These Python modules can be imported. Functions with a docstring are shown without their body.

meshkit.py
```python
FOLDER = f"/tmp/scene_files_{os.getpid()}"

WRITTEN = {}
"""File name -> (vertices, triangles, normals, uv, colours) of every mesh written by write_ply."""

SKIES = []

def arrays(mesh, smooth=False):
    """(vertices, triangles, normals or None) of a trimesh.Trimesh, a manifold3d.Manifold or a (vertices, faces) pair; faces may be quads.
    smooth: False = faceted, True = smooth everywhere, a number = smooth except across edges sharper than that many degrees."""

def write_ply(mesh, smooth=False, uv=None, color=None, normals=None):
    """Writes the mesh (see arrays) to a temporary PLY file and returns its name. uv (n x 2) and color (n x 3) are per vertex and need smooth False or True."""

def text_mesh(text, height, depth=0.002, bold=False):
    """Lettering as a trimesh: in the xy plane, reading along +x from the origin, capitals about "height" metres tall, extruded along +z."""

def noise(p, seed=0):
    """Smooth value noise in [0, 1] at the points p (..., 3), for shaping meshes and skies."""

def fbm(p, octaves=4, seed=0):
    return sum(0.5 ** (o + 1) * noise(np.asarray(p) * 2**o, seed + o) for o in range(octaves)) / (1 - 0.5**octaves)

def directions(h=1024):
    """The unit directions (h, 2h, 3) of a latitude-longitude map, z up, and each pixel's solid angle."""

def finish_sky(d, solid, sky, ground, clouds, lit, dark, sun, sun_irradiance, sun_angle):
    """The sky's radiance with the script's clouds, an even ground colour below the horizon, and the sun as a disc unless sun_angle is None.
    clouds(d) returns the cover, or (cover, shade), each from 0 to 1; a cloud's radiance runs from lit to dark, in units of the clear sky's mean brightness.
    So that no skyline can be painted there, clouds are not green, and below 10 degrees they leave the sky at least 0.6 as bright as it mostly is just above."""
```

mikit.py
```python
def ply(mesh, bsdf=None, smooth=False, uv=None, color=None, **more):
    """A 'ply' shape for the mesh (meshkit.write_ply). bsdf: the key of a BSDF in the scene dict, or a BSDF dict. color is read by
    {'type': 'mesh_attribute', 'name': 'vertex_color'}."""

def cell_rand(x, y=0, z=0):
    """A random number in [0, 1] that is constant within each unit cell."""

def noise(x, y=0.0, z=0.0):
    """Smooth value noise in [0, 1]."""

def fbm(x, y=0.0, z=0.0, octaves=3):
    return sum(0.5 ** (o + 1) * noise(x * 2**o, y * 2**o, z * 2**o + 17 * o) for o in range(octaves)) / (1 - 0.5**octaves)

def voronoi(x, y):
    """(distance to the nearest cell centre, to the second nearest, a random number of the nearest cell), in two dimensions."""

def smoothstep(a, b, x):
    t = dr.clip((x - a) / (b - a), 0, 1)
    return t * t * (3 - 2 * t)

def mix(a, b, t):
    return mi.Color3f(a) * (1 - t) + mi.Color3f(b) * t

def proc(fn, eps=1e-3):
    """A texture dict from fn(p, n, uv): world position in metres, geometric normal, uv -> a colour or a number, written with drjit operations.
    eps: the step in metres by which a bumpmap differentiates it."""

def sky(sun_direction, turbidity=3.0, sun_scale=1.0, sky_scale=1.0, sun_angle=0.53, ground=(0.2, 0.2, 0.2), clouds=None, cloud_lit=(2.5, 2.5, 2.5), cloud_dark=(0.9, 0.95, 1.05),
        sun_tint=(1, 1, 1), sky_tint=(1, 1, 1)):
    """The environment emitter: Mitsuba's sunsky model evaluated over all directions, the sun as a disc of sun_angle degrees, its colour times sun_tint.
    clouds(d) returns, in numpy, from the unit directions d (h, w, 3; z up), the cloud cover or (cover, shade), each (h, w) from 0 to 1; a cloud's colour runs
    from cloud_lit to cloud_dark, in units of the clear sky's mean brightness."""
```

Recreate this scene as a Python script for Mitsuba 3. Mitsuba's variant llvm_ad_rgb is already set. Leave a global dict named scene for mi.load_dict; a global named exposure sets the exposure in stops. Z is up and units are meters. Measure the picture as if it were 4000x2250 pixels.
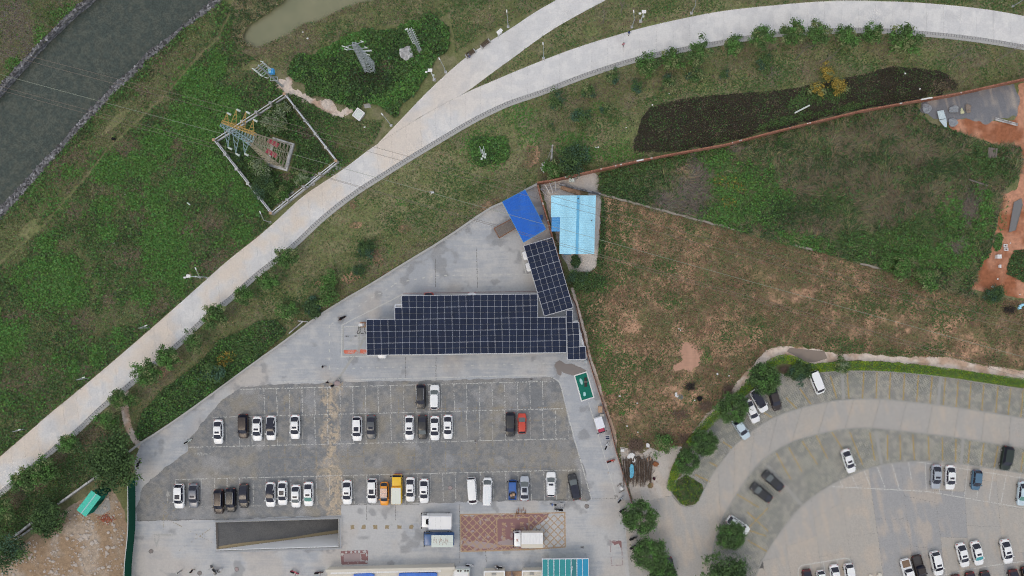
import math, random
import numpy as np, trimesh, shapely
import shapely.geometry as sg
from shapely import affinity
from shapely.ops import unary_union
import drjit as dr
import mitsuba as mi
import mikit, meshkit
from mikit import proc, noise, fbm, voronoi, cell_rand, smoothstep, mix

T = mi.ScalarTransform4f
rng = np.random.default_rng(7)
random.seed(7)
scene, labels = {}, {}

# ---------------------------------------------------------------- camera, sky, exposure
# A drone looks straight down. One metre on the ground is PPM pixels of the 4000 px wide photograph;
# the point right below the drone appears at NADIR.
HEIGHT, PPM, NADIR = 138.65, 20.0, (2080.0, 1200.0)
exposure = 1.82
scene['camera'] = {'type': 'perspective', 'fov': 2 * math.degrees(math.atan(2000 / (HEIGHT * PPM))), 'fov_axis': 'x',
                   'principal_point_offset_x': -(NADIR[0] - 2000) / 4000, 'principal_point_offset_y': -(NADIR[1] - 1125) / 2250,
                   'near_clip': 1.0, 'far_clip': 5000.0,
                   'to_world': T().look_at(origin=[0, 0, HEIGHT], target=[0, 0, 0], up=[0, 1, 0])}
scene['sky'] = mikit.sky([-0.35, -0.45, 0.85], turbidity=3, sun_scale=0.16, sun_angle=24, clouds=lambda d: np.ones(d.shape[:2]),
                         cloud_lit=(2.06, 2.16, 2.36), cloud_dark=(0.9, 0.95, 1.05), ground=(0.18, 0.18, 0.17))


def W(px, py, z=0.0):
    """The point at height z that the drone sees at pixel (px, py) of the photograph."""
    k = (1 - z / HEIGHT) / PPM
    return np.array([(px - NADIR[0]) * k, (NADIR[1] - py) * k, z])


def q(r, c, x, y):
    """Photograph pixel from a position in one of the 4 x 4 enlarged tiles it was measured in."""
    return (1000 * c + x / 2.574, (0, 563, 1126, 1687)[r] + y / 2.574)


def wp(pts, z=0.0):
    return [tuple(W(x, y, z)[:2]) for x, y in pts]


def qp(r, c, pts, z=0.0):
    return wp([q(r, c, x, y) for x, y in pts], z)


# ---------------------------------------------------------------- entries and labels
count = {}


def key(name, parent=None):
    base = f'{parent}__{name}' if parent else name
    n = count.get(base, 0)
    count[base] = n + 1
    return base if n == 0 else f'{base}_{n:03d}'


def put(name, mesh, bsdf, parent=None, smooth=False, color=None, to_world=None):
    k = key(name, parent)
    scene[k] = mikit.ply(mesh, bsdf, smooth=smooth, color=color) if not isinstance(mesh, dict) else {**mesh, 'bsdf': {'type': 'ref', 'id': bsdf}}
    if to_world is not None:
        scene[k]['to_world'] = to_world
    return k


def shape(mesh, smooth=False, color=None):
    return mikit.ply(mesh, None, smooth=smooth, color=color)


def thing(name, label, cat, group=None, kind=None):
    k = key(name)
    tag(k, label, cat, group, kind)
    return k


def tag(k, label, cat=None, group=None, kind=None):
    labels[k] = {'label': label}
    if cat: labels[k]['category'] = cat
    if group: labels[k]['group'] = group
    if kind: labels[k]['kind'] = kind
    return k


# ---------------------------------------------------------------- meshes
def V(v, f): return trimesh.Trimesh(np.asarray(v, float), np.asarray(f, int), process=False)
def cat(ms): return trimesh.util.concatenate([m for m in ms if m is not None and len(m.faces)])


def box(x0, x1, y0, y1, z0, z1):
    return trimesh.creation.box(bounds=[[x0, y0, z0], [x1, y1, z1]])


def polys(g):
    if g.is_empty: return []
    return [p for p in (g.geoms if hasattr(g, 'geoms') else [g]) if p.geom_type == 'Polygon' and p.area > 1e-4]


def sheet(poly, z):
    """A flat sheet in the shape of a polygon in metres."""
    out = []
    for p in polys(poly):
        v, f = trimesh.creation.triangulate_polygon(p, engine='earcut')
        m = V(np.column_stack([v, np.full(len(v), z)]), f)
        if len(m.faces) and m.face_normals[:, 2].mean() < 0: m.invert()
        out.append(m)
    return cat(out)


def slab(poly, z0, z1):
    out = []
    for p in polys(poly):
        m = trimesh.creation.extrude_polygon(p, z1 - z0, engine='earcut')
        m.apply_translation([0, 0, z0])
        out.append(m)
    return cat(out)


def P(pts): return sg.Polygon(pts).buffer(0)
def line(pts, w, cap='flat'): return sg.LineString(pts).buffer(w / 2, cap_style=cap, join_style='mitre')


def smooth_line(pts, n=2):
    p = np.array(pts, float)
    for _ in range(n):
        a, b = p[:-1] * .75 + p[1:] * .25, p[:-1] * .25 + p[1:] * .75
        p = np.vstack([p[:1], np.stack([a, b], 1).reshape(-1, 2), p[-1:]])
    return [tuple(x) for x in p]


def nz(x, y, s, seed=0, octaves=3):
    p = np.stack([np.asarray(x) / s, np.asarray(y) / s, np.full(np.shape(x), seed * 7.3)], -1)
    return meshkit.fbm(p, octaves, seed)


def rough(poly, amp=.5, step=.35, scale=1.6, seed=0):
    """The polygon with an uneven outline."""
    out = []
    for p in polys(poly):
        rings = []
        for r in [p.exterior, *p.interiors]:
            n = max(8, int(r.length / step))
            c = np.array([r.interpolate(i / n, normalized=True).coords[0] for i in range(n)])
            d = np.stack([nz(c[:, 0], c[:, 1], scale, seed) - .5, nz(c[:, 0], c[:, 1], scale, seed + 50) - .5], 1) * 2.6 * amp
            rings.append(c + d)
        out.append(sg.Polygon(rings[0], rings[1:]).buffer(0))
    return unary_union(out)


def blob(px, py, rx, ry=None, rot=0, amp=.35, seed=0):
    c = W(px, py)
    e = affinity.rotate(affinity.scale(sg.Point(0, 0).buffer(1, 24), rx / PPM, (ry or rx) / PPM), rot)
    return rough(affinity.translate(e, c[0], c[1]), amp * min(rx, ry or rx) / PPM, .3, max(.6, rx / PPM * .7), seed + int(px) % 97)


def tube(a, b, r, sides=6, r2=None):
    a, b = np.asarray(a, float), np.asarray(b, float)
    d = b - a
    L = np.linalg.norm(d)
    d = d / L
    u = np.cross(d, [0, 0, 1] if abs(d[2]) < .9 else [1, 0, 0]); u /= np.linalg.norm(u)
    w = np.cross(d, u)
    t = np.arange(sides) * 2 * np.pi / sides
    ring = np.cos(t)[:, None] * u + np.sin(t)[:, None] * w
    v = np.vstack([a + ring * r, b + ring * (r if r2 is None else r2), [a], [b]])
    i = np.arange(sides); j = (i + 1) % sides
    f = np.vstack([np.stack([i, j, j + sides], 1), np.stack([i, j + sides, i + sides], 1), np.stack([j, i, i * 0 + 2 * sides], 1), np.stack([i + sides, j + sides, i * 0 + 2 * sides + 1], 1)])
    return V(v, f)


def pipe(pts, r, sides=6):
    return cat([tube(a, b, r, sides) for a, b in zip(pts[:-1], pts[1:])])


def beam(a, b, w, h=None):
    """A square bar from a to b."""
    return tube(a, b, w * .7071, 4)


def lathe(profile, n=20):
    return trimesh.creation.revolve(np.array(profile, float), sections=n)


def rock(r, seed=0, flat=.7):
    g = np.random.default_rng(seed)
    m = trimesh.creation.icosphere(1, 1.0)
    m.vertices *= (1 + g.uniform(-.25, .25, (len(m.vertices), 1)))
    m.vertices *= np.array([r * g.uniform(.8, 1.3), r * g.uniform(.7, 1.1), r * flat])
    return m


# ---------------------------------------------------------------- materials
def mat(name, color, rough=.6, metallic=0., spec=.5, clearcoat=0., two=False):
    d = {'type': 'principled', 'base_color': color if isinstance(color, dict) else {'type': 'rgb', 'value': list(color)}, 'roughness': rough, 'metallic': metallic, 'specular': spec}
    if clearcoat: d['clearcoat'] = clearcoat; d['clearcoat_gloss'] = .95
    scene[name] = {'type': 'twosided', 'nested': d} if two else d
    return name


def dif(name, color):
    scene[name] = {'type': 'twosided', 'nested': {'type': 'diffuse', 'reflectance': color if isinstance(color, dict) else {'type': 'rgb', 'value': list(color)}}}
    return name


C = mi.Color3f


def soil_tex(p, n, uv):
    a = fbm(p.x * .22, p.y * .22, 3.0, 3)
    b = fbm(p.x * 1.3, p.y * 1.3, 9.0, 3)
    c = noise(p.x * 6, p.y * 6)
    k = mix(C(.165, .182, .082), C(.205, .196, .118), smoothstep(.38, .64, a * .6 + b * .4))
    return k * (.65 + .7 * (.5 * b + .5 * c))


def short_grass_tex(p, n, uv):
    a = fbm(p.x * .35, p.y * .35, 5.0, 3)
    b = fbm(p.x * 2.2, p.y * 2.2, 1.0, 2)
    return mix(C(.20, .22, .10), C(.25, .24, .135), smoothstep(.35, .65, a)) * (.75 + .5 * b)


def dry_tex(p, n, uv):
    a = fbm(p.x * .16, p.y * .16, 11.0, 3)
    b = fbm(p.x * .9, p.y * .9, 4.0, 3)
    c = noise(p.x * 5, p.y * 5)
    k = mix(C(.205, .15, .095), C(.47, .295, .195), smoothstep(.40, .66, a * .5 + b * .5))
    k = mix(k, C(.13, .13, .06), smoothstep(.52, .70, fbm(p.x * .5 + 40, p.y * .5, 2.0, 3)) * .6)
    return k * (.75 + .5 * c)


def earth_tex(p, n, uv):
    a = fbm(p.x * .3, p.y * .3, 21.0, 3)
    b = fbm(p.x * 2.5, p.y * 2.5, 2.0, 3)
    return mix(C(.33, .135, .075), C(.52, .27, .18), smoothstep(.35, .65, a)) * (.75 + .5 * b)


def rubble_tex(p, n, uv):
    a = fbm(p.x * .3, p.y * .3, 31.0, 3)
    b = fbm(p.x * 2.0, p.y * 2.0, 8.0, 3)
    c = noise(p.x * 7, p.y * 7)
    return mix(C(.34, .245, .165), C(.42, .345, .275), smoothstep(.35, .65, a)) * (.6 + .5 * b + .3 * c)


def sand_tex(p, n, uv):
    a = fbm(p.x * .5, p.y * .5, 6.0, 3)
    b = fbm(p.x * 3, p.y * 3, 2.0, 2)
    return mix(C(.50, .36, .27), C(.66, .57, .50), smoothstep(.3, .62, a)) * (.8 + .4 * b)


def white_concrete_tex(p, n, uv):
    a = fbm(p.x * .12, p.y * .12, 2.0, 3)
    b = fbm(p.x * .8, p.y * .8, 7.0, 3)
    c = noise(p.x * 7, p.y * 7)
    k = mix(C(.635, .635, .64), C(.70, .695, .69), smoothstep(.35, .65, b))
    warm = smoothstep(.36, .64, a * .75 + b * .25) * smoothstep(5.0, -35.0, p.x)
    k = mix(k, C(.69, .60, .51), .8 * warm)
    k = mix(k, C(.50, .50, .51), smoothstep(.62, .80, fbm(p.x * .3, p.y * .3, 19.0, 3)) * .35)
    return k * (.94 + .12 * c)


def lot_tex(p, n, uv):
    a = fbm(p.x * .09, p.y * .09, 13.0, 3)
    b = fbm(p.x * .7, p.y * .7, 3.0, 3)
    c = noise(p.x * 8, p.y * 8)
    st = noise(p.x * .35, p.y * 4.0, 3.0)
    k = mix(C(.39, .41, .44), C(.50, .50, .50), smoothstep(.36, .62, a * .55 + b * .3 + st * .15))
    k = mix(k, C(.50, .445, .39), smoothstep(.54, .72, fbm(p.x * .13 + 9, p.y * .13, 5.0, 3)) * .45)
    k = mix(k, C(.26, .265, .275), smoothstep(.66, .8, fbm(p.x * .4, p.y * .4, 17.0, 3)) * .6)
    return k * (.93 + .14 * c)


def paver_tex(p, n, uv):
    a = fbm(p.x * .16, p.y * .16, 23.0, 3)
    b = fbm(p.x * 1.6, p.y * 1.6, 3.0, 3)
    c = cell_rand(dr.floor(p.x * 5), dr.floor(p.y * 10), 1)
    k = mix(C(.225, .234, .246), C(.285, .28, .272), smoothstep(.36, .64, a * .5 + b * .5))
    k = mix(k, C(.40, .34, .235), smoothstep(.54, .72, fbm(p.x * .5, p.y * .5, 41.0, 3) * .6 + a * .4) * .3)
    k = mix(k, C(.42, .42, .43), smoothstep(.56, .74, fbm(p.x * .3 + 7, p.y * .3, 51.0, 3)) * .4)
    w = fbm(p.x * .9, p.y * .45, 61.0, 3) - .5
    dust = smoothstep(2.0, .2, dr.abs(p.x + 39.3 + w * 5.0 - .4 * dr.sin(p.y * .3)) * .72) * smoothstep(.25, .6, b * .5 + noise(p.x * 4, p.y * 4, 2.0) * .5)
    k = mix(k, C(.56, .455, .33), dust * .8)
    j = dr.maximum(smoothstep(.40, .5, dr.abs(p.x * 5 - dr.floor(p.x * 5) - .5)), smoothstep(.36, .5, dr.abs(p.y * 10 - dr.floor(p.y * 10) - .5)))
    return k * (.86 + .28 * c * b + .1 * c) * (1 - .2 * j)


def grid_tex(p, n, uv):
    a = fbm(p.x * .2, p.y * .2, 3.0, 3)
    b = fbm(p.x * 1.5, p.y * 1.5, 6.0, 3)
    u, v = (p.x * .94 + p.y * .34) * 2.4, (p.y * .94 - p.x * .34) * 4.0
    r = dr.floor(v)
    u = u + .5 * (r - 2 * dr.floor(r * .5))
    hole = smoothstep(.42, .24, dr.abs(u - dr.floor(u) - .5)) * smoothstep(.42, .24, dr.abs(v - r - .5))
    k = mix(C(.335, .335, .325), C(.42, .405, .37), smoothstep(.4, .6, b))
    g = mix(C(.15, .145, .11), C(.10, .11, .065), smoothstep(.35, .6, a))
    return mix(k, g, hole * .72) * (.85 + .3 * b)


def slab_tex(tone):
    def fn(p, n, uv):
        a = fbm(p.x * .35, p.y * .35, 3.0 + 9 * tone[0], 3)
        c = noise(p.x * 8, p.y * 8)
        st = fbm(p.x * 1.2 + p.y * .3, p.y * .25, 5.0, 2)
        return mix(C(*tone), C(.52, .445, .37), smoothstep(.45, .7, a * .6 + st * .4) * .55) * (.90 + .2 * c)
    return fn


def brick_tex(p, n, uv):
    a = fbm(p.x * .5, p.y * .5, 2.0, 3)
    b = cell_rand(dr.floor((p.x + p.z * 3.1) * 8), dr.floor(p.y * 8), dr.floor(p.z * 13))
    return mix(C(.27, .115, .08), C(.40, .22, .16), smoothstep(.35, .65, a * .6 + b * .4))


def plaster_tex(p, n, uv):
    a = fbm(p.x * .8, p.y * .8 + p.z * .5, 2.0, 3)
    b = fbm(p.x * 3, p.y * 3, p.z * 3, 3)
    return mix(C(.30, .30, .30), C(.56, .56, .56), smoothstep(.3, .62, a * .5 + b * .5))


def stone_tex(p, n, uv):
    b = noise(p.x * 3, p.y * 3, p.z * 3)
    return mix(C(.12, .122, .13), C(.31, .31, .33), smoothstep(.25, .95, b))


def water_tex(p, n, uv):
    b = fbm(p.x * 1.2, p.y * 1.2, 3.0, 3)
    c = noise(p.x * 5, p.y * 5)
    return mix(C(.056, .072, .064), C(.078, .090, .075), smoothstep(.3, .7, b)) * (.72 + .56 * c)


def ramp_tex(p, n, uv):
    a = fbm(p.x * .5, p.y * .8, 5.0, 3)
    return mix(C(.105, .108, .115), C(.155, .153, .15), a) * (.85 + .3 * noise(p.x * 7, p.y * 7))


def sheet_tex(tone, dirt):
    def fn(p, n, uv):
        a = fbm(p.x * .5, p.y * .5, tone[0] * 9, 3)
        b = fbm(p.x * .6, p.y * 5.0, 3.0, 3)
        return mix(C(*tone), C(*dirt), smoothstep(.45, .8, a * .5 + b * .5) * .55) * (.9 + .2 * noise(p.x * 1.1, p.y * .2))
    return fn


def pond_tex(p, n, uv):
    a = fbm(p.x * .3, p.y * .3, 3.0, 3)
    return mix(C(.185, .195, .12), C(.245, .24, .15), a)


for nm, fn in (('soil', soil_tex), ('short_grass', short_grass_tex), ('dry_soil', dry_tex), ('red_earth', earth_tex), ('rubble_soil', rubble_tex), ('sand', sand_tex),
               ('white_concrete', white_concrete_tex), ('lot_concrete', lot_tex), ('pavers', paver_tex), ('grid_pavers', grid_tex), ('brick', brick_tex), ('plaster', plaster_tex), ('stone', stone_tex)):
    dif(nm, proc(fn))
for i, tone in enumerate([(.43, .405, .372), (.35, .35, .355), (.46, .42, .375), (.41, .395, .375)]):
    dif(f'slab_concrete_{i}', proc(slab_tex(tone)))
dif('pink_soil', proc(sheet_tex((.50, .30, .22), (.40, .25, .18))))
dif('pale_sand', proc(slab_tex((.52, .485, .45))))
dif('stained_concrete', proc(slab_tex((.20, .205, .225))))
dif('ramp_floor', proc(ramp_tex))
mat('river_water', proc(water_tex), rough=.35, spec=.25)
mat('pond_water', proc(pond_tex), rough=.2, spec=.35)
scene['foliage'] = {'type': 'twosided', 'nested': {'type': 'diffuse', 'reflectance': {'type': 'mesh_attribute', 'name': 'vertex_color'}}}
for nm, col in dict(dark_soil=(.054, .049, .038), bed_rust=(.24, .17, .125), joint=(.13, .125, .12), kerb=(.42, .42, .41), drain_slab=(.40, .40, .40), gutter=(.10, .10, .10), white_line=(.55, .55, .53), worn_line=(.40, .40, .385),
                    yellow_line=(.42, .30, .12), faded_yellow=(.33, .265, .17), red_paint=(.275, .160, .160), red_faded=(.37, .30, .30), hatch_line=(.44, .31, .20), bark=(.09, .07, .05), wood=(.30, .24, .17), log_bark=(.125, .095, .078),
                    stick=(.19, .14, .115), black=(.02, .02, .022), skin=(.42, .26, .19), hair=(.012, .01, .01), cloth_black=(.018, .018, .022), cloth_white=(.72, .72, .73), cloth_pink=(.62, .30, .34),
                    cloth_blue=(.06, .09, .2), cloth_grey=(.25, .26, .28), mulch=(.27, .225, .195), asphalt_patch=(.25, .225, .215), ash=(.20, .20, .215), tarp_blue=(.16, .46, .62), debris_white=(.72, .72, .72),
                    green_carpet=(.02, .17, .125), hoarding_green=(.016, .075, .05), old_wood=(.21, .185, .17), net_grey=(.20, .20, .205), old_stone=(.30, .27, .23), fresh_white=(.86, .86, .86), rubble_stone=(.52, .46, .41), char=(.055, .05, .048), brick_red=(.38, .13, .085), cream=(.66, .62, .54), tan_board=(.47, .32, .22), concrete=(.36, .355, .34), orange_marker=(.68, .14, .03)).items():
    dif(nm, col)
for nm, col, ro, me in (('galvanised', (.40, .44, .46), .45, .3), ('pole_white', (.62, .66, .68), .4, 0), ('tower_yellow', (.44, .29, .09), .5, 0), ('tower_blue', (.28, .39, .43), .5, 0), ('tower_steel', (.34, .30, .22), .5, 0), ('tower_red', (.40, .06, .09), .5, 0),
                        ('sign_white', (.75, .75, .75), .5, 0), ('rail_white', (.74, .76, .80), .35, 0), ('iron', (.055, .05, .05), .5, 0), ('steel', (.50, .51, .53), .35, .6),
                        ('wire_light', (.28, .32, .25), .5, 0), ('wire_dark', (.20, .165, .135), .5, 0), ('insulator', (.60, .66, .62), .3, 0),
                        ('roof_pale_blue', (.42, .74, .86), .4, 0), ('roof_mid_blue', (.13, .42, .66), .4, 0), ('roof_sky_blue', (.07, .34, .72), .4, 0), ('roof_blue', (.012, .115, .50), .42, 0), ('roof_teal', (.07, .55, .42), .45, 0), ('roof_teal_pale', (.34, .60, .60), .45, 0),
                        ('tank_white', (.68, .70, .70), .35, 0), ('plastic_blue', (.02, .10, .36), .4, 0), ('rubber', (.02, .02, .02), .7, 0), ('rust', (.24, .085, .03), .7, 0), ('frame_white', (.72, .74, .80), .4, 0)):
    mat(nm, col, rough=ro, metallic=me)
for nm, col, me in (('white', (.80, .81, .82), 0), ('black', (.012, .013, .016), 0), ('charcoal', (.075, .083, .095), .3), ('silver', (.42, .45, .50), .4), ('grey', (.165, .18, .215), .4), ('blue', (.02, .10, .36), 0), ('yellow', (.78, .48, .015), 0), ('orange', (.76, .29, .01), 0),
                    ('red', (.52, .045, .02), 0), ('maroon', (.055, .012, .014), .2), ('slate_blue', (.085, .17, .26), .3), ('sky_silver', (.55, .66, .73), .3), ('truck_blue', (.055, .13, .30), 0), ('green', (.008, .02, .016), 0), ('magenta', (.42, .035, .08), 0), ('brown_black', (.03, .02, .018), .2)):
    mat('paint_' + nm, col, rough=.3, metallic=me, clearcoat=.6)
mat('car_glass', (.012, .014, .03), rough=.12, spec=.55)
mat('clear_glass', (.13, .15, .155), rough=.12, spec=.55)
mat('green_glass', (.10, .26, .22), rough=.12, spec=.55)
mat('teal_glass', (.03, .30, .34), rough=.12, spec=.55)
mat('lamp_glass', (.62, .62, .60), rough=.15, spec=.6)
mat('tail_red', (.34, .01, .01), rough=.2, spec=.6)


def solar_tex(p, n, uv):
    u = uv.x * 9
    s = smoothstep(.40, .5, dr.abs(u - dr.floor(u) - .5))
    g = fbm(p.x * .8, p.y * .8, 4.0, 2)
    return mix(C(.010, .017, .042), C(.060, .072, .12), s) * (.75 + .5 * g)


mat('roof_pale_blue', proc(sheet_tex((.37, .70, .87), (.33, .62, .76))), rough=.4)
mat('roof_blue', proc(sheet_tex((.012, .125, .54), (.05, .15, .40))), rough=.42)
mat('solar_glass', proc(solar_tex), rough=.16, spec=.22)
# ---------------------------------------------------------------- the setting: water, ground, roads, paved areas
def struct(name, mesh, bsdf, label, **kw):
    k = put(name, mesh, bsdf, **kw)
    labels[k] = {'label': label, 'kind': 'structure'}
    return k


NW_LAND = [(820, -500), (340, 0), (295, 31), (218, 105), (183, 140), (144, 183), (74, 253), (39, 295), (0, 334), (-500, 860)]
NW_WATER = [(827, -510), (366, -8), (298, 49), (205, 134), (142, 201), (65, 286), (-13, 375), (-513, 925)]
SE_WATER = [(1340, -500), (831, 0), (750, 74), (660, 144), (583, 202), (524, 264), (462, 315), (389, 392), (334, 447), (272, 521), (237, 563), (175, 621), (117, 687), (58, 753), (0, 812), (-500, 1360)]
SE_LAND = [(1385, -500), (874, 0), (800, 58), (711, 117), (660, 171), (575, 237), (517, 303), (447, 365), (404, 412), (338, 482), (295, 524), (264, 563), (218, 613), (155, 687), (109, 738), (50, 804), (0, 862), (-500, 1410)]
river = P(wp(NW_WATER + SE_WATER[::-1]))
POND = [q(0, 1, *p) for p in [(310, -160), (300, 0), (130, 110), (0, 190)]] + [q(0, 0, *p) for p in [(2450, 300), (2420, 380), (2480, 440)]] + [q(0, 1, *p) for p in [(0, 490), (60, 470), (100, 450), (300, 370), (380, 310), (450, 240), (600, 240), (750, 150), (960, 60), (1130, 10), (1180, 0), (1300, -160)]]
pond = rough(P(smooth_line(wp(POND))), .35, .4, 1.4, 5)
RAMP = wp([(842, 2040), (1322, 2026), (1324, 2132), (846, 2146)])
ramp_pit = P(RAMP)
far = sg.box(-700, -700, 700, 700)
land = far.difference(river).difference(pond).difference(ramp_pit)
struct('ground', sheet(land, 0.0), 'soil', 'grassy earth under the whole site')
struct('river', sheet(P(wp(NW_LAND + SE_LAND[::-1])), -1.0), 'river_water', 'dark green river between the stone banks')
struct('pond', sheet(pond.buffer(1.5), -.45), 'pond_water', 'murky olive pond with reeds along its left edge')
bank = cat([slab(rough(pond.buffer(.9), .3, .4, 1.5, 8).difference(pond), -1.2, .02)])
struct('pond_bank', bank, 'soil', 'muddy earth bank round the pond')


def stone_bank(name, land_line, water_line, label, seed):
    """A masonry retaining wall with stones set in its top."""
    p = P(wp(land_line + water_line[::-1]))
    k = thing(name, label, 'stone wall')
    put('masonry', slab(rough(p, .12, .4, 1.0, seed), -2.2, .16), 'stone', k)
    g = np.random.default_rng(seed)
    x0, y0, x1, y1 = p.bounds
    n = int((x1 - x0) * (y1 - y0) * 7)
    pts = np.column_stack([g.uniform(x0, x1, n), g.uniform(y0, y1, n)])
    pts = pts[shapely.contains_xy(p.buffer(.1), pts[:, 0], pts[:, 1])]
    proto = [rock(1, s, .6) for s in range(5)]
    vs, fs, cs, at = [], [], [], 0
    for i, (x, y) in enumerate(pts):
        m = proto[i % 5]
        r = g.uniform(.11, .26)
        a = g.uniform(0, 6.28)
        v = m.vertices * r
        v = np.column_stack([v[:, 0] * math.cos(a) - v[:, 1] * math.sin(a) + x, v[:, 0] * math.sin(a) + v[:, 1] * math.cos(a) + y, v[:, 2] + .17])
        vs.append(v); fs.append(m.faces + at); at += len(v)
        t = g.choice([.07, .11, .17, .24, .38], p=[.3, .3, .22, .13, .05])
        cs.append(np.tile([t, t * 1.0, t * 1.04], (len(v), 1)))
    s = put('stones', V(np.vstack(vs), np.vstack(fs)), 'foliage', k, color=np.vstack(cs))
    labels[s] = {'kind': 'stuff'}


stone_bank('river_wall', NW_LAND, NW_WATER, 'grey stone retaining wall along the far upper left river bank', 3)
stone_bank('river_wall', SE_WATER, SE_LAND, 'grey stone retaining wall along the near river bank beside the meadow', 4)

# white concrete path: slabs between its two edges
MAIN_N = [(-400, 2145), (0, 1784), (113, 1688), (194, 1616), (311, 1522), (427, 1425), (602, 1274), (769, 1126), (893, 1014), (1000, 932), (1058, 882), (1109, 835), (1183, 765), (1272, 707), (1350, 656), (1423, 598), (1474, 563), (1650, 452), (1820, 361), (1913, 322), (2001, 284), (2136, 229), (2272, 179), (2388, 144), (2505, 109), (2660, 74), (2816, 43), (3000, 23), (3194, 6), (3310, 2), (3505, 6), (3699, 19), (3855, 37), (4000, 62), (4400, 150)]
MAIN_S = [(-400, 2275), (0, 1936), (117, 1842), (218, 1757), (311, 1687), (388, 1608), (466, 1546), (540, 1483), (707, 1347), (785, 1266), (855, 1211), (909, 1169), (1000, 1084), (1078, 1025), (1155, 963), (1272, 850), (1388, 761), (1486, 699), (1583, 637), (1719, 555), (1855, 474), (1963, 422), (2001, 406), (2117, 369), (2233, 322), (2350, 280), (2505, 233), (2660, 202), (2855, 167), (3000, 142), (3117, 136), (3233, 128), (3388, 124), (3583, 136), (3777, 155), (4000, 190), (4400, 275)]
FORK_N = [(1474, 563), (1575, 458), (1641, 388), (1699, 330), (1816, 225), (1905, 167), (2001, 109), (2085, 50), (2175, 0), (2270, -60)]
FORK_S = [(1640, 458), (1740, 404), (1820, 361), (1874, 322), (1935, 275), (2001, 229), (2078, 171), (2155, 117), (2272, 50), (2369, 0), (2480, -60)]


def ribbon(a, b, step, gap=.02, shift=0.0):
    """Slab outlines between two edge lines, about step metres long along the second."""
    a, b = sg.LineString(wp(smooth_line(a))), sg.LineString(wp(smooth_line(b)))
    n = max(1, round(b.length / step))
    out = []
    for i in range(n):
        t = np.linspace(i / n, (i + 1) / n, 4)
        e = gap / 2 / b.length
        t[0] += e; t[-1] -= e
        pa = [a.interpolate(x, normalized=True).coords[0] for x in t]
        pb = [b.interpolate(x, normalized=True).coords[0] for x in t]
        out.append(P(pa + pb[::-1]))
    return out


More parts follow.
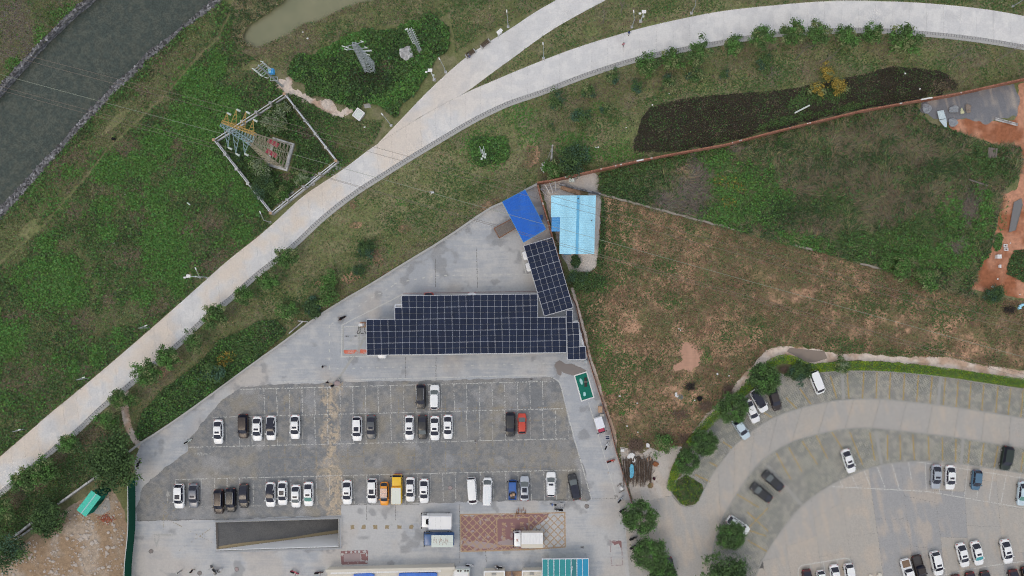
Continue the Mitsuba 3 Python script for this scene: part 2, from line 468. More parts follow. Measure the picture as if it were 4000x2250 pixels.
main_poly = P(wp(smooth_line(MAIN_N)) + wp(smooth_line(MAIN_S))[::-1])
fork_poly = P(wp(smooth_line(FORK_N)) + wp(smooth_line(FORK_S))[::-1]).union(P(wp([(1474, 563), (1575, 458), (1640, 458)]))).difference(main_poly.buffer(.04))
road_all = unary_union([main_poly, fork_poly])
road = struct('path_road', sheet(rough(road_all, .12, .3, .8, 2), .03), 'kerb', 'wide white concrete path curving through the grass')
S_LINE = sg.LineString(wp(smooth_line(MAIN_S)))
for p in ribbon(MAIN_N, MAIN_S, 3.3):
    s = p.buffer(.3).intersection(p.buffer(0)).intersection(main_poly).difference(S_LINE.buffer(.82))
    if s.area > .5: put('slab', slab(s, .0, .09), 'white_concrete', road)
for p in ribbon(FORK_N, FORK_S, 3.6):
    s = p.intersection(fork_poly)
    if s.area > .5: put('slab', slab(s, .0, .09), 'white_concrete', road)
# drain along the path: kerb, gutter bed and one cover slab every half metre
drain = thing('roadside_drain', 'narrow drain with short cover slabs along the lower edge of the white path', 'drain')
put('gutter', slab(S_LINE.buffer(.80).intersection(main_poly), 0, .045), 'gutter', drain)
put('kerb', slab(S_LINE.buffer(.24), 0, .13), 'kerb', drain)
L = S_LINE.length
n = int(L / .52)
lids = []
for i in range(n):
    a, b = np.array(S_LINE.interpolate((i + .07) * L / n).coords[0]), np.array(S_LINE.interpolate((i + .93) * L / n).coords[0])
    d = (b - a) / np.linalg.norm(b - a)
    u = np.array([-d[1], d[0]])
    m = .5 * (a + b)
    if not (-108 < m[0] < 98 and -54 < m[1] < 62): continue
    j = rng.uniform(-.02, .02)
    lids.append((m, slab(P([a + u * (.27 + j), b + u * (.27 + j), b + u * .78, a + u * .78]), .03, .075 + rng.uniform(0, .012))))
lids.sort(key=lambda x: np.hypot(*x[0]))
for _, m in lids[:300]: put('cover_slab', m, 'drain_slab', drain)
if lids[300:]:
    labels[put('cover_slabs', cat([m for _, m in lids[300:]]), 'drain_slab', drain)] = {'kind': 'stuff'}

# the main car park
LOT = wp([(1963, 793), (1905, 819), (1738, 936), (1583, 1029), (1427, 1126), (1350, 1169), (1233, 1243), (1117, 1332), (1000, 1415), (855, 1522), (738, 1608), (622, 1689), (552, 1730), (525, 1800), (528, 1870), (529, 2050), (525, 2100), (515, 2200), (510, 2290), (2470, 2290), (2466, 1960), (2443, 1881), (2408, 1765), (2385, 1670), (2357, 1584), (2322, 1476), (2295, 1386), (2272, 1289), (2249, 1188), (2214, 1126), (2186, 1010), (2163, 940), (2144, 874), (2113, 769), (2099, 713), (2050, 740)])
lot_poly = P(LOT).difference(ramp_pit)
lot = struct('car_park', sheet(lot_poly, .03), 'lot_concrete', 'grey concrete yard of the main car park')
PAV = wp([(940, 1512), (1078, 1501), (1500, 1489), (2000, 1478), (2160, 1474), (2186, 1500), (2204, 1560), (2222, 1640), (2240, 1720), (2268, 1790), (2292, 1860), (2308, 1945), (2300, 1955), (2000, 1957), (1800, 1962), (1640, 1966), (1400, 1968), (1334, 1972), (1332, 2012), (1100, 2020), (838, 2030), (532, 2034), (530, 1990), (560, 1900), (640, 1830), (735, 1760), (735, 1720), (800, 1640), (870, 1560)])
paved = struct('paved_parking', sheet(rough(P(PAV), .25, .4, 1.2, 3).intersection(lot_poly), .036), 'pavers', 'dark block paving under the two marked parking rows')
# long cracks and joints of the concrete yard
for pts in ([q(2, 1, 1810, 690), q(2, 1, 1810, 920)], [q(2, 1, 1505, 690), q(2, 1, 1505, 905)], [q(1, 1, 2220, 1040), q(1, 1, 2225, 1449)], [q(1, 1, 1805, 1150), q(1, 1, 1805, 1440)], [q(3, 2, 0, 680), q(3, 2, 1060, 672)],
            [q(3, 1, 860, 735), q(3, 1, 1640, 728)], [q(3, 1, 1115, 735), q(3, 1, 1115, 890)], [q(3, 1, 1405, 735), q(3, 1, 1405, 890)], [q(3, 1, 2310, 1200), q(3, 1, 2315, 1310)], [q(3, 1, 2045, 730), q(3, 1, 2050, 1320)], [q(3, 0, 1360, 892), q(3, 0, 2160, 880)]):
    put('joint', sheet(line(wp(pts), .07), .0385), 'joint', lot)

# the right hand car park: ring road, two curved bays of grass paving, inner slabs
OUT_HEDGE = [(2662, 1872), (2672, 1805), (2718, 1722), (2768, 1662), (2850, 1590), (2920, 1545), (2980, 1490), (3031, 1452), (3089, 1476), (3155, 1464), (3218, 1454), (3311, 1448), (3505, 1452), (3684, 1472), (3855, 1499), (4000, 1520), (4150, 1545)]
OUT_IN = [(2754, 1908), (2777, 1858), (2831, 1788), (2878, 1730), (2940, 1682), (3000, 1641), (3078, 1608), (3194, 1577), (3291, 1561), (3427, 1557), (3544, 1569), (3660, 1582), (3777, 1598), (3932, 1623), (4150, 1660)]
IN_OUT = [(2778, 2300), (2781, 2180), (2785, 2142), (2800, 2075), (2835, 1998), (2886, 1912), (2948, 1823), (3001, 1776), (3078, 1730), (3155, 1704), (3233, 1687), (3291, 1674), (3388, 1670), (3447, 1674), (3563, 1687), (3660, 1699), (3777, 1714), (3893, 1734), (4000, 1749), (4150, 1775)]
IN_IN = [(2935, 2300), (2967, 2208), (3001, 2145), (3054, 2068), (3128, 1974), (3233, 1899), (3311, 1862), (3373, 1835), (3451, 1813), (3544, 1802), (3660, 1802), (3750, 1811), (3855, 1827), (4000, 1850), (4150, 1880)]
right_all = P(wp([(2462, 2300), (2462, 2250), (2443, 2052), (2412, 1955), (2470, 1950), (2520, 1958), (2625, 1934), (2653, 1971), (2680, 1982), (2707, 1978), (2730, 1959), (2754, 1908)] + smooth_line(OUT_IN)[1:] + [(4150, 2300)]))
struct('ring_road_bed', sheet(right_all, .026), 'joint', 'dark joints under the concrete drive of the right hand car park')
ring = struct('ring_road', slab(P(wp([(2462, 2300), (2443, 2052), (2412, 1956), (2470, 1951), (2520, 1959), (2625, 1936), (2653, 1971), (2680, 1982), (2707, 1978), (2730, 1959), (2752, 1912), (2778, 1990), (2785, 2142), (2778, 2300)])), 0, .05), 'slab_concrete_3', 'concrete drive that bends round the right hand car park')
for i, p in enumerate(ribbon([(2752, 1912)] + OUT_IN[1:], [(2785, 2142)] + IN_OUT[3:], 5.3, .05)):
    put('slab', slab(p, 0, .05 + .002 * (i % 3)), f'slab_concrete_{(0, 3, 3, 3, 0)[i * 7 % 5]}', ring)
for i, (a, b, lab) in enumerate(((OUT_HEDGE, OUT_IN, 'outer curved bay of grass paving below the hedge'), (IN_OUT, IN_IN, 'inner curved bay of grass paving round the slab yard'))):
    poly = P(wp(smooth_line(a)) + wp(smooth_line(b))[::-1])
    k = struct('grass_paving', slab(poly, 0, .045), 'grid_pavers', lab)
    put('kerb', slab(line(wp(smooth_line(b)), .22), 0, .10), 'concrete', k)
    put('kerb', slab(line(wp(smooth_line(a)), .22), 0, .10), 'concrete', k)
    seps = ([q(2, 3, 742, 845), q(2, 3, 760, 1112)], [q(2, 3, 1735, 890), q(2, 3, 1708, 1178)]) if i == 0 else ([q(3, 3, 1080, -15), q(3, 3, 1140, 322)], [q(3, 3, 1960, 70), q(3, 3, 1940, 322)], [q(3, 3, -10, 335), q(3, 3, 338, 735)])
    for s in seps: put('divider', slab(line(wp(s), .55), 0, .062), 'concrete', k)
    if i == 0:
        ys = [[(795, 850), (812, 1110)], [(962, 840), (950, 1110)], [(1095, 840), (1085, 1110)], [(1230, 850), (1218, 1120)], [(1372, 860), (1358, 1130)], [(1510, 870), (1494, 1150)], [(1650, 885), (1625, 1165)], [(1782, 900), (1760, 1185)], [(1912, 915), (1890, 1200)], [(2042, 930), (2018, 1215)], [(2172, 950), (2148, 1230)], [(2312, 975), (2288, 1250)], [(2440, 1000), (2412, 1275)], [(2565, 1020), (2540, 1300)], [(625, 880), (690, 1110)], [(320, 1010), (430, 1165)], [(180, 1100), (290, 1210)]]
        ys = [[q(2, 3, *p) for p in s] for s in ys] + [[q(2, 3, -40, 1250), q(2, 3, 40, 1300)], [q(3, 2, 2120, 100), q(3, 2, 2240, 180)], [q(3, 2, 1980, 300), q(3, 2, 2100, 370)], [q(3, 2, 1840, 430), q(3, 2, 1990, 500)]]
    else:
        ys = [[(80, 210), (230, 480)], [(205, 150), (340, 400)], [(340, 90), (500, 330)], [(480, 30), (600, 270)], [(640, 0), (790, 240)], [(820, 0), (950, 330)], [(1020, 0), (1075, 290)], [(1200, 30), (1200, 280)], [(1325, 30), (1330, 280)], [(1455, 20), (1470, 280)], [(1610, 40), (1618, 285)], [(1750, 55), (1755, 290)], [(1890, 70), (1885, 300)], [(2030, 95), (2010, 320)], [(2170, 110), (2140, 350)], [(2310, 140), (2270, 380)], [(2565, 200), (2540, 400)]]
        ys = [[q(3, 3, *p) for p in s] for s in ys] + [[q(3, 2, *p) for p in s] for s in ([(2250, 620), (2480, 760)], [(2360, 800), (2576, 1000)], [(2390, 990), (2560, 1050)], [(2370, 1090), (2576, 1210)], [(2380, 960), (2576, 760)])]
    for s in ys: put('painted_line', sheet(rough(line(wp(s), .20), .07, .2, .35, 3), .051 if i == 0 else .051), 'yellow_line', k)
inner = P(wp(smooth_line(IN_IN)) + wp([(4150, 2330), (2900, 2330)]))
yard = struct('slab_yard', sheet(inner, .03), 'joint', 'inner yard of large concrete slabs in the right hand car park')
STRIPS = [((2840, 2000), (2890, 2330)), ((2950, 2000), (3000, 2330)), ((3045, 1950), (3100, 2330)), ((3158, 1870), (3222, 2330)), ((3262, 1780), (3346, 2330)), ((3379, 1740), (3462, 2330)), ((3508, 1740), (3580, 2330)), ((3633, 1780), (3702, 2330)), ((3758, 1790), (3795, 2330)), ((3886, 1800), (3930, 2330)), ((4010, 1820), (4060, 2330)), ((4130, 1820), (4190, 2330))]
tones = [0, 3, 0, 1, 3, 0, 2, 0, 3, 1, 1, 0, 0, 3, 1, 3, 2, 0, 0, 3, 2, 0, 3, 0]
for i in range(len(STRIPS) - 1):
    (a, b), (c, d) = STRIPS[i], STRIPS[i + 1]
    for j in range(3):
        off = .09 * (i % 3)
        t0, t1 = max(0, j / 3 - off), min(1, (j + 1) / 3 - off) if j < 2 else 1
        f = lambda p, r, t: (p[0] + (r[0] - p[0]) * t, p[1] + (r[1] - p[1]) * t)
        s = P(wp([f(a, b, t0), f(c, d, t0), f(c, d, t1), f(a, b, t1)])).buffer(-.012).intersection(inner)
        if s.area > 1: put('slab', slab(s, 0, .05), f'slab_concrete_{tones[(i * 5 + j * 3) % 24] if not (i in (5, 6) and j in (0, 1, 2)) else 1}', yard)

# bare, dry and dark patches of ground
def patch(name, poly, z, bsdf, label): return struct(name, sheet(poly, z), bsdf, label)


DRY = P(wp([(2345, 770), (2480, 790), (2620, 830), (2760, 870), (2870, 905), (2960, 930), (3060, 962), (3180, 985), (3350, 1030), (3480, 1070), (3600, 1120), (3760, 1160), (3900, 1170), (4150, 1190), (4150, 1475), (4000, 1445), (3860, 1432), (3780, 1415), (3600, 1396), (3380, 1382), (3200, 1367), (3020, 1362), (2960, 1412), (2890, 1482), (2860, 1522), (2780, 1600), (2715, 1670), (2660, 1740), (2420, 1750), (2385, 1650), (2330, 1490), (2290, 1360), (2250, 1180), (2225, 1120), (2260, 1090), (2330, 1000)]))
patch('dry_field', rough(DRY, .6, .5, 2.5, 4), .01, 'dry_soil', 'dry reddish field of dead grass right of the car park')
DARK = P([*wp([(2478, 585), (2478, 563), (2490, 510), (2505, 466), (2536, 423), (2583, 404), (2699, 381), (2816, 371), (3001, 357), (3124, 342), (3272, 311), (3350, 295), (3408, 280), (3474, 264), (3575, 266), (3660, 276), (3707, 295), (3742, 330), (3738, 346), (3680, 365), (3544, 402), (3400, 415), (3241, 455), (3136, 478), (3000, 512), (2840, 555), (2600, 600)])])
patch('planted_bed', rough(DARK, .6, .3, 1.5, 6), .012, 'dark_soil', 'dark brown planted bed above the brick wall')
RED = P(wp([(3700, 500), (3740, 470), (3800, 460), (3860, 480), (3960, 470), (3980, 400), (3975, 330), (4150, 300), (4150, 1180), (4000, 1170), (3930, 1160), (3905, 1120), (3870, 1130), (3840, 1140), (3790, 1130), (3800, 1080), (3830, 1030), (3870, 985), (3880, 920), (3890, 870), (3905, 800), (3915, 755), (3970, 740), (3985, 700), (3985, 620), (3985, 575), (3900, 572), (3840, 552), (3760, 528)]))
patch('red_ground', rough(RED, .5, .4, 1.8, 7), .014, 'red_earth', 'bare red earth of the vegetable plots at the right edge')
YARD = P(wp([(3600, 405), (3700, 372), (3850, 348), (3960, 330), (3985, 380), (3970, 450), (3960, 450), (3890, 470), (3850, 482), (3765, 464), (3700, 474), (3640, 455), (3590, 436)]))
patch('concrete_yard', rough(YARD, .6, .4, 1.6, 5), .019, 'stained_concrete', 'stained grey concrete yard at the upper right behind the brick wall')
RUB = P(wp([(-120, 2180), (-120, 2330), (500, 2330), (500, 2050), (470, 1960), (430, 1900), (330, 1940), (230, 2010), (130, 2090), (40, 2150)]))
patch('rubble_ground', rough(RUB, .5, .4, 1.5, 2), .012, 'rubble_soil', 'bare tan earth strewn with rubble at the lower left')
SAND = P(wp([(2420, 1745), (2460, 1752), (2509, 1772), (2540, 1748), (2580, 1764), (2606, 1752), (2637, 1741), (2662, 1742), (2648, 1780), (2629, 1815), (2618, 1850), (2614, 1897), (2625, 1936), (2520, 1959), (2470, 1951), (2455, 1897), (2430, 1820)]))
patch('pale_yard', rough(SAND, .2, .3, 1.2, 2), .029, 'pale_sand', 'pale dusty concrete apron beside the log pile')
HPATH = P(wp([(2700, 1690), (2760, 1620), (2850, 1530), (2872, 1500), (2900, 1465), (2960, 1402), (2990, 1370), (3025, 1356), (3080, 1352), (3200, 1365), (3280, 1382), (3380, 1380), (3480, 1392), (3600, 1395), (3700, 1396), (3780, 1413), (3860, 1430), (4000, 1445), (4150, 1470), (4150, 1520), (4000, 1486), (3850, 1462), (3660, 1434), (3466, 1412), (3303, 1408), (3233, 1414), (3152, 1425), (3078, 1388), (3000, 1418), (2930, 1490), (2860, 1545), (2780, 1630), (2725, 1690)]))
patch('sandy_path', rough(HPATH, .35, .3, 1.1, 6), .017, 'sand', 'sandy pink footpath along the outside of the hedge')
patch('mulch_strip', P([q2 for q2 in wp([(3072, 1372), (3085, 1358), (3140, 1364), (3220, 1372), (3232, 1400), (3180, 1416), (3140, 1412), (3110, 1392)])]), .023, 'mulch', 'grey brown mulch strip between the sandy path and the hedge')
WSTRIP = P(wp([(2228, 1126), (2240, 1120), (2262, 1200), (2288, 1290), (2305, 1380), (2330, 1450), (2345, 1500), (2365, 1570), (2395, 1660), (2412, 1720), (2405, 1750), (2385, 1680), (2340, 1530), (2300, 1390), (2270, 1270)]))
patch('sandy_verge', rough(WSTRIP, .2, .3, .9, 3), .021, 'sand', 'narrow sandy verge on the field side of the car park fence')
SHEDYARD = P(wp([(2110, 718), (2311, 672), (2340, 690), (2335, 740), (2350, 765), (2345, 900), (2335, 1000), (2330, 1040), (2300, 1062), (2230, 1062), (2200, 1010), (2150, 850), (2120, 760)]))
patch('shed_yard', rough(SHEDYARD, .3, .3, 1.1, 3), .02, 'pale_sand', 'sandy ground around the pale blue shed')
FPATH = line(wp(smooth_line([(905, 40), (870, 110), (851, 155), (777, 215), (700, 310), (655, 360), (583, 430), (540, 470), (486, 520), (420, 585), (330, 699), (253, 785), (155, 900), (78, 955), (0, 1030), (-80, 1100)])), 1.3)
FW = unary_union([FPATH, blob(455, 470, 75, 26, 42), blob(110, 890, 75, 24, 44), blob(1330, 70, 330, 45, 18), blob(1050, 230, 120, 30, 25), blob(1560, 30, 110, 40, 20)])
patch('mown_trail', rough(FW.difference(pond.buffer(1)), .5, .4, 1.6, 3), .013, 'short_grass', 'pale mown grass trail between the river wall and the meadow')
BRIGHT_G = unary_union([blob(2100, 200, 130, 30, 32), blob(2300, 110, 230, 32, 24), blob(1985, 300, 80, 16, 24), blob(2650, 60, 300, 28, 8), blob(1680, 700, 260, 100, 25), blob(1450, 850, 240, 80, 32), blob(1250, 980, 160, 60, 35), blob(1950, 560, 130, 110, 20), blob(3300, 210, 360, 40, 2), blob(2700, 330, 260, 40, 8), blob(2400, 520, 120, 60, 20), blob(1110, 1160, 90, 50, 30)])
patch('dry_lawn', rough(BRIGHT_G, .8, .5, 2.2, 3), .011, 'short_grass', 'thin dry lawn along the white path')
DPATH = unary_union([line(wp(smooth_line([(1085, 330), (1130, 355), (1180, 375), (1240, 410), (1290, 440), (1340, 440), (1390, 430)])), 1.6), blob(1110, 325, 30, 22), blob(1280, 415, 45, 22, -30), blob(1090, 345, 18, 14)])
patch('dirt_track', rough(DPATH, 1.1, .25, .9, 2), .015, 'sand', 'pale dirt track from the telecom pole to the white hatch')
EP = line(wp(smooth_line([q(2, 0, 1255, 1020), q(2, 0, 1270, 1120), q(2, 0, 1250, 1220), q(2, 0, 1290, 1400), q(3, 0, 1330, 30), q(3, 0, 1380, 100), q(3, 0, 1420, 150)])), 1.5)
patch('earth_shortcut', rough(EP, .25, .3, 1.0, 2), .016, 'sand', 'worn earth shortcut from the white path down to the car park')
patch('bare_earth', unary_union([blob(2692, 1388, 40, 62, 20, .5), blob(2655, 1432, 34, 18, 30, .6)]), .0195, 'pink_soil', 'large bare pinkish earth patch in the middle of the dry field')
bare = [(1390, 880, 25, 14, 20), (1580, 895, 25, 17), (1380, 800, 15, 16), (1560, 862, 14, 10), (2750, 1390, 38, 62, 20), (2700, 1440, 60, 22, 30), (2440, 1645, 36, 28), (2460, 1690, 60, 18), (2650, 1560, 50, 28, 30), (2690, 660, 26, 18), (2590, 680, 24, 20), (1915, 800, 45, 14, 30), (1530, 1070, 46, 14, 30), (1250, 1105, 20, 14), (1470, 1000, 24, 42, 20), (1380, 1080, 50, 26, 20), (188, 895, 26, 12, 20), (730, 210, 14, 14), (660, 1430, 60, 16, 40), (2080, 600, 26, 44, 10), (2060, 640, 30, 16, 30)]
patch('bare_patches', unary_union([blob(*b, amp=.6, seed=i) for i, b in enumerate([x + (0,) * (5 - len(x)) for x in bare])]), .0185, 'dry_soil', 'small bare reddish patches in the grass')
ash = [(2712, 1610, 22, 14, 20), (2210, 1440, 85, 30, 10), (3700, 1770, 0.1, 0.1, 0)]
put('soot_stain', sheet(unary_union([blob(2238, 1445, 55, 22, -8), blob(2200, 1428, 30, 12, -30), blob(2180, 1440, 10, 30, 20, .7)]).intersection(lot_poly), .0405), 'asphalt_patch', lot)
# ---------------------------------------------------------------- painted markings of the main car park
def paint(pts, w=.12, col='white_line', z=.041, wear=0., parent=None, dashed=None):
    ln = sg.LineString(wp(pts))
    g = ln.buffer(w / 2, cap_style='flat', join_style='mitre')
    if wear:
        x0, y0, x1, y1 = g.bounds
        holes = [sg.Point(*ln.interpolate(rng.uniform(0, ln.length)).coords[0]).buffer(rng.uniform(.04, .14), 3) for _ in range(int(ln.length * wear))]
        holes = [affinity.translate(h, rng.uniform(-.06, .06), rng.uniform(-.06, .06)) for h in holes]
        g = g.difference(unary_union(holes))
    paint.n += 1
    m = sheet(g, z + .00013 * (paint.n % 17))
    if m is not None and len(m.faces): put('painted_line', m, col, parent or lot)


paint.n = 0


def lerp(a, b, t): return tuple(np.array(a) + (np.array(b) - np.array(a)) * t)


PW = 3.2
A_T, A_B = ((940, 1521), (2165, 1489)), ((838, 1630), (2200, 1596))
B_B = ((740, 1747), (2214, 1714))
C_T, C_B = ((686, 1873), (2268, 1835)), ((690, 1982), (2275, 1950))


def on(l, x): return lerp(l[0], l[1], (x - l[0][0]) / (l[1][0] - l[0][0]))


for l in (A_T, A_B, B_B, C_T): paint(l, .13, 'white_line', wear=PW, parent=paved)
paint((on(C_B, 690), on(C_B, 1230)), .11, 'worn_line', wear=4, parent=paved)
paint((on(C_B, 1340), on(C_B, 1700)), .11, 'worn_line', wear=5, parent=paved)
for k in range(24):
    x = 1031 + 49.45 * k
    if x < 2165: paint((on(A_T, x), on(A_B, x + 3)), .12, 'white_line', wear=PW, parent=paved)
for k in range(-4, 25):
    x = 1031 + 49.45 * k
    if x > 830: paint((on(A_B, x), on(B_B, x + 4)), .12, 'white_line' if k % 3 else 'worn_line', wear=PW, parent=paved)
for x in (686, 737, 787, 838, 887, 936, 988, 1037, 1087, 1136, 1185, 1236, 1286, 1334, 1381, 1431, 1482, 1531, 1580, 1630, 1680, 1729, 1778, 1827, 1876, 1925, 1975, 2023, 2073, 2124, 2171, 2220, 2269):
    paint((on(C_T, x), on(C_B, x + 3)), .11, 'white_line', wear=PW, parent=paved)
for x in (1050, 1113, 1175, 1235, 1359, 1421, 1557, 1618, 1680, 1740, 1802, 1863, 1925, 1987, 2049, 2110, 2172):
    paint(((x, 1738 if x < 1300 else 1730), (x + 1, 1842)), .13, 'faded_yellow', .0405, wear=6, parent=paved)
for y0, y1, xa, xb in ((1840, 1828, 1050, 1420), (1834, 1822, 1557, 2260), (1787, 1783, 1050, 1420), (1780, 1768, 1557, 2200), (1606, 1604, 1050, 1110), (1598, 1590, 1555, 2190), (1649, 1640, 1560, 2200)):
    paint(((xa, y0), (xb, y1)), .12, 'faded_yellow', .0405, wear=7, parent=paved)
for x in (1048, 1110, 1170, 1420, 1556, 1618, 1738, 1800, 1862, 1740):
    paint(((x, 1548), (x + 2, 1640)), .11, 'faded_yellow', .0405, wear=7, parent=paved)
dash = [(1532, 1118), (1545, 1108), (1594, 1097), (1624, 1091), (1655, 1085), (1686, 1080)] + [(1711 + 30.7 * i, 1077 - .5 * i) for i in range(12)] + [(1509, 1132), (1483, 1147), (1456, 1161), (1429, 1178), (1404, 1194), (1373, 1212)]
for i, (x, y) in enumerate(dash):
    a = 0 if i > 5 and i < 18 else (-12 if 1 < i <= 5 else -28)
    dx, dy = 5.2 * math.cos(math.radians(a)), 5.2 * math.sin(math.radians(a))
    paint(((x - dx, y - dy), (x + dx, y + dy)), .2, 'white_line')
for y in (1276, 1307, 1339, 1370, 1401, 1433): paint(((1287, y - 5.5), (1287, y + 5.5)), .2, 'white_line')
paint(((1296, 1265), (1304, 1260)), .2)
for i in range(28): paint(((1284 + 30.9 * i, 1441 - .75 * i), (1294 + 30.9 * i, 1441 - .75 * i)), .2, 'white_line')
paint([(1575, 1149), (1336, 1270), (1334, 1394), (1432, 1391), (2210, 1378)], .19, 'white_line')
paint([(1343, 1277), (1402, 1274)], .2); paint([(1341, 1275), (1341, 1388), (1432, 1386)], .22, 'worn_line')
paint([(1403, 1278), (1403, 1385)], .2, 'worn_line')
paint([(1575, 1146), (1840, 1142), (2100, 1138)], .18, 'red_faded')
paint([(1078, 1491), (2001, 1468), (2132, 1467), (2160, 1476), (2182, 1488), (2192, 1512), (2237, 1689), (2256, 1757), (2311, 1951)], .18, 'white_line', wear=1.5)
paint([(2297, 1565), (2334, 1689), (2412, 1955), (2443, 2052), (2462, 2262)], .15, 'white_line', wear=1)
paint([(1426, 1316), (1400, 1366), (1365, 1415), (1318, 1487)], .42, 'worn_line', .0425, wear=1)
for s in ([(600, 2089), (676, 2089)], [(601, 2092), (612, 2128), (624, 2093)]): paint(s, .3, 'worn_line', wear=2)
for s in ([(655, 1965), (655, 1928)], [(765, 1773), (787, 1768), (787, 1778), (765, 1773)], [(790, 1773), (822, 1773)]): paint(s, .2, 'worn_line', wear=3)
put('painted_arrow', sheet(P(wp([(648, 1936), (656, 1915), (664, 1936)])), .041), 'worn_line', lot)
for a, b in (((630, 1990), (690, 2030)), ((690, 1985), (640, 2025)), ((620, 1940), (655, 1990)), ((675, 1930), (640, 1985)), ((660, 2030), (830, 2120)), ((700, 2150), (830, 2060)), ((640, 2080), (640, 1985))):
    paint((a, b), .11, 'faded_yellow', .042, wear=7)
for x in (1377, 1420, 1465, 1512, 1560, 1606): put('painted_block', sheet(rough(P(wp([(x - 7, 2051), (x + 8, 2051), (x + 8, 2066), (x - 7, 2066)])), .2, .15, .4, 2), .041), 'faded_yellow', lot)

# red fire lane with a cross hatch and lettering
FIRE = [(1799, 2010), (2066, 2006), (2206, 2002), (2208, 2136), (2066, 2146), (1801, 2154)]
fire = P(wp(FIRE))
lettering_box = P(wp([(1940, 2024), (2066, 2021), (2066, 2130), (1942, 2132)]))
red_zone = rough(P(wp([(1801, 2012), (2076, 2008), (2150, 2006), (2120, 2034), (2085, 2060), (2070, 2100), (2066, 2144), (1803, 2152)])), .35, .3, 1.2, 3).intersection(fire)
worn = unary_union([blob(rng.uniform(1810, 2100), rng.uniform(2015, 2150), rng.uniform(3, 12), rng.uniform(2, 6), rng.uniform(0, 180), .6, i) for i in range(60)] + [blob(2000, 2120, 60, 14, 0, .6), blob(1880, 2128, 70, 12, 0, .6)])
put('fire_lane', sheet(red_zone.difference(worn), .041), 'red_paint', lot)
put('fire_lane', sheet(red_zone.intersection(worn), .041), 'red_faded', lot)
hatch = []
pitch = 30.2
for i in range(-8, 24):
    x = 1802 + i * pitch
    for s in (1, -1): hatch.append(line(wp([(x, 2012), (x + s * 140, 2152)]), .17))
grid = unary_union(hatch).intersection(fire).difference(lettering_box)
rim = unary_union([fire.exterior.buffer(.12), lettering_box.exterior.buffer(.1)])
put('painted_hatch', sheet(grid.union(rim), .0445), 'hatch_line', lot)
# the lettering reads upwards: each character is a set of strokes in a unit square
GLYPH = {'xiao': [[(.05, .95), (.2, .85)], [(.02, .7), (.16, .6)], [(.02, .1), (.2, .4)], [(.62, 1), (.62, .7)], [(.38, .95), (.48, .78)], [(.88, .95), (.76, .78)], [(.36, .66), (.36, .02)], [(.36, .66), (.9, .66), (.9, .02), (.78, .05)], [(.36, .45), (.9, .45)], [(.36, .25), (.9, .25)]],
         'fang': [[(.08, .95), (.08, 0)], [(.08, .95), (.32, .95), (.22, .62), (.32, .4), (.1, .35)], [(.66, 1), (.7, .85)], [(.42, .78), (1, .78)], [(.62, .78), (.58, .4), (.4, .02)], [(.6, .52), (.9, .52), (.86, .05), (.72, .08)]],
         'che': [[(.15, .85), (.85, .85)], [(.42, 1), (.2, .58), (.8, .58)], [(.05, .33), (.95, .33)], [(.52, .75), (.52, 0)]],
         'dao': [[(.1, .95), (.2, .82)], [(.02, .6), (.2, .6), (.18, .2), (.02, .08)], [(.18, .15), (.4, .04), (1, .02)], [(.5, 1), (.56, .88)], [(.86, 1), (.78, .88)], [(.34, .84), (1, .84)], [(.45, .7), (.45, .14)], [(.45, .7), (.9, .7), (.9, .14)], [(.45, .52), (.9, .52)], [(.45, .34), (.9, .34)], [(.45, .16), (.9, .16)]],
         'yan': [[(.1, .95), (.9, .95)], [(.4, .95), (.4, .6)], [(.6, .95), (.6, .6)], [(.22, .85), (.28, .68)], [(.78, .85), (.72, .68)], [(.1, .58), (.95, .58)], [(.25, .58), (.22, .3), (.02, 0)]],
         'jin': [[(.02, .84), (.46, .84)], [(.24, 1), (.24, .52)], [(.22, .8), (.04, .56)], [(.26, .8), (.44, .58)], [(.54, .84), (.98, .84)], [(.76, 1), (.76, .52)], [(.74, .8), (.56, .56)], [(.78, .8), (.96, .58)], [(.2, .44), (.8, .44)], [(.05, .28), (.95, .28)], [(.5, .28), (.5, 0)], [(.3, .2), (.12, .02)], [(.7, .2), (.88, .02)]],
         'zhan': [[(.5, 1), (.5, .5)], [(.5, .76), (.88, .76)], [(.2, .5), (.2, 0)], [(.2, .5), (.82, .5), (.82, 0)], [(.2, .06), (.82, .06)]],
         'yong': [[(.18, .95), (.16, .4), (.04, 0)], [(.18, .95), (.86, .95), (.86, .02), (.74, .06)], [(.2, .66), (.86, .66)], [(.2, .38), (.86, .38)], [(.52, .95), (.52, 0)]]}


def character(name, px, py, size, w):
    """A character whose top points to the left in the photograph."""
    g = []
    for st in GLYPH[name]: g.append(line(wp([(px + (.5 - y) * size, py + (.5 - x) * size) for x, y in st]), w))
    return unary_union(g)


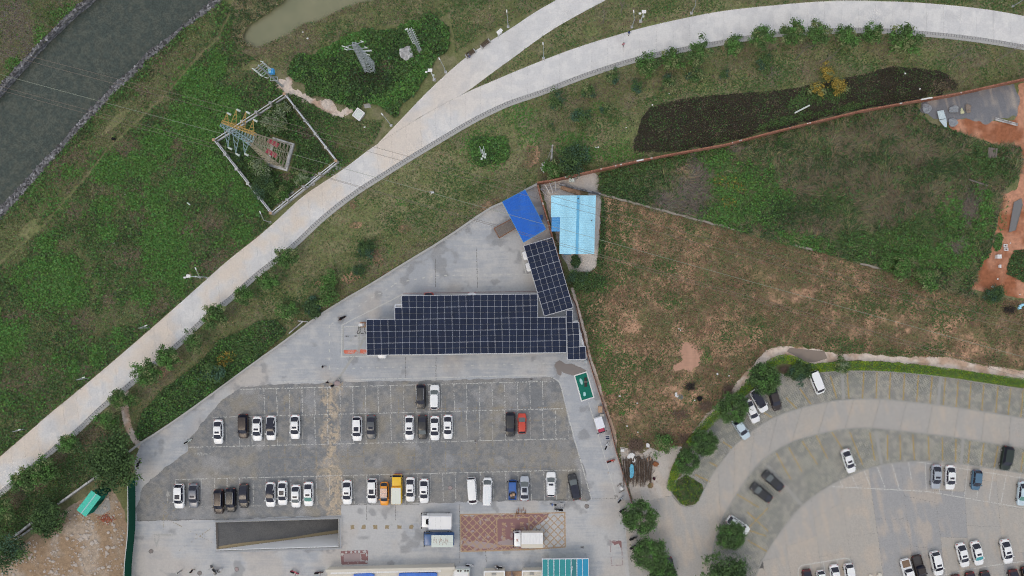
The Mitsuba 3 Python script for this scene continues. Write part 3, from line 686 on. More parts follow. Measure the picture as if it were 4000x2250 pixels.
for col, px, names in ((0, 1968, (('xiao', 2104), ('fang', 2085), ('che', 2068), ('dao', 2049))), (1, 2003, (('jin', 2068), ('yan', 2047))), (2, 2039, (('zhan', 2064), ('yong', 2046)))):
    put('painted_lettering', sheet(unary_union([character(nm, px, y, 15.5, .085) for nm, y in names]), .0447), 'hatch_line', lot)
for pts, fill in (([(1336, 2158), (1432, 2154), (1432, 2197), (1339, 2200)], True), ([(2383, 2112), (2427, 2110), (2432, 2206), (2389, 2209)], False)):
    p = P(wp(pts))
    put('red_marking', sheet(p.exterior.buffer(.28 if fill else .08).difference(unary_union([sg.Point(*p.exterior.interpolate(rng.uniform(0, p.exterior.length)).coords[0]).buffer(rng.uniform(.1, .3), 4) for _ in range(14)])), .0415), 'red_paint' if fill else 'red_faded', lot)
    if fill:
        put('red_marking', sheet(P(wp([(1410, 2163), (1429, 2162), (1430, 2190), (1412, 2188)])), .0415), 'red_paint', lot)
        put('red_marking', sheet(p.buffer(-.3).difference(P(wp([(1409, 2160), (1433, 2160), (1433, 2193), (1409, 2193)]))), .0395), 'red_faded', lot)
    else: put('red_marking', sheet(rough(P(wp([(2386, 2114), (2426, 2112), (2428, 2150), (2418, 2122), (2400, 2130), (2392, 2120)])), .2, .2, .6, 2), .0395), 'red_paint', lot)
# EV bays left of the solar canopy: orange red end bands with two rows of small white lettering, a bolt, wheel stops
ev = sheet(rough(P(wp([(1344, 1368), (1400, 1366), (1400, 1381), (1344, 1382)])), .12, .2, .5, 2), .0412)
dif('orange_band', (.62, .19, .13))
put('bay_band', ev, 'orange_band', lot)
put('bay_band', sheet(rough(P(wp([(1406, 1366), (1432, 1365), (1432, 1380), (1406, 1381)])), .12, .2, .5, 2), .0412), 'orange_band', lot)
marks = [P(wp([(x, y), (x + 2.6, y), (x + 2.6, y + 3.2), (x, y + 3.2)])).difference(sg.Point(*W(x + 1.3, y + 1.6)[:2]).buffer(.035)) for x, y in [(1359 + 4 * i, 1369.5) for i in range(6)] + [(1359 + 4 * i, 1376) for i in range(6)] + [(1421, 1369), (1421, 1375.5), (1425, 1375.5)]]
put('bay_lettering', sheet(unary_union(marks), .0432), 'white_line', lot)
put('bay_bolt', sheet(P(wp([(1373, 1319), (1367, 1330), (1371, 1330), (1368, 1340), (1377, 1327), (1373, 1327)])), .0412), 'worn_line', lot)
for x, y in ((1355, 1313.3), (1389, 1312.7), (1415, 1302.8)):
    k = thing('wheel_stop', f"black rubber wheel stop, {'leftmost in the first open charging bay' if x < 1370 else 'right hand one in the first open charging bay' if x < 1400 else 'in the second charging bay close to the canopy edge'}", 'wheel stop')
    c = W(x, y)
    put('bar', box(c[0] - .3, c[0] + .3, c[1] - .075, c[1] + .075, .03, .13), 'rubber', k)
    for s in (-.2, .2): put('mount_plate', box(c[0] + s - .03, c[0] + s + .03, c[1] - .085, c[1] + .085, .02, .135), 'steel', k)
for i, (x, y) in enumerate((q(3, 0, 1520, 1200), q(3, 0, 2008, 1420), q(3, 0, 2380, 1380), q(3, 2, 752, 747), q(3, 1, 1953, 563))):
    lab = ('round iron manhole cover right of the green hoarding at the lower left', 'round iron manhole cover between the strolling people at the bottom left', 'faint round manhole cover right of the people at the bottom left', 'round manhole cover on the lane below the black slanted car', 'round rusty manhole cover in an empty bay of the lower parking row')[i]
    k = thing('manhole_cover', lab, 'manhole cover')
    m = trimesh.creation.cylinder(.36, .03, sections=24); c = W(x, y); m.apply_translation([c[0], c[1], .045])
    put('lid', m, ('asphalt_patch', 'asphalt_patch', 'red_faded', 'asphalt_patch', 'red_faded')[i], k)
    put('frame', slab(sg.Point(c[0], c[1]).buffer(.44).difference(sg.Point(c[0], c[1]).buffer(.37)), .02, .052), 'joint', k)
for (x, y), lab in ((q(2, 2, 190, 914), 'small black drain grate at the upper right corner of the marked rows'), (q(3, 2, 707, 1160), 'black drain grate below the fire lane markings'), (q(3, 2, 1048, 648), 'black drain grate on the white line near the fence foot')):
    k = thing('drain_grate', lab, 'drain grate'); c = W(x, y)
    put('frame', slab(sg.box(c[0] - .3, c[1] - .16, c[0] + .3, c[1] + .16).difference(sg.box(c[0] - .25, c[1] - .11, c[0] + .25, c[1] + .11)), .02, .06), 'iron', k)
    for i in range(5): put('grate_bar', box(c[0] - .21 + .1 * i, c[0] - .17 + .1 * i, c[1] - .12, c[1] + .12, .02, .055), 'iron', k)

# lines of the slab yard
for s in ([q(3, 3, 600, 547), q(3, 3, 1590, 597), q(3, 3, 2576, 765)], [q(3, 3, 1480, 297), q(3, 3, 2576, 465)]):
    paint(s, .15, 'white_line', .0545, wear=1, parent=yard)
for a, b in (((715, 480), (755, 555)), ((835, 430), (890, 550)), ((960, 378), (1030, 550)), ((1093, 340), (1175, 560)), ((1245, 318), (1320, 580)), ((1410, 298), (1440, 480)), ((1580, 310), (1590, 595)), ((1750, 290), (1720, 610)), ((1882, 305), (1848, 630)), ((2013, 320), (1975, 645)), ((2140, 335), (2097, 660)), ((2275, 355), (2222, 685)), ((2405, 385), (2343, 710)), ((2540, 405), (2478, 735))):
    paint((q(3, 3, *a), q(3, 3, *b)), .14, 'white_line', .055, wear=1, parent=yard)
paint([q(3, 3, *p) for p in ((305, 1560), (302, 1400), (315, 1360), (345, 1340), (560, 1305), (690, 1283), (780, 1268), (815, 1280), (835, 1310))], .2, 'white_line', .055, parent=yard)
for a, b in (((425, 1335), (450, 1560)), ((557, 1308), (590, 1560)), ((692, 1285), (740, 1560))): paint((q(3, 3, *a), q(3, 3, *b)), .16, 'white_line', .0552, parent=yard)
paint([q(3, 3, *p) for p in ((1280, 1310), (1300, 1275), (1540, 1210), (1830, 1130), (2120, 1080), (2370, 1040), (2420, 1060))], .13, 'worn_line', .055, wear=2, parent=yard)
paint([q(3, 3, *p) for p in ((1770, 1440), (1920, 1400), (2200, 1350), (2576, 1300))], .14, 'white_line', .055, wear=1, parent=yard)
for a, b in (((1290, 1310), (1340, 1470)), ((1540, 1210), (1640, 1470)), ((1685, 1170), (1790, 1460)), ((1830, 1130), (1925, 1410)), ((1975, 1105), (2075, 1420)), ((2125, 1085), (2230, 1450)), ((2270, 1060), (2370, 1450)), ((2420, 1060), (2530, 1430))): paint((q(3, 3, *a), q(3, 3, *b)), .13, 'worn_line', .0552, wear=1, parent=yard)
# ---------------------------------------------------------------- walls and fences
def base_top(pts, h):
    """Wall lines were measured at their tops: the same line in metres."""
    return [tuple(W(x, y, h)[:2]) for x, y in pts]


def brick_wall(pts, h, label, name='brick_wall', w=.24):
    k = thing(name, label, 'wall')
    ln = sg.LineString(base_top(pts, h))
    put('body', slab(ln.buffer(w / 2, cap_style='flat', join_style='mitre'), 0, h - .07), 'brick', k)
    n = int(ln.length / .125)
    g = np.random.default_rng(int(ln.length * 10))
    vs, fs, cs = [], [], []
    proto = trimesh.creation.box((.108, w + .01, .07))
    for i in range(n):
        a, b = np.array(ln.interpolate((i + .4) / n, normalized=True).coords[0]), np.array(ln.interpolate(min(1, (i + .6) / n), normalized=True).coords[0])
        d = (b - a) / (np.linalg.norm(b - a) + 1e-9)
        if g.uniform() < .03: continue
        v = proto.vertices
        m = (a + b) / 2
        vs.append(np.column_stack([m[0] + v[:, 0] * d[0] - v[:, 1] * d[1], m[1] + v[:, 0] * d[1] + v[:, 1] * d[0], v[:, 2] + h - .035 + g.uniform(0, .012)]))
        fs.append(proto.faces + 8 * len(fs))
        c = np.array([.36, .17, .12]) * g.uniform(.7, 1.25)
        t = nz(np.array([m[0]]), np.array([m[1]]), 1.1, 5)[0]
        if t > .67: c = np.array([.55, .50, .48]) * g.uniform(.9, 1.1)
        cs.append(np.tile(c, (8, 1)))
    s = put('coping_bricks', V(np.vstack(vs), np.vstack(fs)), 'foliage', k, color=np.vstack(cs))
    labels[s] = {'kind': 'stuff'}
    return k


NE_WALL = [(2099, 712), (2155, 704), (2311, 668), (2486, 629), (2622, 602), (2839, 563), (3000, 520), (3155, 482), (3369, 431), (3583, 392), (3738, 365), (4000, 307), (4500, 200)]
nk = brick_wall(NE_WALL, 2.2, 'long red brick wall running to the upper right below the dark planted bed')
for x0, x1 in (((2487, 628.5), (2514, 623)), ((3598, 389), (3640, 381))):
    a, b = W(*x0, 2.2)[:2], W(*x1, 2.2)[:2]
    put('mortar_cap', slab(line([tuple(a), tuple(b)], .27), 2.1, 2.235), 'debris_white', nk)
for x, y in ((3155, 482), (3165, 480), (3599, 389)):
    c = W(x, y, 2.25); put('loose_brick', box(c[0] - .12, c[0] + .12, c[1] - .08, c[1] + .08, 2.215, 2.29), 'debris_white', nk)
brick_wall([(2101, 722), (2113, 769), (2144, 874), (2163, 940), (2186, 1010)], 2.2, 'short red brick wall between the blue roof and the pale blue shed')

k = thing('boundary_wall', 'pale concrete parapet along the slanting left edge of the car park', 'wall')
LW = [(2097, 722), (2050, 745)], [(1963, 793), (1905, 819), (1738, 936), (1583, 1029), (1427, 1126), (1350, 1169), (1233, 1243), (1117, 1332), (1000, 1415), (855, 1522), (738, 1608), (622, 1687), (552, 1730), (509, 1763)]
for seg in LW:
    ln = sg.LineString(wp(smooth_line(seg, 1)))
    put('wall', slab(ln.buffer(.13, cap_style='flat'), 0, .50), 'plaster', k)
    put('coping', slab(ln.buffer(.20, cap_style='flat'), .50, .58), 'kerb', k)
k = thing('retaining_wall', 'dark topped concrete retaining wall behind the green roofed hut', 'wall')
for seg in ([(48, 2100), (140, 2028)], [(224, 1970), (370, 1865), (425, 1830)]):
    ln = sg.LineString(base_top(seg, 1.6))
    put('wall', slab(ln.buffer(.12, cap_style='flat'), 0, 1.5), 'concrete', k); put('coping', slab(ln.buffer(.17, cap_style='flat'), 1.5, 1.6), 'plaster', k)
ln = sg.LineString(base_top([(60, 2108), (142, 2050)], .7))
put('lower_wall', slab(ln.buffer(.13, cap_style='flat'), 0, .7), 'plaster', k)

k = thing('hoarding', 'dark green construction hoarding along the left edge of the car park', 'fence')
HB = [(528, 1866), (529, 1960), (529, 2050), (525, 2100), (518, 2160), (515, 2200), (513, 2252), (510, 2400)]
wl = wp(smooth_line(HB, 1))
n = 0
for a, b in zip(wl[:-1], wl[1:]):
    m = max(1, round(math.dist(a, b) / 1.1))
    for i in range(m):
        p, r = lerp(a, b, i / m), lerp(a, b, (i + .985) / m)
        put('panel', slab(line([tuple(p), tuple(r)], .05), .02, 2.55), 'hoarding_green', k)
put('top_rail', slab(sg.LineString(wl).buffer(.06, cap_style='flat'), 2.55, 2.62), 'galvanised', k)
for i in range(0, len(wl), 3): put('post', box(wl[i][0] - .10, wl[i][0] - .04, wl[i][1] - .03, wl[i][1] + .03, 0, 2.5), 'iron', k)

# rusty fence on the right of the car park: posts with two rails and infill bars
k = thing('iron_fence', 'long rusty brown fence along the right edge of the car park', 'fence')
FB = [(2190, 1018), (2214, 1126), (2249, 1188), (2272, 1289), (2295, 1386), (2322, 1476), (2357, 1584), (2385, 1670), (2408, 1765), (2443, 1881), (2467, 1960)]
fl = sg.LineString(wp(FB))
put('plinth', slab(fl.buffer(.11, cap_style='flat'), 0, .45), 'brick', k)
n = int(fl.length / 2.0)
pts = [fl.interpolate(i / n, normalized=True).coords[0] for i in range(n + 1)]
for p in pts: put('post', box(p[0] - .06, p[0] + .06, p[1] - .06, p[1] + .06, 0, 1.9), 'rust' if rng.uniform() < .3 else 'brick', k)
for i in range(n):
    a, b = pts[i], pts[i + 1]
    for z in (.7, 1.25, 1.8): put('rail', beam((a[0], a[1], z), (b[0], b[1], z), .05), 'iron', k)
    put('infill_bars', cat([tube((*lerp(a, b, t), .45), (*lerp(a, b, t), 1.78), .014, 4) for t in np.linspace(.08, .92, 9)]), 'iron', k)
k = thing('low_wall', 'low weathered stone wall running down right across the field from the pale blue shed', 'wall')
for j, seg in enumerate(([(2335, 757), (2500, 800), (2690, 850), (2868, 897)], [(3095, 957), (3140, 968), (3172, 978)], [(3355, 1030), (3440, 1052)])):
    put('wall', slab(rough(line(wp(seg), .36), .16, .3, .9, 3), 0, .45), 'old_stone', k)
k = thing('block_wall', 'low brown wall stub above the pale blue shed', 'wall')
put('wall', slab(line(wp([(2185, 722), (2240, 737), (2345, 760)]), .3), 0, 1.0), 'stone', k)
put('earth_bank', slab(rough(P(wp([(2188, 740), (2195, 728), (2298, 752), (2298, 762), (2260, 763)])), .15, .3, .8, 1), 0, .5), 'dry_soil', k)

# enclosure of the pylon: white rails on concrete posts over a plinth
ENC = [(1110, 366), (1312, 628), (1056, 832), (834, 546)]
k = thing('tower_enclosure', 'square enclosure of white rails and concrete posts round the lattice pylon', 'fence')
HF = 2.0
cs = [W(x, y, HF)[:2] for x, y in ENC]
for i in range(4):
    a, b = cs[i], cs[(i + 1) % 4]
    L = math.dist(a, b)
    n = max(2, round(L / 3.6))
    d = (b - a) / L
    put('plinth', slab(line([tuple(a), tuple(b)], .24), 0, .55), 'plaster', k)
    for j in range(n):
        p = a + (b - a) * j / n
        put('post', slab(sg.box(p[0] - .2, p[1] - .2, p[0] + .2, p[1] + .2), 0, HF), 'concrete', k)
        put('post_cap', slab(sg.box(p[0] - .26, p[1] - .26, p[0] + .26, p[1] + .26), HF, HF + .08), 'tan_board' if j == 0 else 'plaster', k)
        e = a + (b - a) * (j + 1) / n
        p2, e2 = p + d * .25, e - d * .25
        for z in (.75, HF - .12): put('rail', beam((*p2, z), (*e2, z), .11), 'rail_white', k)
        m = int(L / n / .2)
        put('infill_bars', cat([tube((*lerp(p2, e2, (t + .5) / m), .56), (*lerp(p2, e2, (t + .5) / m), HF - .14), .016, 4) for t in range(m)]), 'iron', k)

# ---------------------------------------------------------------- lattice towers, poles and wires
def lattice(parent, base, top, zs, mats, name='leg', r=.07, rb=.035, horizontals=True):
    """Four tapering legs with cross bracing between the corner quads base (z=zs[0]) and top (z=zs[-1])."""
    base, top = np.asarray(base, float), np.asarray(top, float)
    at = lambda c, z: np.array([*(base[c] + (top[c] - base[c]) * (z - zs[0]) / (zs[-1] - zs[0])), z])
    for c in range(4):
        put('leg', cat([beam(at(c, a), at(c, b), r) for a, b in zip(zs[:-1], zs[1:])]), mats[0], parent)
    for f in range(4):
        ms = []
        for a, b in zip(zs[:-1], zs[1:]):
            ms += [beam(at(f, a), at((f + 1) % 4, b), rb), beam(at((f + 1) % 4, a), at(f, b), rb)]
            if horizontals: ms.append(beam(at(f, b), at((f + 1) % 4, b), rb))
        put('bracing', cat(ms), mats[1], parent)
    return at


HP = 19.6
pylon = thing('lattice_pylon', 'tall lattice pylon with yellow peaks and pale blue crossarms inside the square enclosure', 'pylon')
foot = np.array([W(x, y)[:2] for x, y in ((1049, 642), (1118, 661), (1143, 568), (1074, 547))])
head = np.array([W(x, y, HP - .8)[:2] for x, y in ((945, 536), (986, 562), (1000, 526), (965, 512))])
put('plinth_frame', slab(P([tuple(p) for p in foot]).buffer(.38, join_style='mitre').difference(P([tuple(p) for p in foot]).buffer(-.2)), 0, .5), 'plaster', pylon)
lattice(pylon, foot, head, list(np.linspace(.4, HP - .8, 10)), ('tower_steel', 'tower_steel'), r=.13, rb=.06)


def truss(a, b, h, wd, n, col, name='crossarm'):
    """A box truss from a to b."""
    a, b = np.asarray(a, float), np.asarray(b, float)
    d = (b - a) / np.linalg.norm(b - a)
    s = np.array([-d[1], d[0], 0]) * wd / 2
    up = np.array([0, 0, h])
    at = lambda t, i, j: a + (b - a) * t + s * i + up * j
    ms = [beam(at(0, i, j), at(1, i, j), .085) for i in (-1, 1) for j in (0, 1)]
    for k in range(n):
        t, r = k / n, (k + 1) / n
        ms += [beam(at(t, -1, 1), at(r, 1, 1), .07), beam(at(t, 1, 0), at(r, 1, 1), .07), beam(at(t, -1, 1), at(r, -1, 0), .07), beam(at(t, -1, 1), at(t, 1, 1), .07)]
    put(name, cat(ms), col, pylon)


truss(W(872, 477, HP), W(1000, 526, HP), .5, .45, 11, 'tower_yellow')
truss(W(869, 488, HP - 1), W(986, 562, HP - 1), .6, .7, 10, 'tower_blue')
put('tie_bracing', cat([beam(lerp(W(872, 477, HP), W(1000, 526, HP), t), lerp(W(869, 488, HP - 1), W(986, 562, HP - 1), t + e), .07) for t in np.linspace(0, .95, 12) for e in (0, .05)]), 'tower_blue', pylon)
tips = []
for px, py, bx, by in ((887, 441, 884, 482), (924, 427, 912, 492), (961, 436, 946, 505), (990, 467, 982, 519)):
    tip = W(px, py, HP + .3)
    ft = [W(bx - 12, by - 5, HP), W(bx + 10, by + 4, HP), W(bx - 12, by - 5, HP + .5), W(bx + 10, by + 4, HP + .5)]
    put('peak', cat([beam(f, tip, .075) for f in ft] + [beam(lerp(ft[2], tip, t), lerp(ft[3], tip, t + .12), .07) for t in (.1, .35, .6)]), 'tower_yellow', pylon)
    tips.append(tip)
for px, py, bx, by in ((891, 576, 886, 500), (921, 600, 922, 524), (955, 600, 962, 548)):
    tip = W(px, py, HP - 1.2)
    ft = [W(bx - 14, by - 9, HP - 1), W(bx + 12, by + 8, HP - 1), W(bx - 14, by - 9, HP - .4), W(bx + 12, by + 8, HP - .4)]
    put('arm', cat([beam(f, tip, .07) for f in ft] + [beam(lerp(ft[2], tip, t), lerp(ft[3], tip, t + .12), .06) for t in (.1, .35, .6)]), 'tower_blue', pylon)
    tips.append(tip)
for tip in tips:
    d = np.array([.62, -.32, -.05])
    put('insulator', cat([tube(tip, tip + d, .12, 8)] + [tube(tip + d * t, tip + d * (t + .08), .2, 8) for t in (.2, .45, .7, .9)]), 'insulator', pylon)
for px, py in ((1066, 557), (1060, 598)):
    m = cat([box(-1.1 + .28 * i, -1.1 + .28 * i + .22, -.42 + .3 * j, -.42 + .3 * j + .22, 0, .07) for i in range(8) for j in range(3) if (i * 3 + j) % 7] + [box(-1.12, 1.14, -.45, .42, -.04, -.01)])
    m.apply_transform(trimesh.transformations.rotation_matrix(-.52, [0, 0, 1])).apply_translation(W(px, py, 4.6))
    put('warning_board', m, 'tower_red', pylon)


def wire(a, b, r, col, sag, label):
    k = thing('overhead_wire', label, 'wire', 'overhead wires strung from the lattice pylon')
    a, b = np.asarray(a, float), np.asarray(b, float)
    t = np.linspace(0, 1, 15)
    p = a + (b - a) * t[:, None]
    p[:, 2] -= sag * 4 * t * (1 - t)
    scene[k] = mikit.ply(pipe(list(p), r, 4), col)


THICK = W(869, 522, HP - 1)
NWL = ('brown wire crossing the river, the uppermost of the set', 'brown wire crossing the river just below the uppermost one', 'pale thick wire crossing the river in the middle of the set', 'brown wire crossing the river just below the thick pale one', 'brown wire crossing the river, the lowest of the set')
for tip, px, col, r, lab in ((tips[1], (-300, 110), 'wire_dark', .026, NWL[0]), (tips[0], (-300, 128), 'wire_dark', .026, NWL[1]), (THICK, (-300, 209), 'wire_light', .028, NWL[2]), (tips[4], (-300, 255), 'wire_dark', .026, NWL[3]), (tips[5], (-300, 270), 'wire_dark', .026, NWL[4])):
    wire(tip, W(*px, HP - 1), r, col, .5, lab)
SEL = [(tips[2], (4300, 1352), 'wire_dark', .026, 'brown wire over the pale blue shed, the uppermost one'), (tips[3], (4300, 1382), 'wire_dark', .026, 'brown wire over the pale blue shed, second from the top'), (W(984, 558, HP - 1), (4300, 1478), 'wire_light', .028, 'pale thick wire that crosses the blue roof and the dry field'),
       (tips[6], (4300, 1546), 'wire_dark', .026, 'brown wire below the thick pale one on the dry field'), (W(960, 604, HP - 2), (4300, 1563), 'wire_dark', .026, 'lowest brown wire over the dry field')]
for tip, px, col, r, lab in SEL: wire(tip, W(*px, HP - 2), r, col, .5, lab)


def arm_set(parent, c, z, d, length, drop=.35, both=True, col='galvanised'):
    """A short crossarm with insulators."""
    d = np.asarray(d, float) / np.linalg.norm(d)
    ms = [beam((*(c - d * length), z), (*(c + d * length), z), .09)]
    put('crossarm', cat(ms), col, parent)
    for s in ((-1, 1) if both else (1,)):
        e = c + d * length * s
        put('insulator', cat([tube((*e, z), (*(e + np.array([-.55, .2])), z - .05), .09, 8), tube((*e, z - .06), (*e, z + .22), .07, 6)]), 'insulator', parent)


# the telecom pole on the left
pb, kx = W(1104, 338)[:2], thing('equipment_pole', 'steel pole with crossarms and a bright blue box at the dirt track', 'pole')
put('pole', tube((*pb, 0), (*pb, 12.2), .24, 12, .14), 'galvanised', kx)
for i, z in enumerate((6.5, 8.2, 9.1, 10.2, 11.0, 11.9)):
    arm_set(kx, pb, z, (.75, .65), 1.0 if i else .7)
    if i > 1: put('brace', cat([beam((*(pb + np.array([.7, .6])), z), (*(pb + np.array([.7, .6])), z - .8), .06), beam((*(pb - np.array([.7, .6])), z), (*(pb - np.array([.7, .6])), z - .8), .06)]), 'galvanised', kx)
put('equipment_box', box(pb[0] + .15, pb[0] + 1.0, pb[1] + .05, pb[1] + .95, 6.9, 7.8), 'roof_sky_blue', kx)
put('box_lid', box(pb[0] + .12, pb[0] + .6, pb[1] + .1, pb[1] + .98, 7.8, 7.9), 'roof_pale_blue', kx)
put('platform', cat([box(pb[0] - .7, pb[0] + .7, pb[1] - .4, pb[1] - .3, 4.6, 4.7), box(pb[0] - .7, pb[0] + .7, pb[1] + .3, pb[1] + .4, 4.6, 4.7), box(pb[0] - .7, pb[0] - .6, pb[1] - .4, pb[1] + .4, 4.6, 4.7), box(pb[0] + .6, pb[0] + .7, pb[1] - .4, pb[1] + .4, 4.6, 4.7)]), 'galvanised', kx)
# the lattice tower in the middle
tb, kx = W(1448, 268)[:2], thing('lattice_tower', 'grey lattice tower with white insulators standing in the bushes', 'tower')
hx = 13.0
fb = [tb + np.array(v) for v in ((-.95, -.95), (.95, -.95), (.95, .95), (-.95, .95))]
ft = [tb + np.array(v) for v in ((-.3, -.3), (.3, -.3), (.3, .3), (-.3, .3))]
lattice(kx, fb, ft, list(np.linspace(0, hx, 11)), ('galvanised', 'galvanised'), r=.12, rb=.07)
for z, d, ln in ((12.8, (.9, .25), 1.7), (10.6, (.95, .1), 1.8), (9.2, (.9, -.3), 2.0)): arm_set(kx, tb, z, d, ln)
put('cable_bracket', cat([beam((*(tb + np.array([.3, .2])), 8.6 + .25 * i), (*(tb + np.array([2.2, .35])), 8.6 + .25 * i), .06) for i in range(3)]), 'pole_white', kx)
# the monopole with short brackets
mb, kx = W(1637, 196)[:2], thing('bracket_pole', 'pale steel pole with a row of short brackets left of the grey boulder', 'pole')
put('pole', tube((*mb, 0), (*mb, 10.5), .24, 12, .16), 'galvanised', kx)
put('second_tube', tube((*(mb + np.array([.35, .1])), .4), (*(mb + np.array([.35, .1])), 10.8), .07, 8), 'pole_white', kx)
for i in range(8):
    z = 3.0 + i * .95
    put('bracket', cat([beam((*mb, z), (*(mb + np.array([-.75, .3])), z), .07), beam((*mb, z), (*(mb + np.array([.65, .25])), z), .05), tube((*(mb + np.array([-.75, .3])), z), (*(mb + np.array([-.75, .3])), z + .3), .06, 6)]), 'pole_white', kx)
put('top_insulator', tube((*(mb + np.array([-.4, .2])), 10.3), (*(mb + np.array([-.9, .0])), 10.2), .13, 8), 'insulator', kx)
put('footing', slab(sg.Point(*mb).buffer(.7, 4), 0, .3), 'plaster', kx)
# the small equipment pole in the green thicket and the leaning utility pole
eb, kx = W(1893, 617)[:2], thing('pole_equipment', 'stubby white pole with equipment in the round green thicket', 'pole')
put('pole', tube((*eb, 0), (*eb, 7.0), .16, 10, .12), 'pole_white', kx)
for s in (-.35, .3): put('mast_arm', tube((*(eb + np.array([s, .1])), 3.5), (*(eb + np.array([s, .4])), 8.2), .06, 6), 'pole_white', kx)
for x, y, z in ((-.1, -.35, 3.0), (.3, -.5, 2.6), (-.4, -.7, 2.2), (.4, -.1, 3.4)): put('equipment', box(eb[0] + x - .16, eb[0] + x + .16, eb[1] + y - .16, eb[1] + y + .16, z, z + .5), 'insulator', kx)
ub, kx = W(2153, 631)[:2], thing('utility_pole', 'concrete utility pole beside the dark round shrub', 'pole')
put('pole', tube((*ub, 0), (ub[0] - .1, ub[1] + .25, 12.6), .19, 10, .12), 'plaster', kx)
put('stay', tube((ub[0] - .75, ub[1] + .35, 0), (ub[0] - .25, ub[1] + .3, 9.6), .04, 6), 'plaster', kx)
put('cap', tube((ub[0] - .1, ub[1] + .25, 12.6), (ub[0] - .1, ub[1] + .25, 12.75), .16, 8), 'concrete', kx)
kx = thing('fallen_post', 'broken white concrete posts leaning together left of the yellow green shrub', 'post')
for a, b in (((2118, 640), (2124, 678)), ((2112, 655), (2120, 672)), ((2127, 634), (2121, 668))): put('post', tube((*W(*a)[:2], .25), (*W(*b)[:2], .5), .14, 8), 'plaster', kx)
for (a, b), lab in zip((((3102, 443), (3159, 414)), ((735, 793), (747, 802))), ('long pale pipe lying on the dark planted bed', 'short pale plank lying in the meadow')):
    kx = thing('pipe' if 'pipe' in lab else 'plank', lab, 'pipe' if 'pipe' in lab else 'plank')
    scene[kx] = mikit.ply(tube((*W(*a)[:2], .35), (*W(*b)[:2], .5), .16 if 'pipe' in lab else .12, 10), 'insulator')
kx = thing('fallen_pole', 'fallen white pole with a crossarm lying outside the left wall of the car park', 'pole')
put('pole', tube((*W(1131, 1302)[:2], .3), (*W(1186, 1256)[:2], .55), .11, 8), 'plaster', kx)
put('crossarm', tube((*W(1168, 1253)[:2], .6), (*W(1206, 1257)[:2], .6), .09, 8), 'plaster', kx)


def street_lamp(px, py, d, label, h=3.4):
    """A post with an outreach arm and a lamp head."""
    c, d = W(px, py)[:2], np.asarray(d, float) / np.linalg.norm(d)
    k = thing('street_lamp', label, 'lamp', 'slim grey lamp posts along the white path')
    put('footing', box(c[0] - .25, c[0] + .25, c[1] - .25, c[1] + .25, 0, .12), 'plaster', k)
    put('pole', tube((*c, .1), (*c, h), .09, 8, .06), 'galvanised', k)
    put('arm', tube((*c, h - .05), (*(c + d * 1.3), h + .25), .04, 6), 'galvanised', k)
    e = c + d * 1.3
    put('lamp_head', tube((*e, h + .25), (*(e + d * .5), h + .3), .11, 6), 'sign_white', k)


def camera_pole(px, py, label, h=4.2, tilt=(-.1, .1)):
    c = W(px, py)[:2]
    k = thing('camera_pole', label, 'pole')
    put('footing', box(c[0] - .3, c[0] + .3, c[1] - .3, c[1] + .3, 0, .14), 'plaster', k)
    put('pole', tube((*c, .1), (c[0], c[1], h), .11, 8, .08), 'pole_white', k)
    put('solar_panel', box(c[0] - .45, c[0] + .35, c[1] - .3, c[1] + .3, h, h + .06), 'sign_white', k)
    put('lamp_head', cat([tube((c[0], c[1], h - .5), (c[0] - .7, c[1] - .25, h - .2), .05, 6), box(c[0] - 1.0, c[0] - .6, c[1] - .42, c[1] - .1, h - .25, h - .1)]), 'sign_white', k)
    put('control_box', box(c[0] + .1, c[0] + .35, c[1] - .1, c[1] + .14, h * .45, h * .45 + .45), 'insulator', k)


for x, y, d, lab in ((99, 1675, (.9, .28), 'grey lamp post on the far lower left verge of the white path'), (343, 1477, (.9, .3), 'grey lamp post left of the white path, second from the bottom'), (580, 1280, (.9, .3), 'grey lamp post left of the white path, third from the bottom'),
                     (809, 1083, (-.2, .6), 'grey lamp post just right of the white solar lamp on the left verge'), (1055, 868, (-.3, .8), 'grey lamp post at the lowest corner of the pylon enclosure'), (1528, 490, (-.5, .6), 'grey lamp post left of the fork by the white hatch'),
                     (1741, 282, (-.4, .7), 'grey lamp post beside the white solar lamp near the fork'), (1985, 105, (-.1, 1), 'lamp post left of the upper fork branch near the top bench'), (2123, 228, (-.1, 1), 'lamp post in the grass wedge between the two paths'), (2468, 106, (-.1, 1), 'lamp post above the walking people'), (2700, 52, (.1, 1), 'lamp post on the upper verge right of the bare trees'), (3956, 25, (.1, 1), 'lamp post at the top right corner of the picture')):
    street_lamp(x, y, d, lab)
camera_pole(785, 1083, 'white solar lamp pole on the left verge of the white path', 5.0)
camera_pole(1697, 312, 'white solar lamp pole left of the fork of the path', 5.6)
camera_pole(2502, 84, 'white solar lamp pole above the people on the path', 4.6)
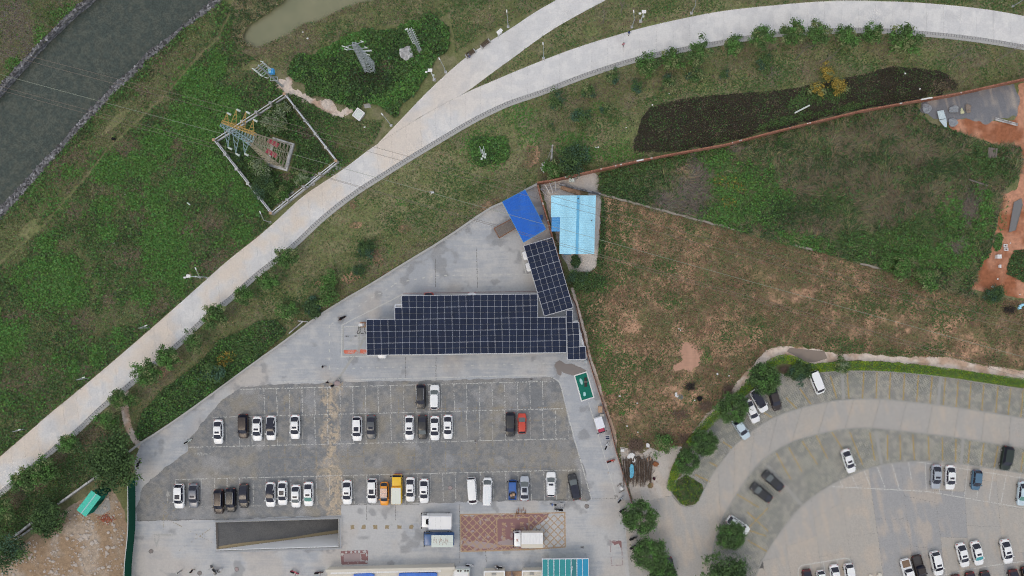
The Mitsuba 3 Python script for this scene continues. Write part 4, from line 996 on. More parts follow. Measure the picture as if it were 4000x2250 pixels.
# ---------------------------------------------------------------- sheds, canopies and buildings
def corrugated(a, b, c, d, pitch, amp, thick=.04):
    """A corrugated sheet on the quad a-b-c-d; the ribs run from a-b towards d-c (a to d is one rib)."""
    a, b, c, d = (np.asarray(x, float) for x in (a, b, c, d))
    n = max(2, int(np.linalg.norm(b - a) / pitch)) * 4
    vs, z = [], np.array([0, 0, 1.0])
    for i in range(n + 1):
        o = amp * (0, 1, 1, 0)[i % 4]
        t = i / n
        vs += [a + (b - a) * t + z * o, d + (c - d) * t + z * o]
    v = np.array(vs)
    m = len(v)
    v = np.vstack([v, v - z * (thick + amp)])
    f = []
    for i in range(n):
        k = 2 * i
        f += [[k, k + 2, k + 3], [k, k + 3, k + 1], [m + k, m + k + 3, m + k + 2], [m + k, m + k + 1, m + k + 3], [k, k + 1, m + k + 1], [k, m + k + 1, m + k]] if i == 0 else [[k, k + 2, k + 3], [k, k + 3, k + 1], [m + k, m + k + 3, m + k + 2], [m + k, m + k + 1, m + k + 3]]
        f += [[k, m + k, m + k + 2], [k, m + k + 2, k + 2], [k + 1, k + 3, m + k + 3], [k + 1, m + k + 3, m + k + 1]]
    f += [[m - 2, m - 1, 2 * m - 1], [m - 2, 2 * m - 1, 2 * m - 2]]
    r = V(v, f)
    up = r.face_normals[:2, 2].mean()
    if up < 0: r.invert()
    return r


# dark blue roofed open shed
k = thing('blue_shed', 'open shed with a bright blue corrugated roof at the top corner of the car park', 'shed')
R = [W(x, y, 4.0) for x, y in ((1963, 789), (2051, 742), (2132, 895), (2045, 946))]
for z, p in zip((.45, .0, .0, .45), R): p[2] += z * .5
put('roof', corrugated(R[0], R[3], R[2], R[1], .40, .08), 'roof_blue', k)
edge = [p - np.array([0, 0, .08]) for p in R]
for i in range(4): put('fascia', beam(edge[i], edge[(i + 1) % 4], .1), 'roof_sky_blue', k)
mid = sum(R) / 4
for p in R:
    c = p + (mid - p) * .06
    put('post', box(c[0] - .07, c[0] + .07, c[1] - .07, c[1] + .07, 0, p[2] - .1), 'steel', k)
for i, j in ((0, 1), (3, 2), (0, 3), (1, 2)):
    a, b = (R[n] + (mid - R[n]) * .06 for n in (i, j))
    put('beam', beam((a[0], a[1], a[2] - .2), (b[0], b[1], b[2] - .2), .12), 'steel', k)
k = thing('flatbed_trailer', 'worn wooden flatbed trailer sticking out from under the blue roof', 'trailer')
TB = [W(x, y, .9) for x, y in ((1929, 892), (2012, 848), (2030, 882), (1950, 929))]
n = 7
for i in range(n):
    a, b, c, d = lerp(TB[0], TB[3], i / n), lerp(TB[1], TB[2], i / n), lerp(TB[1], TB[2], (i + .93) / n), lerp(TB[0], TB[3], (i + .93) / n)
    put('plank', slab(P([tuple(x[:2]) for x in (a, b, c, d)]), .84, .9 + rng.uniform(0, .015)), 'old_wood', k)
put('frame', slab(P([tuple(x[:2]) for x in TB]).exterior.buffer(.06), .7, .93), 'rust', k)
for t in (.25, .7):
    for s in (.12, .88):
        c = lerp(lerp(TB[0], TB[1], t), lerp(TB[3], TB[2], t), s)
        d = (TB[3] - TB[0])[:2] / np.linalg.norm((TB[3] - TB[0])[:2])
        put('wheel', tube((*(np.array(c[:2]) - d * .12), .38), (*(np.array(c[:2]) + d * .12), .38), .36, 16), 'rubber', k)

# pale blue shed with ridge strip
k = thing('pale_blue_shed', 'L shaped shed with a pale blue corrugated roof and a darker blue ridge strip', 'shed')
HE, HR = 4.2, 4.8
pt = lambda x, y, z: W(x, y, z)
rl = [(2259, 763), (2253.5, 992)]
put('roof', corrugated(pt(2265, 763, HR), pt(2258.5, 992, HR), pt(2321, 992, HE), pt(2328, 763, HE), .41, .08), 'roof_pale_blue', k)
put('roof', corrugated(pt(2254, 763, HR), pt(2251.6, 848, HR), pt(2152, 848, HE), pt(2153, 763, HE), .41, .08), 'roof_pale_blue', k)
put('roof', corrugated(pt(2251.5, 848.3, HR), pt(2248, 992, HR), pt(2185, 992, HE + .2), pt(2188, 848.3, HE + .2), .41, .08), 'roof_pale_blue', k)
put('ridge_strip', corrugated(pt(2253.5, 762.5, HR + .05), pt(2265, 762.5, HR + .05), pt(2259, 992.5, HR + .05), pt(2248.5, 992.5, HR + .05), .30, .02), 'roof_mid_blue', k)
put('lean_to_roof', corrugated(pt(2189, 848, 2.9), pt(2187.5, 904, 2.9), pt(2154, 904, 2.6), pt(2155, 848, 2.6), .3, .03), 'roof_sky_blue', k)
inset = P(wp([(2157, 767), (2324, 767), (2317, 988), (2190, 988), (2190, 846), (2157, 846)], HE)).buffer(-.12)
put('walls', slab(inset.exterior.buffer(.08), 0, HE - .12), 'frame_white', k)
for y in (800, 870, 940): put('window', slab(P(wp([(2322.5, y - 12), (2323.5, y - 12), (2322.5, y + 12), (2321.5, y + 12)], HE)).buffer(-.0).buffer(.02), 1.2, 2.3), 'clear_glass', k)
put('door', slab(line(wp([(2205, 988.6), (2235, 988.6)], HE), .06), .02, 2.2), 'roof_mid_blue', k)
c = W(2258.5, 776, HR)
put('roof_vent', box(c[0] - .1, c[0] + .1, c[1] - .1, c[1] + .1, HR, HR + .2), 'iron', k)
c = W(2312, 861, HR)
put('roof_vent', box(c[0] - .08, c[0] + .08, c[1] - .1, c[1] + .1, HE, HR - .2), 'iron', k)

# green roofed hut
k = thing('green_hut', 'small hut with a turquoise roof and a pale ridge strip on the rubble ground', 'hut')
G = dict(a=(357, 1916), b=(394, 1941), c=(334, 2019), d=(299, 1992))
HG = 2.6
m1, m2 = lerp(G['a'], G['b'], .46), lerp(G['d'], G['c'], .46)
n1, n2 = lerp(G['a'], G['b'], .56), lerp(G['d'], G['c'], .56)
put('roof', corrugated(W(*G['a'], HG), W(*G['d'], HG), W(*m2, HG + .4), W(*m1, HG + .4), .3, .03), 'roof_teal', k)
put('roof', corrugated(W(*n1, HG + .4), W(*n2, HG + .4), W(*G['c'], HG), W(*G['b'], HG), .3, .03), 'roof_teal', k)
put('ridge_strip', corrugated(W(*m1, HG + .45), W(*n1, HG + .45), W(*n2, HG + .45), W(*m2, HG + .45), .25, .02), 'roof_teal_pale', k)
put('walls', slab(P(wp([G['a'], G['b'], G['c'], G['d']], HG)).buffer(-.15).exterior.buffer(.07), 0, HG - .05), 'green_carpet', k)
put('door', slab(line(wp([lerp(G['b'], G['c'], .3), lerp(G['b'], G['c'], .55)], HG), .05).buffer(.0), .05, 2.0), 'hoarding_green', k)
put('rear_annex', slab(P(wp([(372, 1922), (392, 1908), (412, 1925), (396, 1939)], 2.0)), 0, 1.9), 'hoarding_green', k)
put('ground_slab', slab(P(wp([(395, 1975), (425, 1935), (432, 1990), (400, 2010), (378, 2008), (360, 2000)])), 0, .05), 'concrete', k)

# solar canopies
def solar_panel(c, ux, uy, w, h, z, parent, tilt=0.0):
    """One panel: two halves of dark glass in a thin frame, centred on c."""
    ux, uy = np.array([*ux, 0.0]), np.array([*uy, 0.0])
    o = np.array([c[0], c[1], z])
    vs, fs, uvs = [], [], []
    for s in (-1, 1):
        m = o + uy * s * (h / 4 + .018)
        hw, hh = w / 2, h / 4 - .018
        i = len(vs)
        for (a, b) in ((-1, -1), (1, -1), (1, 1), (-1, 1)):
            vs.append(m + ux * a * hw + uy * b * hh + [0, 0, .035]); uvs.append(((a + 1) / 2, (b + 1) / 2))
        for (a, b) in ((-1, -1), (1, -1), (1, 1), (-1, 1)):
            vs.append(m + ux * a * hw + uy * b * hh); uvs.append((.5, .5))
        fs += [[i, i + 1, i + 2], [i, i + 2, i + 3]]
        for e in range(4):
            g = (e + 1) % 4
            fs += [[i + e, i + 4 + e, i + 4 + g], [i + e, i + 4 + g, i + g]]
    kk = key('panel', parent)
    scene[kk] = mikit.ply(V(vs, fs), 'solar_glass', uv=np.array(uvs))


def canopy(label, cells, z, ux, uy, origin, cw, ch, posts, group, plate=None):
    """cells: (column, row) pairs of a panel grid; ux runs along the columns, uy down the rows."""
    k = thing('solar_canopy', label, 'solar canopy', group)
    cols = sorted({c for c, _ in cells})
    at = lambda i, j: np.array(origin) + np.array(ux) * i * cw + np.array(uy) * j * ch
    cellset = set(cells)
    for (i, j) in cells:
        solar_panel(at(i + .5, j + .5), ux, -np.array(uy), cw - .07, ch - .08, z + .02, k)
    # rails under the joints
    rows = sorted({r for _, r in cells})
    for j in range(rows[0], rows[-1] + 2):
        xs = [i for i, r in cells if r in (j - 1, j)]
        a, b = at(min(xs), j), at(max(xs) + 1, j)
        put('rail', beam((*a, z - .035), (*b, z - .035), .10), 'frame_white', k)
        xs2 = [i for i, r in cells if r == j]
        if xs2:
            a, b = at(min(xs2), j + .5), at(max(xs2) + 1, j + .5)
            put('mid_rail', beam((*a, z - .03), (*b, z - .03), .08), 'steel', k)
    for i in range(cols[0], cols[-1] + 2):
        ys = [r for c, r in cells if c in (i - 1, i)]
        a, b = at(i, min(ys)), at(i, max(ys) + 1)
        put('purlin', beam((*a, z - .022), (*b, z - .022), .085), 'frame_white', k)
    for (i, j) in posts:
        p = at(i, j)
        put('post', box(p[0] - .1, p[0] + .1, p[1] - .1, p[1] + .1, 0, z - .12), 'frame_white', k)
        put('base_plate', box(p[0] - .2, p[0] + .2, p[1] - .2, p[1] + .2, .02, .08), 'steel', k)
    for j in sorted({j for _, j in posts}):
        ii = [i for i, jj in posts if jj == j]
        if len(ii) < 2: continue
        a, b = at(min(ii), j), at(max(ii), j)
        put('girder', beam((*a, z - .22), (*b, z - .22), .2), 'frame_white', k)
    return k


ZC = 4.0
a0, a1 = W(1432, 1249.5, ZC)[:2], W(2210.5, 1239, ZC)[:2]
ux = (a1 - a0) / np.linalg.norm(a1 - a0); uy = np.array([ux[1], -ux[0]])
cw = math.dist(a0, a1) / 28
ch = math.dist(a0, W(1433, 1387, ZC)[:2]) / 3
cells = [(i, j) for j in (0, 1, 2) for i in range(28)] + [(i, -1) for i in range(4, 24)] + [(i, -2) for i in range(5, 24)]
canopy('wide stepped solar canopy over the charging bays in the middle of the car park', cells, ZC, ux, uy, a0, cw, ch, [(i, j) for i in (5.2, 9.5, 14, 18.5, 23.5) for j in (-1.6, .2, 2.6)] + [(i, j) for i in (.8, 27) for j in (.2, 2.6)], 'solar canopies')
b0, b1 = W(2212, 1213, 3.5)[:2], W(2258, 1211.5, 3.5)[:2]
vx = (b1 - b0) / np.linalg.norm(b1 - b0); vy = np.array([vx[1], -vx[0]])
canopy('small narrow solar canopy at the right end of the wide stepped one', [(0, 0), (0, 1), (1, 1), (0, 2), (1, 2), (0, 3), (1, 3), (2, 3)], 3.5, vx, vy, b0, 23.6 * (1 - 3.5 / HEIGHT) / PPM, 47.9 * (1 - 3.5 / HEIGHT) / PPM, [(.2, .3), (.2, 3.8), (1.9, 1.3), (2.8, 3.8)], 'solar canopies')
c0, c1, c2 = (W(x, y, 3.8)[:2] for x, y in ((2046, 961), (2157.5, 928), (2124, 1235)))
wx = (c1 - c0) / np.linalg.norm(c1 - c0); wy = np.array([wx[1], -wx[0]])
canopy('tilted solar canopy of five columns below the blue roof', [(i, j) for i in range(5) for j in range(6)], 3.8, wx, wy, c0, math.dist(c0, c1) / 5, math.dist(c0, c2) / 6, [(.3, .4), (4.7, .4), (.3, 5.6), (4.7, 5.6), (.3, 3), (4.7, 3)], 'solar canopies')
k = thing('steel_frame', 'empty white frame corner beside the upper left step of the wide solar canopy', 'frame')
for a, b in (((1543, 1191), (1572, 1190)), ((1543, 1191), (1543, 1250)), ((1543, 1203), (1572, 1202))): put('bar', beam(W(*a, ZC - .05), W(*b, ZC - .05), .11), 'frame_white', k)
k = thing('canopy_sheet', 'white sheet roof wedge between the small solar canopy and the fence', 'roof')
put('sheet', slab(P(wp([(2260, 1275), (2266, 1290), (2284, 1355), (2261, 1357)], 2.6)), 2.5, 2.56), 'sign_white', k)
put('sheet', slab(P(wp([(2236, 1253), (2256, 1252), (2258, 1260), (2237, 1261)], 2.6)), 2.5, 2.56), 'sign_white', k)
for (a, b) in (((2262, 1300), (2272, 1304)), ((2260, 1340), (2280, 1338)), ((2270, 1305), (2276, 1350))): put('batten', beam(W(*a, 2.64), W(*b, 2.64), .09), 'frame_white', k)
for x, y in ((2263, 1352), (2262, 1285), (2280, 1350)): c = W(x, y, 2.5); put('post', box(c[0] - .04, c[0] + .04, c[1] - .04, c[1] + .04, 0, 2.5), 'steel', k)

# ramp to the underground garage
k = thing('garage_ramp', 'sunken concrete ramp down to an underground garage left of the parked trucks', 'ramp')
r = [np.array([*p, 0.0]) for p in RAMP]           # left top, right top, right bottom, left bottom
D = 5.0
fl = [r[0], r[1] - [0, 0, D], r[2] - [0, 0, D], r[3]]
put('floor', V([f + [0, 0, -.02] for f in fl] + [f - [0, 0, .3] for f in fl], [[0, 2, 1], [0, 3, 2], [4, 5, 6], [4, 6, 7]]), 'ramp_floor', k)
for a, b, mtl, s in ((r[0], r[1], 'concrete', 1), (r[3], r[2], 'plaster', -1)):
    o = np.array([0, .12 * s, 0])
    top = [a + [0, 0, .25], b + [0, 0, .25]]
    bat = np.array([0, 1.1, 0]) if s < 0 else np.zeros(3)
    bot = [a - [0, 0, .25], b - [0, 0, D + .25] + bat]
    v = [top[0], top[1], bot[1], bot[0]]
    v = np.array(v + [x + o for x in v])
    put('side_wall', V(v, [[0, 1, 2], [0, 2, 3], [4, 6, 5], [4, 7, 6], [0, 4, 5], [0, 5, 1], [3, 2, 6], [3, 6, 7], [1, 5, 6], [1, 6, 2], [0, 3, 7], [0, 7, 4]]), 'fresh_white' if s < 0 else mtl, k)
put('end_wall', slab(line([tuple(r[1][:2] + [.1, .1]), tuple(r[2][:2] + [.1, -.1])], .2), -D - .3, .28), 'concrete', k)
v = []
n = 30
for t in np.linspace(0, 1, n):
    z = -D * t + .0
    p = r[3] + (r[2] - r[3]) * t + np.array([0, 1.1 * t, 0])
    wdt = .5 + .12 * math.sin(t * 9)
    v += [[p[0], p[1] + .02, z + .12], [p[0], p[1] + wdt, z + .0]]
put('dirt_edge', V(v, [x for i in range(n - 1) for x in ([2 * i, 2 * i + 2, 2 * i + 3], [2 * i, 2 * i + 3, 2 * i + 1])]), 'faded_yellow', k)
for a, b in ((r[0] + [0, .35, 0], r[1] + [.5, .35, 0]), (r[3] + [0, -.3, 0], r[2] + [.5, -.3, 0])):
    put('kerb', beam(a + [0, 0, .15], b + [0, 0, .15], .16), 'kerb', k)
    for h in (.5, .95): put('rail', beam(a + [0, 0, h], b + [0, 0, h], .07), 'steel', k)
    for t in np.linspace(0, 1, 13): put('rail_post', beam(lerp(a, b, t) + np.array([0, 0, 0]), lerp(a, b, t) + np.array([0, 0, .97]), .06), 'steel', k)
a, b = r[1] + [.5, .35, 0], r[2] + [.5, -.3, 0]
for h in (.5, .95): put('rail', beam(a + [0, 0, h], b + [0, 0, h], .08), 'steel', k)
put('threshold_grate', slab(P([tuple(r[0][:2]), tuple(r[0][:2] + [.4, 0]), tuple(r[3][:2] + [.4, 0]), tuple(r[3][:2])]), .012, .045), 'iron', k)
for x, y in ((1338, 2027), (1342, 2122)):
    kk = thing('bollard_ring', f"{'upper' if y < 2100 else 'lower'} round steel ring at the right end of the garage ramp", 'bollard')
    c = W(x, y); m = trimesh.creation.torus(.24, .03, 20, 8); m.apply_translation([c[0], c[1], .5])
    put('ring', m, 'steel', kk); put('stem', tube((c[0], c[1] - .24, .02), (c[0], c[1] - .24, .5), .03), 'steel', kk)

# teal translucent canopy at the bottom
k = thing('teal_canopy', 'translucent teal canopy roof with thin white ribs at the bottom edge', 'canopy')
HT = 3.2
for i in range(8):
    xa, xb = 2118.5 + 22.5 * i, 2118.5 + 22.5 * (i + 1)
    p = P(wp([(xa + .6, 2184 - i * .1), (xb - .6, 2184 - i * .1), (xb, 2330), (xa, 2330)], HT))
    put('panel', slab(p, HT - .03, HT), 'roof_canopy_teal' if i < 5 else ('roof_canopy_mid' if i == 5 else 'roof_canopy_blue'), k)
for i in range(9):
    xa = 2118.5 + 22.5 * i
    put('rib', beam(W(xa, 2183, HT + .03), W(xa + .4, 2330, HT + .03), .09), 'frame_white', k)
put('front_beam', beam(W(2117, 2183.5, HT + .02), W(2300, 2182, HT + .02), .12), 'frame_white', k)
put('brace', beam(W(2236, 2212, HT + .05), W(2230, 2252, HT + .05), .07), 'frame_white', k)
for x in (2122, 2208, 2294): c = W(x, 2188, HT); put('post', box(c[0] - .06, c[0] + .06, c[1] - .06, c[1] + .06, 0, HT - .05), 'steel', k)
mat('roof_canopy_teal', (.015, .25, .27), .3); mat('roof_canopy_mid', (.02, .17, .19), .3); mat('roof_canopy_blue', (.012, .26, .44), .3)

# tiled building along the bottom edge
HBd = 2.2
k = thing('tiled_building', 'cream tiled building with blue roofs cut off by the bottom edge', 'building')
put('wall', slab(P(wp([(1275, 2230), (1770, 2216), (1770, 2400), (1275, 2400)], HBd)), 0, HBd - .6), 'cream', k)
for (a, b), h in ((((1272, 2231), (1776, 2221)), HBd),): put('parapet', slab(line(wp([a, b], h), .55), h - .5, h), 'cream', k)
for i in range(62):
    t0, t1 = i / 62, (i + .9) / 62
    put('parapet_tile', slab(line(wp([lerp((1290, 2240), (1722, 2231), t0), lerp((1290, 2240), (1722, 2231), t1)], HBd), .42), HBd - .6, HBd - .25), 'sign_white', k)
for xs in (((1380, 2246), (1400, 2242), (1445, 2240), (1460, 2246), (1460, 2300), (1380, 2300)), ((1557, 2243), (1580, 2240), (1700, 2240), (1706, 2243), (1706, 2300), (1557, 2300))):
    put('blue_roof', slab(P(wp(xs, HBd)), HBd - .55, HBd - .15), 'roof_blue', k)
for x in (1795, 1823):
    kk = thing('air_conditioner', f"{'left' if x < 1810 else 'right'} grey rooftop air conditioner of the pair at the bottom edge", 'air conditioner')
    a, b = W(x - 11, 2233, HBd), W(x + 11, 2222, HBd)
    put('case', box(a[0], b[0], a[1], b[1], HBd - .5, HBd + .3), 'insulator', kk)
    for s in (.27, .73):
        m = trimesh.creation.cylinder(.2, .04, sections=16); m.apply_translation([a[0] + (b[0] - a[0]) * s, (a[1] + b[1]) / 2, HBd + .31]); put('fan_grille', m, 'iron', kk)
k = thing('roof_block', 'white rooftop block under the pair of air conditioners at the bottom edge', 'building')
put('block', slab(P(wp([(1768, 2238), (1778, 2228), (1825, 2228), (1830, 2234), (1830, 2330), (1765, 2330)], HBd)), 0, HBd - .5), 'sign_white', k)
put('parapet', slab(P(wp([(1768, 2238), (1778, 2228), (1825, 2228), (1830, 2234), (1830, 2330), (1765, 2330)], HBd)).exterior.buffer(.1), HBd - .5, HBd - .3), 'cream', k)
for pts, lab in (([(1892, 2233), (1970, 2232), (1972, 2330), (1890, 2330)], 'cream flat roof at the bottom edge left of the narrow brown gap'), ([(2041, 2231), (2117, 2230), (2117, 2330), (2040, 2330)], 'cream flat roof at the bottom edge just left of the teal canopy')):
    kk = thing('flat_roof', lab, 'building')
    p = P(wp(pts, 2.0))
    put('walls', slab(p, 0, 1.9), 'cream', kk); put('parapet', slab(p.exterior.buffer(.12), 1.9, 2.1), 'sign_white', kk)
    c = p.centroid
    put('roof_hatch', box(c.x - .5, c.x + .3, c.y + 1.7, c.y + 2.1, 1.88, 2.12), 'concrete', kk)
k = thing('entrance_steps', 'narrow brown entrance between the flat roofs at the bottom edge', 'entrance')
put('floor', slab(P(wp([(1975, 2232), (2038, 2230), (2038, 2330), (1975, 2330)])), .02, .3), 'tan_board', k)
put('door_frame', slab(P(wp([(1996, 2231), (2001, 2231), (2010, 2252), (2002, 2252)])), .02, 2.4), 'red_faded', k)

# boxes, tanks and other solid things in the yard
paint([(2047, 977), (2034, 981), (2056, 1074), (2072, 1070)], .2, 'white_line', .046)
paint([(2046, 1027), (2062, 1023)], .16, 'white_line', .047)
k = thing('charging_post', 'white charging post with hanging cables left of the wide solar canopy', 'charging post')
c = W(1408, 1269.5, 1.8)
put('cabinet', box(c[0] - .37, c[0] + .37, c[1] - .26, c[1] + .26, .04, 1.8), 'sign_white', k)
put('base', slab(P(wp([(1406, 1258), (1428, 1257), (1430, 1279), (1407, 1280)])), .02, .1), 'tan_board', k)
for i in range(4):
    x = 1409 + i * 5.5
    put('stripe', slab(P(wp([(x, 1258.5), (x + 2.5, 1258.5), (x + 5, 1263), (x + 2.5, 1263)])), .1, .112), 'brick_red', k); put('stripe', slab(P(wp([(x + 2, 1275), (x, 1275), (x - 2, 1279), (x, 1279)])), .1, .112), 'black', k)
put('cable', pipe([W(1400, 1275, 1.2), W(1400, 1289, .9), W(1395, 1298, .1), W(1396, 1303, .06), W(1401, 1304.5, .06), W(1406, 1300, .06), W(1407, 1290, .5), W(1406, 1277, 1.1)], .045), 'rubber', k)
put('cable', pipe([W(1424, 1278, .9), W(1424, 1292, .4), W(1427, 1300, .08), W(1431, 1305, .06)], .045), 'rubber', k)
k = thing('hatch_cover', 'square white concrete hatch in the meadow left of the fork of the paths', 'hatch')
hp = [W(x, y, .9) for x, y in ((1397, 422), (1423, 441), (1402, 470), (1377, 450))]
put('body', slab(P([tuple(p[:2]) for p in hp]), 0, .8), 'plaster', k); put('lid', slab(P([tuple(p[:2]) for p in hp]).buffer(-.14), .8, .84), 'insulator', k); put('rim', slab(P([tuple(p[:2]) for p in hp]).exterior.buffer(.1), .8, .9), 'sign_white', k)
k = thing('hatch_slab', 'worn square concrete slab above right of the white hatch', 'slab')
put('slab', slab(rough(P(wp([(1420, 408), (1446, 402), (1450, 420), (1426, 424)])), .08, .2, .5, 1), 0, .08), 'concrete', k)
k = thing('boulder', 'large grey boulder in the green bushes right of the lattice tower', 'boulder')
m = rock(1.5, 12, .55); m = m.subdivide(); m.vertices += (meshkit.noise(m.vertices * 2)[:, None] - .5) * .4; c = W(1588, 216); m.apply_translation([c[0], c[1], .3]); scene[k] = mikit.ply(m, 'plaster')
k = thing('sports_mat', 'green carpeted pad with a white border near the right fence', 'mat')
gp = P(wp([(2241, 1466), (2293, 1450), (2322, 1553), (2270, 1569)]))
put('carpet', slab(gp.buffer(-.2), .02, .07), 'green_carpet', k); put('border', slab(gp.difference(gp.buffer(-.22)), .02, .09), 'debris_white', k)
put('stain', sheet(unary_union([blob(2284, 1540, 6, 9), blob(2270, 1490, 5, 14, 20)]).intersection(gp.buffer(-.25)), .074), 'roof_teal_pale', k)
k = thing('dark_board', 'dark board lying on the green carpeted pad', 'board')
put('board', slab(P(wp([(2282, 1475), (2292, 1474), (2293, 1510), (2283, 1511)])), .07, .2), 'char', k)
put('batten', slab(P(wp([(2280, 1490), (2295, 1489), (2295, 1493), (2280, 1494)])), .2, .24), 'old_wood', k)
k = thing('scaffold_pile', 'tangle of grey steel scaffold frames in the corner of the brick walls', 'scaffold')
for a, b, z in (((2110, 739), (2165, 710), .8), ((2112, 741), (2132, 760), .6), ((2128, 722), (2147, 755), 1.0), ((2147, 714), (2160, 755), 1.0), ((2168, 708), (2172, 748), .9), ((2112, 741), (2150, 737), .7), ((2140, 733), (2180, 718), .5), ((2150, 755), (2178, 742), .6), ((2132, 750), (2165, 725), .9), ((2155, 740), (2185, 738), .4)):
    put('tube', tube(W(*a, z), W(*b, z * .7), .07, 8), 'steel', k)
for (x, y, w_, h_, hh, m, nm, lab, ct) in ((2233, 703, 20, 12, .9, 'insulator', 'metal_crate', 'grey metal crate under the brick wall above the pale blue shed', 'crate'), (2114, 848, 11, 16, 1.1, 'plastic_blue', 'blue_bin', 'dark blue bin between the blue roof and the brick wall', 'bin'),
                                          (2345, 1600, 15, 23, 1.0, 'tan_board', 'wooden_crate', 'tan wooden crate beside the fence above the small white cargo truck', 'crate'), (2352, 1622, 15, 7, .7, 'cream', 'cardboard_box', 'pale box below the tan crate beside the fence', 'box'), (2288, 1413, 9, 9, 1.2, 'galvanised', 'equipment_cabinet', 'small grey cabinet below the small solar canopy', 'cabinet'),
                                          (2432, 1760, 12, 9, .4, 'debris_white', 'foam_block', 'white foam block beside the log pile near the fence', 'block'), (3905, 1002, 15, 14, .9, 'debris_white', 'white_tank', 'white square tank beside the red garden plots', 'tank'), (3908, 1040, 6, 11, .5, 'debris_white', 'white_box', 'small white box below the white tank in the red plots', 'box')):
    kk = thing(nm, lab, ct); a, b = W(x - w_ / 2, y + h_ / 2, hh), W(x + w_ / 2, y - h_ / 2, hh)
    put('body', box(a[0], b[0], a[1], b[1], .02, hh - .06), m, kk); put('lid', box(a[0] - .04, b[0] + .04, a[1] - .04, b[1] + .04, hh - .06, hh), m, kk)
k = thing('street_solar_panel', 'small solar panel on a post at the right fence above the parked scooters', 'solar panel')
c = W(2373, 1710, 2.6); solar_panel(c[:2] + np.array([0, 0]), (1, 0), (0, 1), .75, .62, 2.6, k); put('frame', box(c[0] - .42, c[0] + .42, c[1] - .38, c[1] + .38, 2.5, 2.6), 'frame_white', k); put('post', tube((c[0] + .3, c[1], 0), (c[0] + .3, c[1], 2.5), .05), 'steel', k)
# ---------------------------------------------------------------- vehicles
CARS = dict(saloon=dict(L=4.7, W=1.80, H=1.45, zb=.93, f0=1.10, f1=.80, r0=.46, r1=.82), suv=dict(L=4.7, W=1.87, H=1.66, zb=1.02, f0=1.05, f1=.72, r0=.16, r1=.42), hatch=dict(L=3.9, W=1.68, H=1.5, zb=.95, f0=.85, f1=.72, r0=.14, r1=.42),
            van=dict(L=5.0, W=1.78, H=1.95, zb=1.12, f0=.42, f1=.62, r0=.05, r1=.14), pickup=dict(L=5.2, W=1.86, H=1.75, zb=1.02, f0=1.25, f1=.72, r0=2.0, r1=.30), fastback=dict(L=4.75, W=1.84, H=1.45, zb=.93, f0=1.05, f1=.86, r0=.36, r1=1.05))
CACHE = {}


def loft(stations):
    """A closed skin through cross sections that all have the same number of points."""
    n, m = len(stations), len(stations[0])
    v = np.array(stations).reshape(-1, 3)
    f = []
    for i in range(n - 1):
        for j in range(m):
            a, b = i * m + j, i * m + (j + 1) % m
            f += [[a, a + m, b + m], [a, b + m, b]]
    for e, o in ((0, 1), (n - 1, -1)):
        for j in range(1, m - 1): f.append([e * m, e * m + (j + 1 if o < 0 else j), e * m + (j if o < 0 else j + 1)][::1])
    t = V(v, f)
    trimesh.repair.fix_normals(t)
    return t


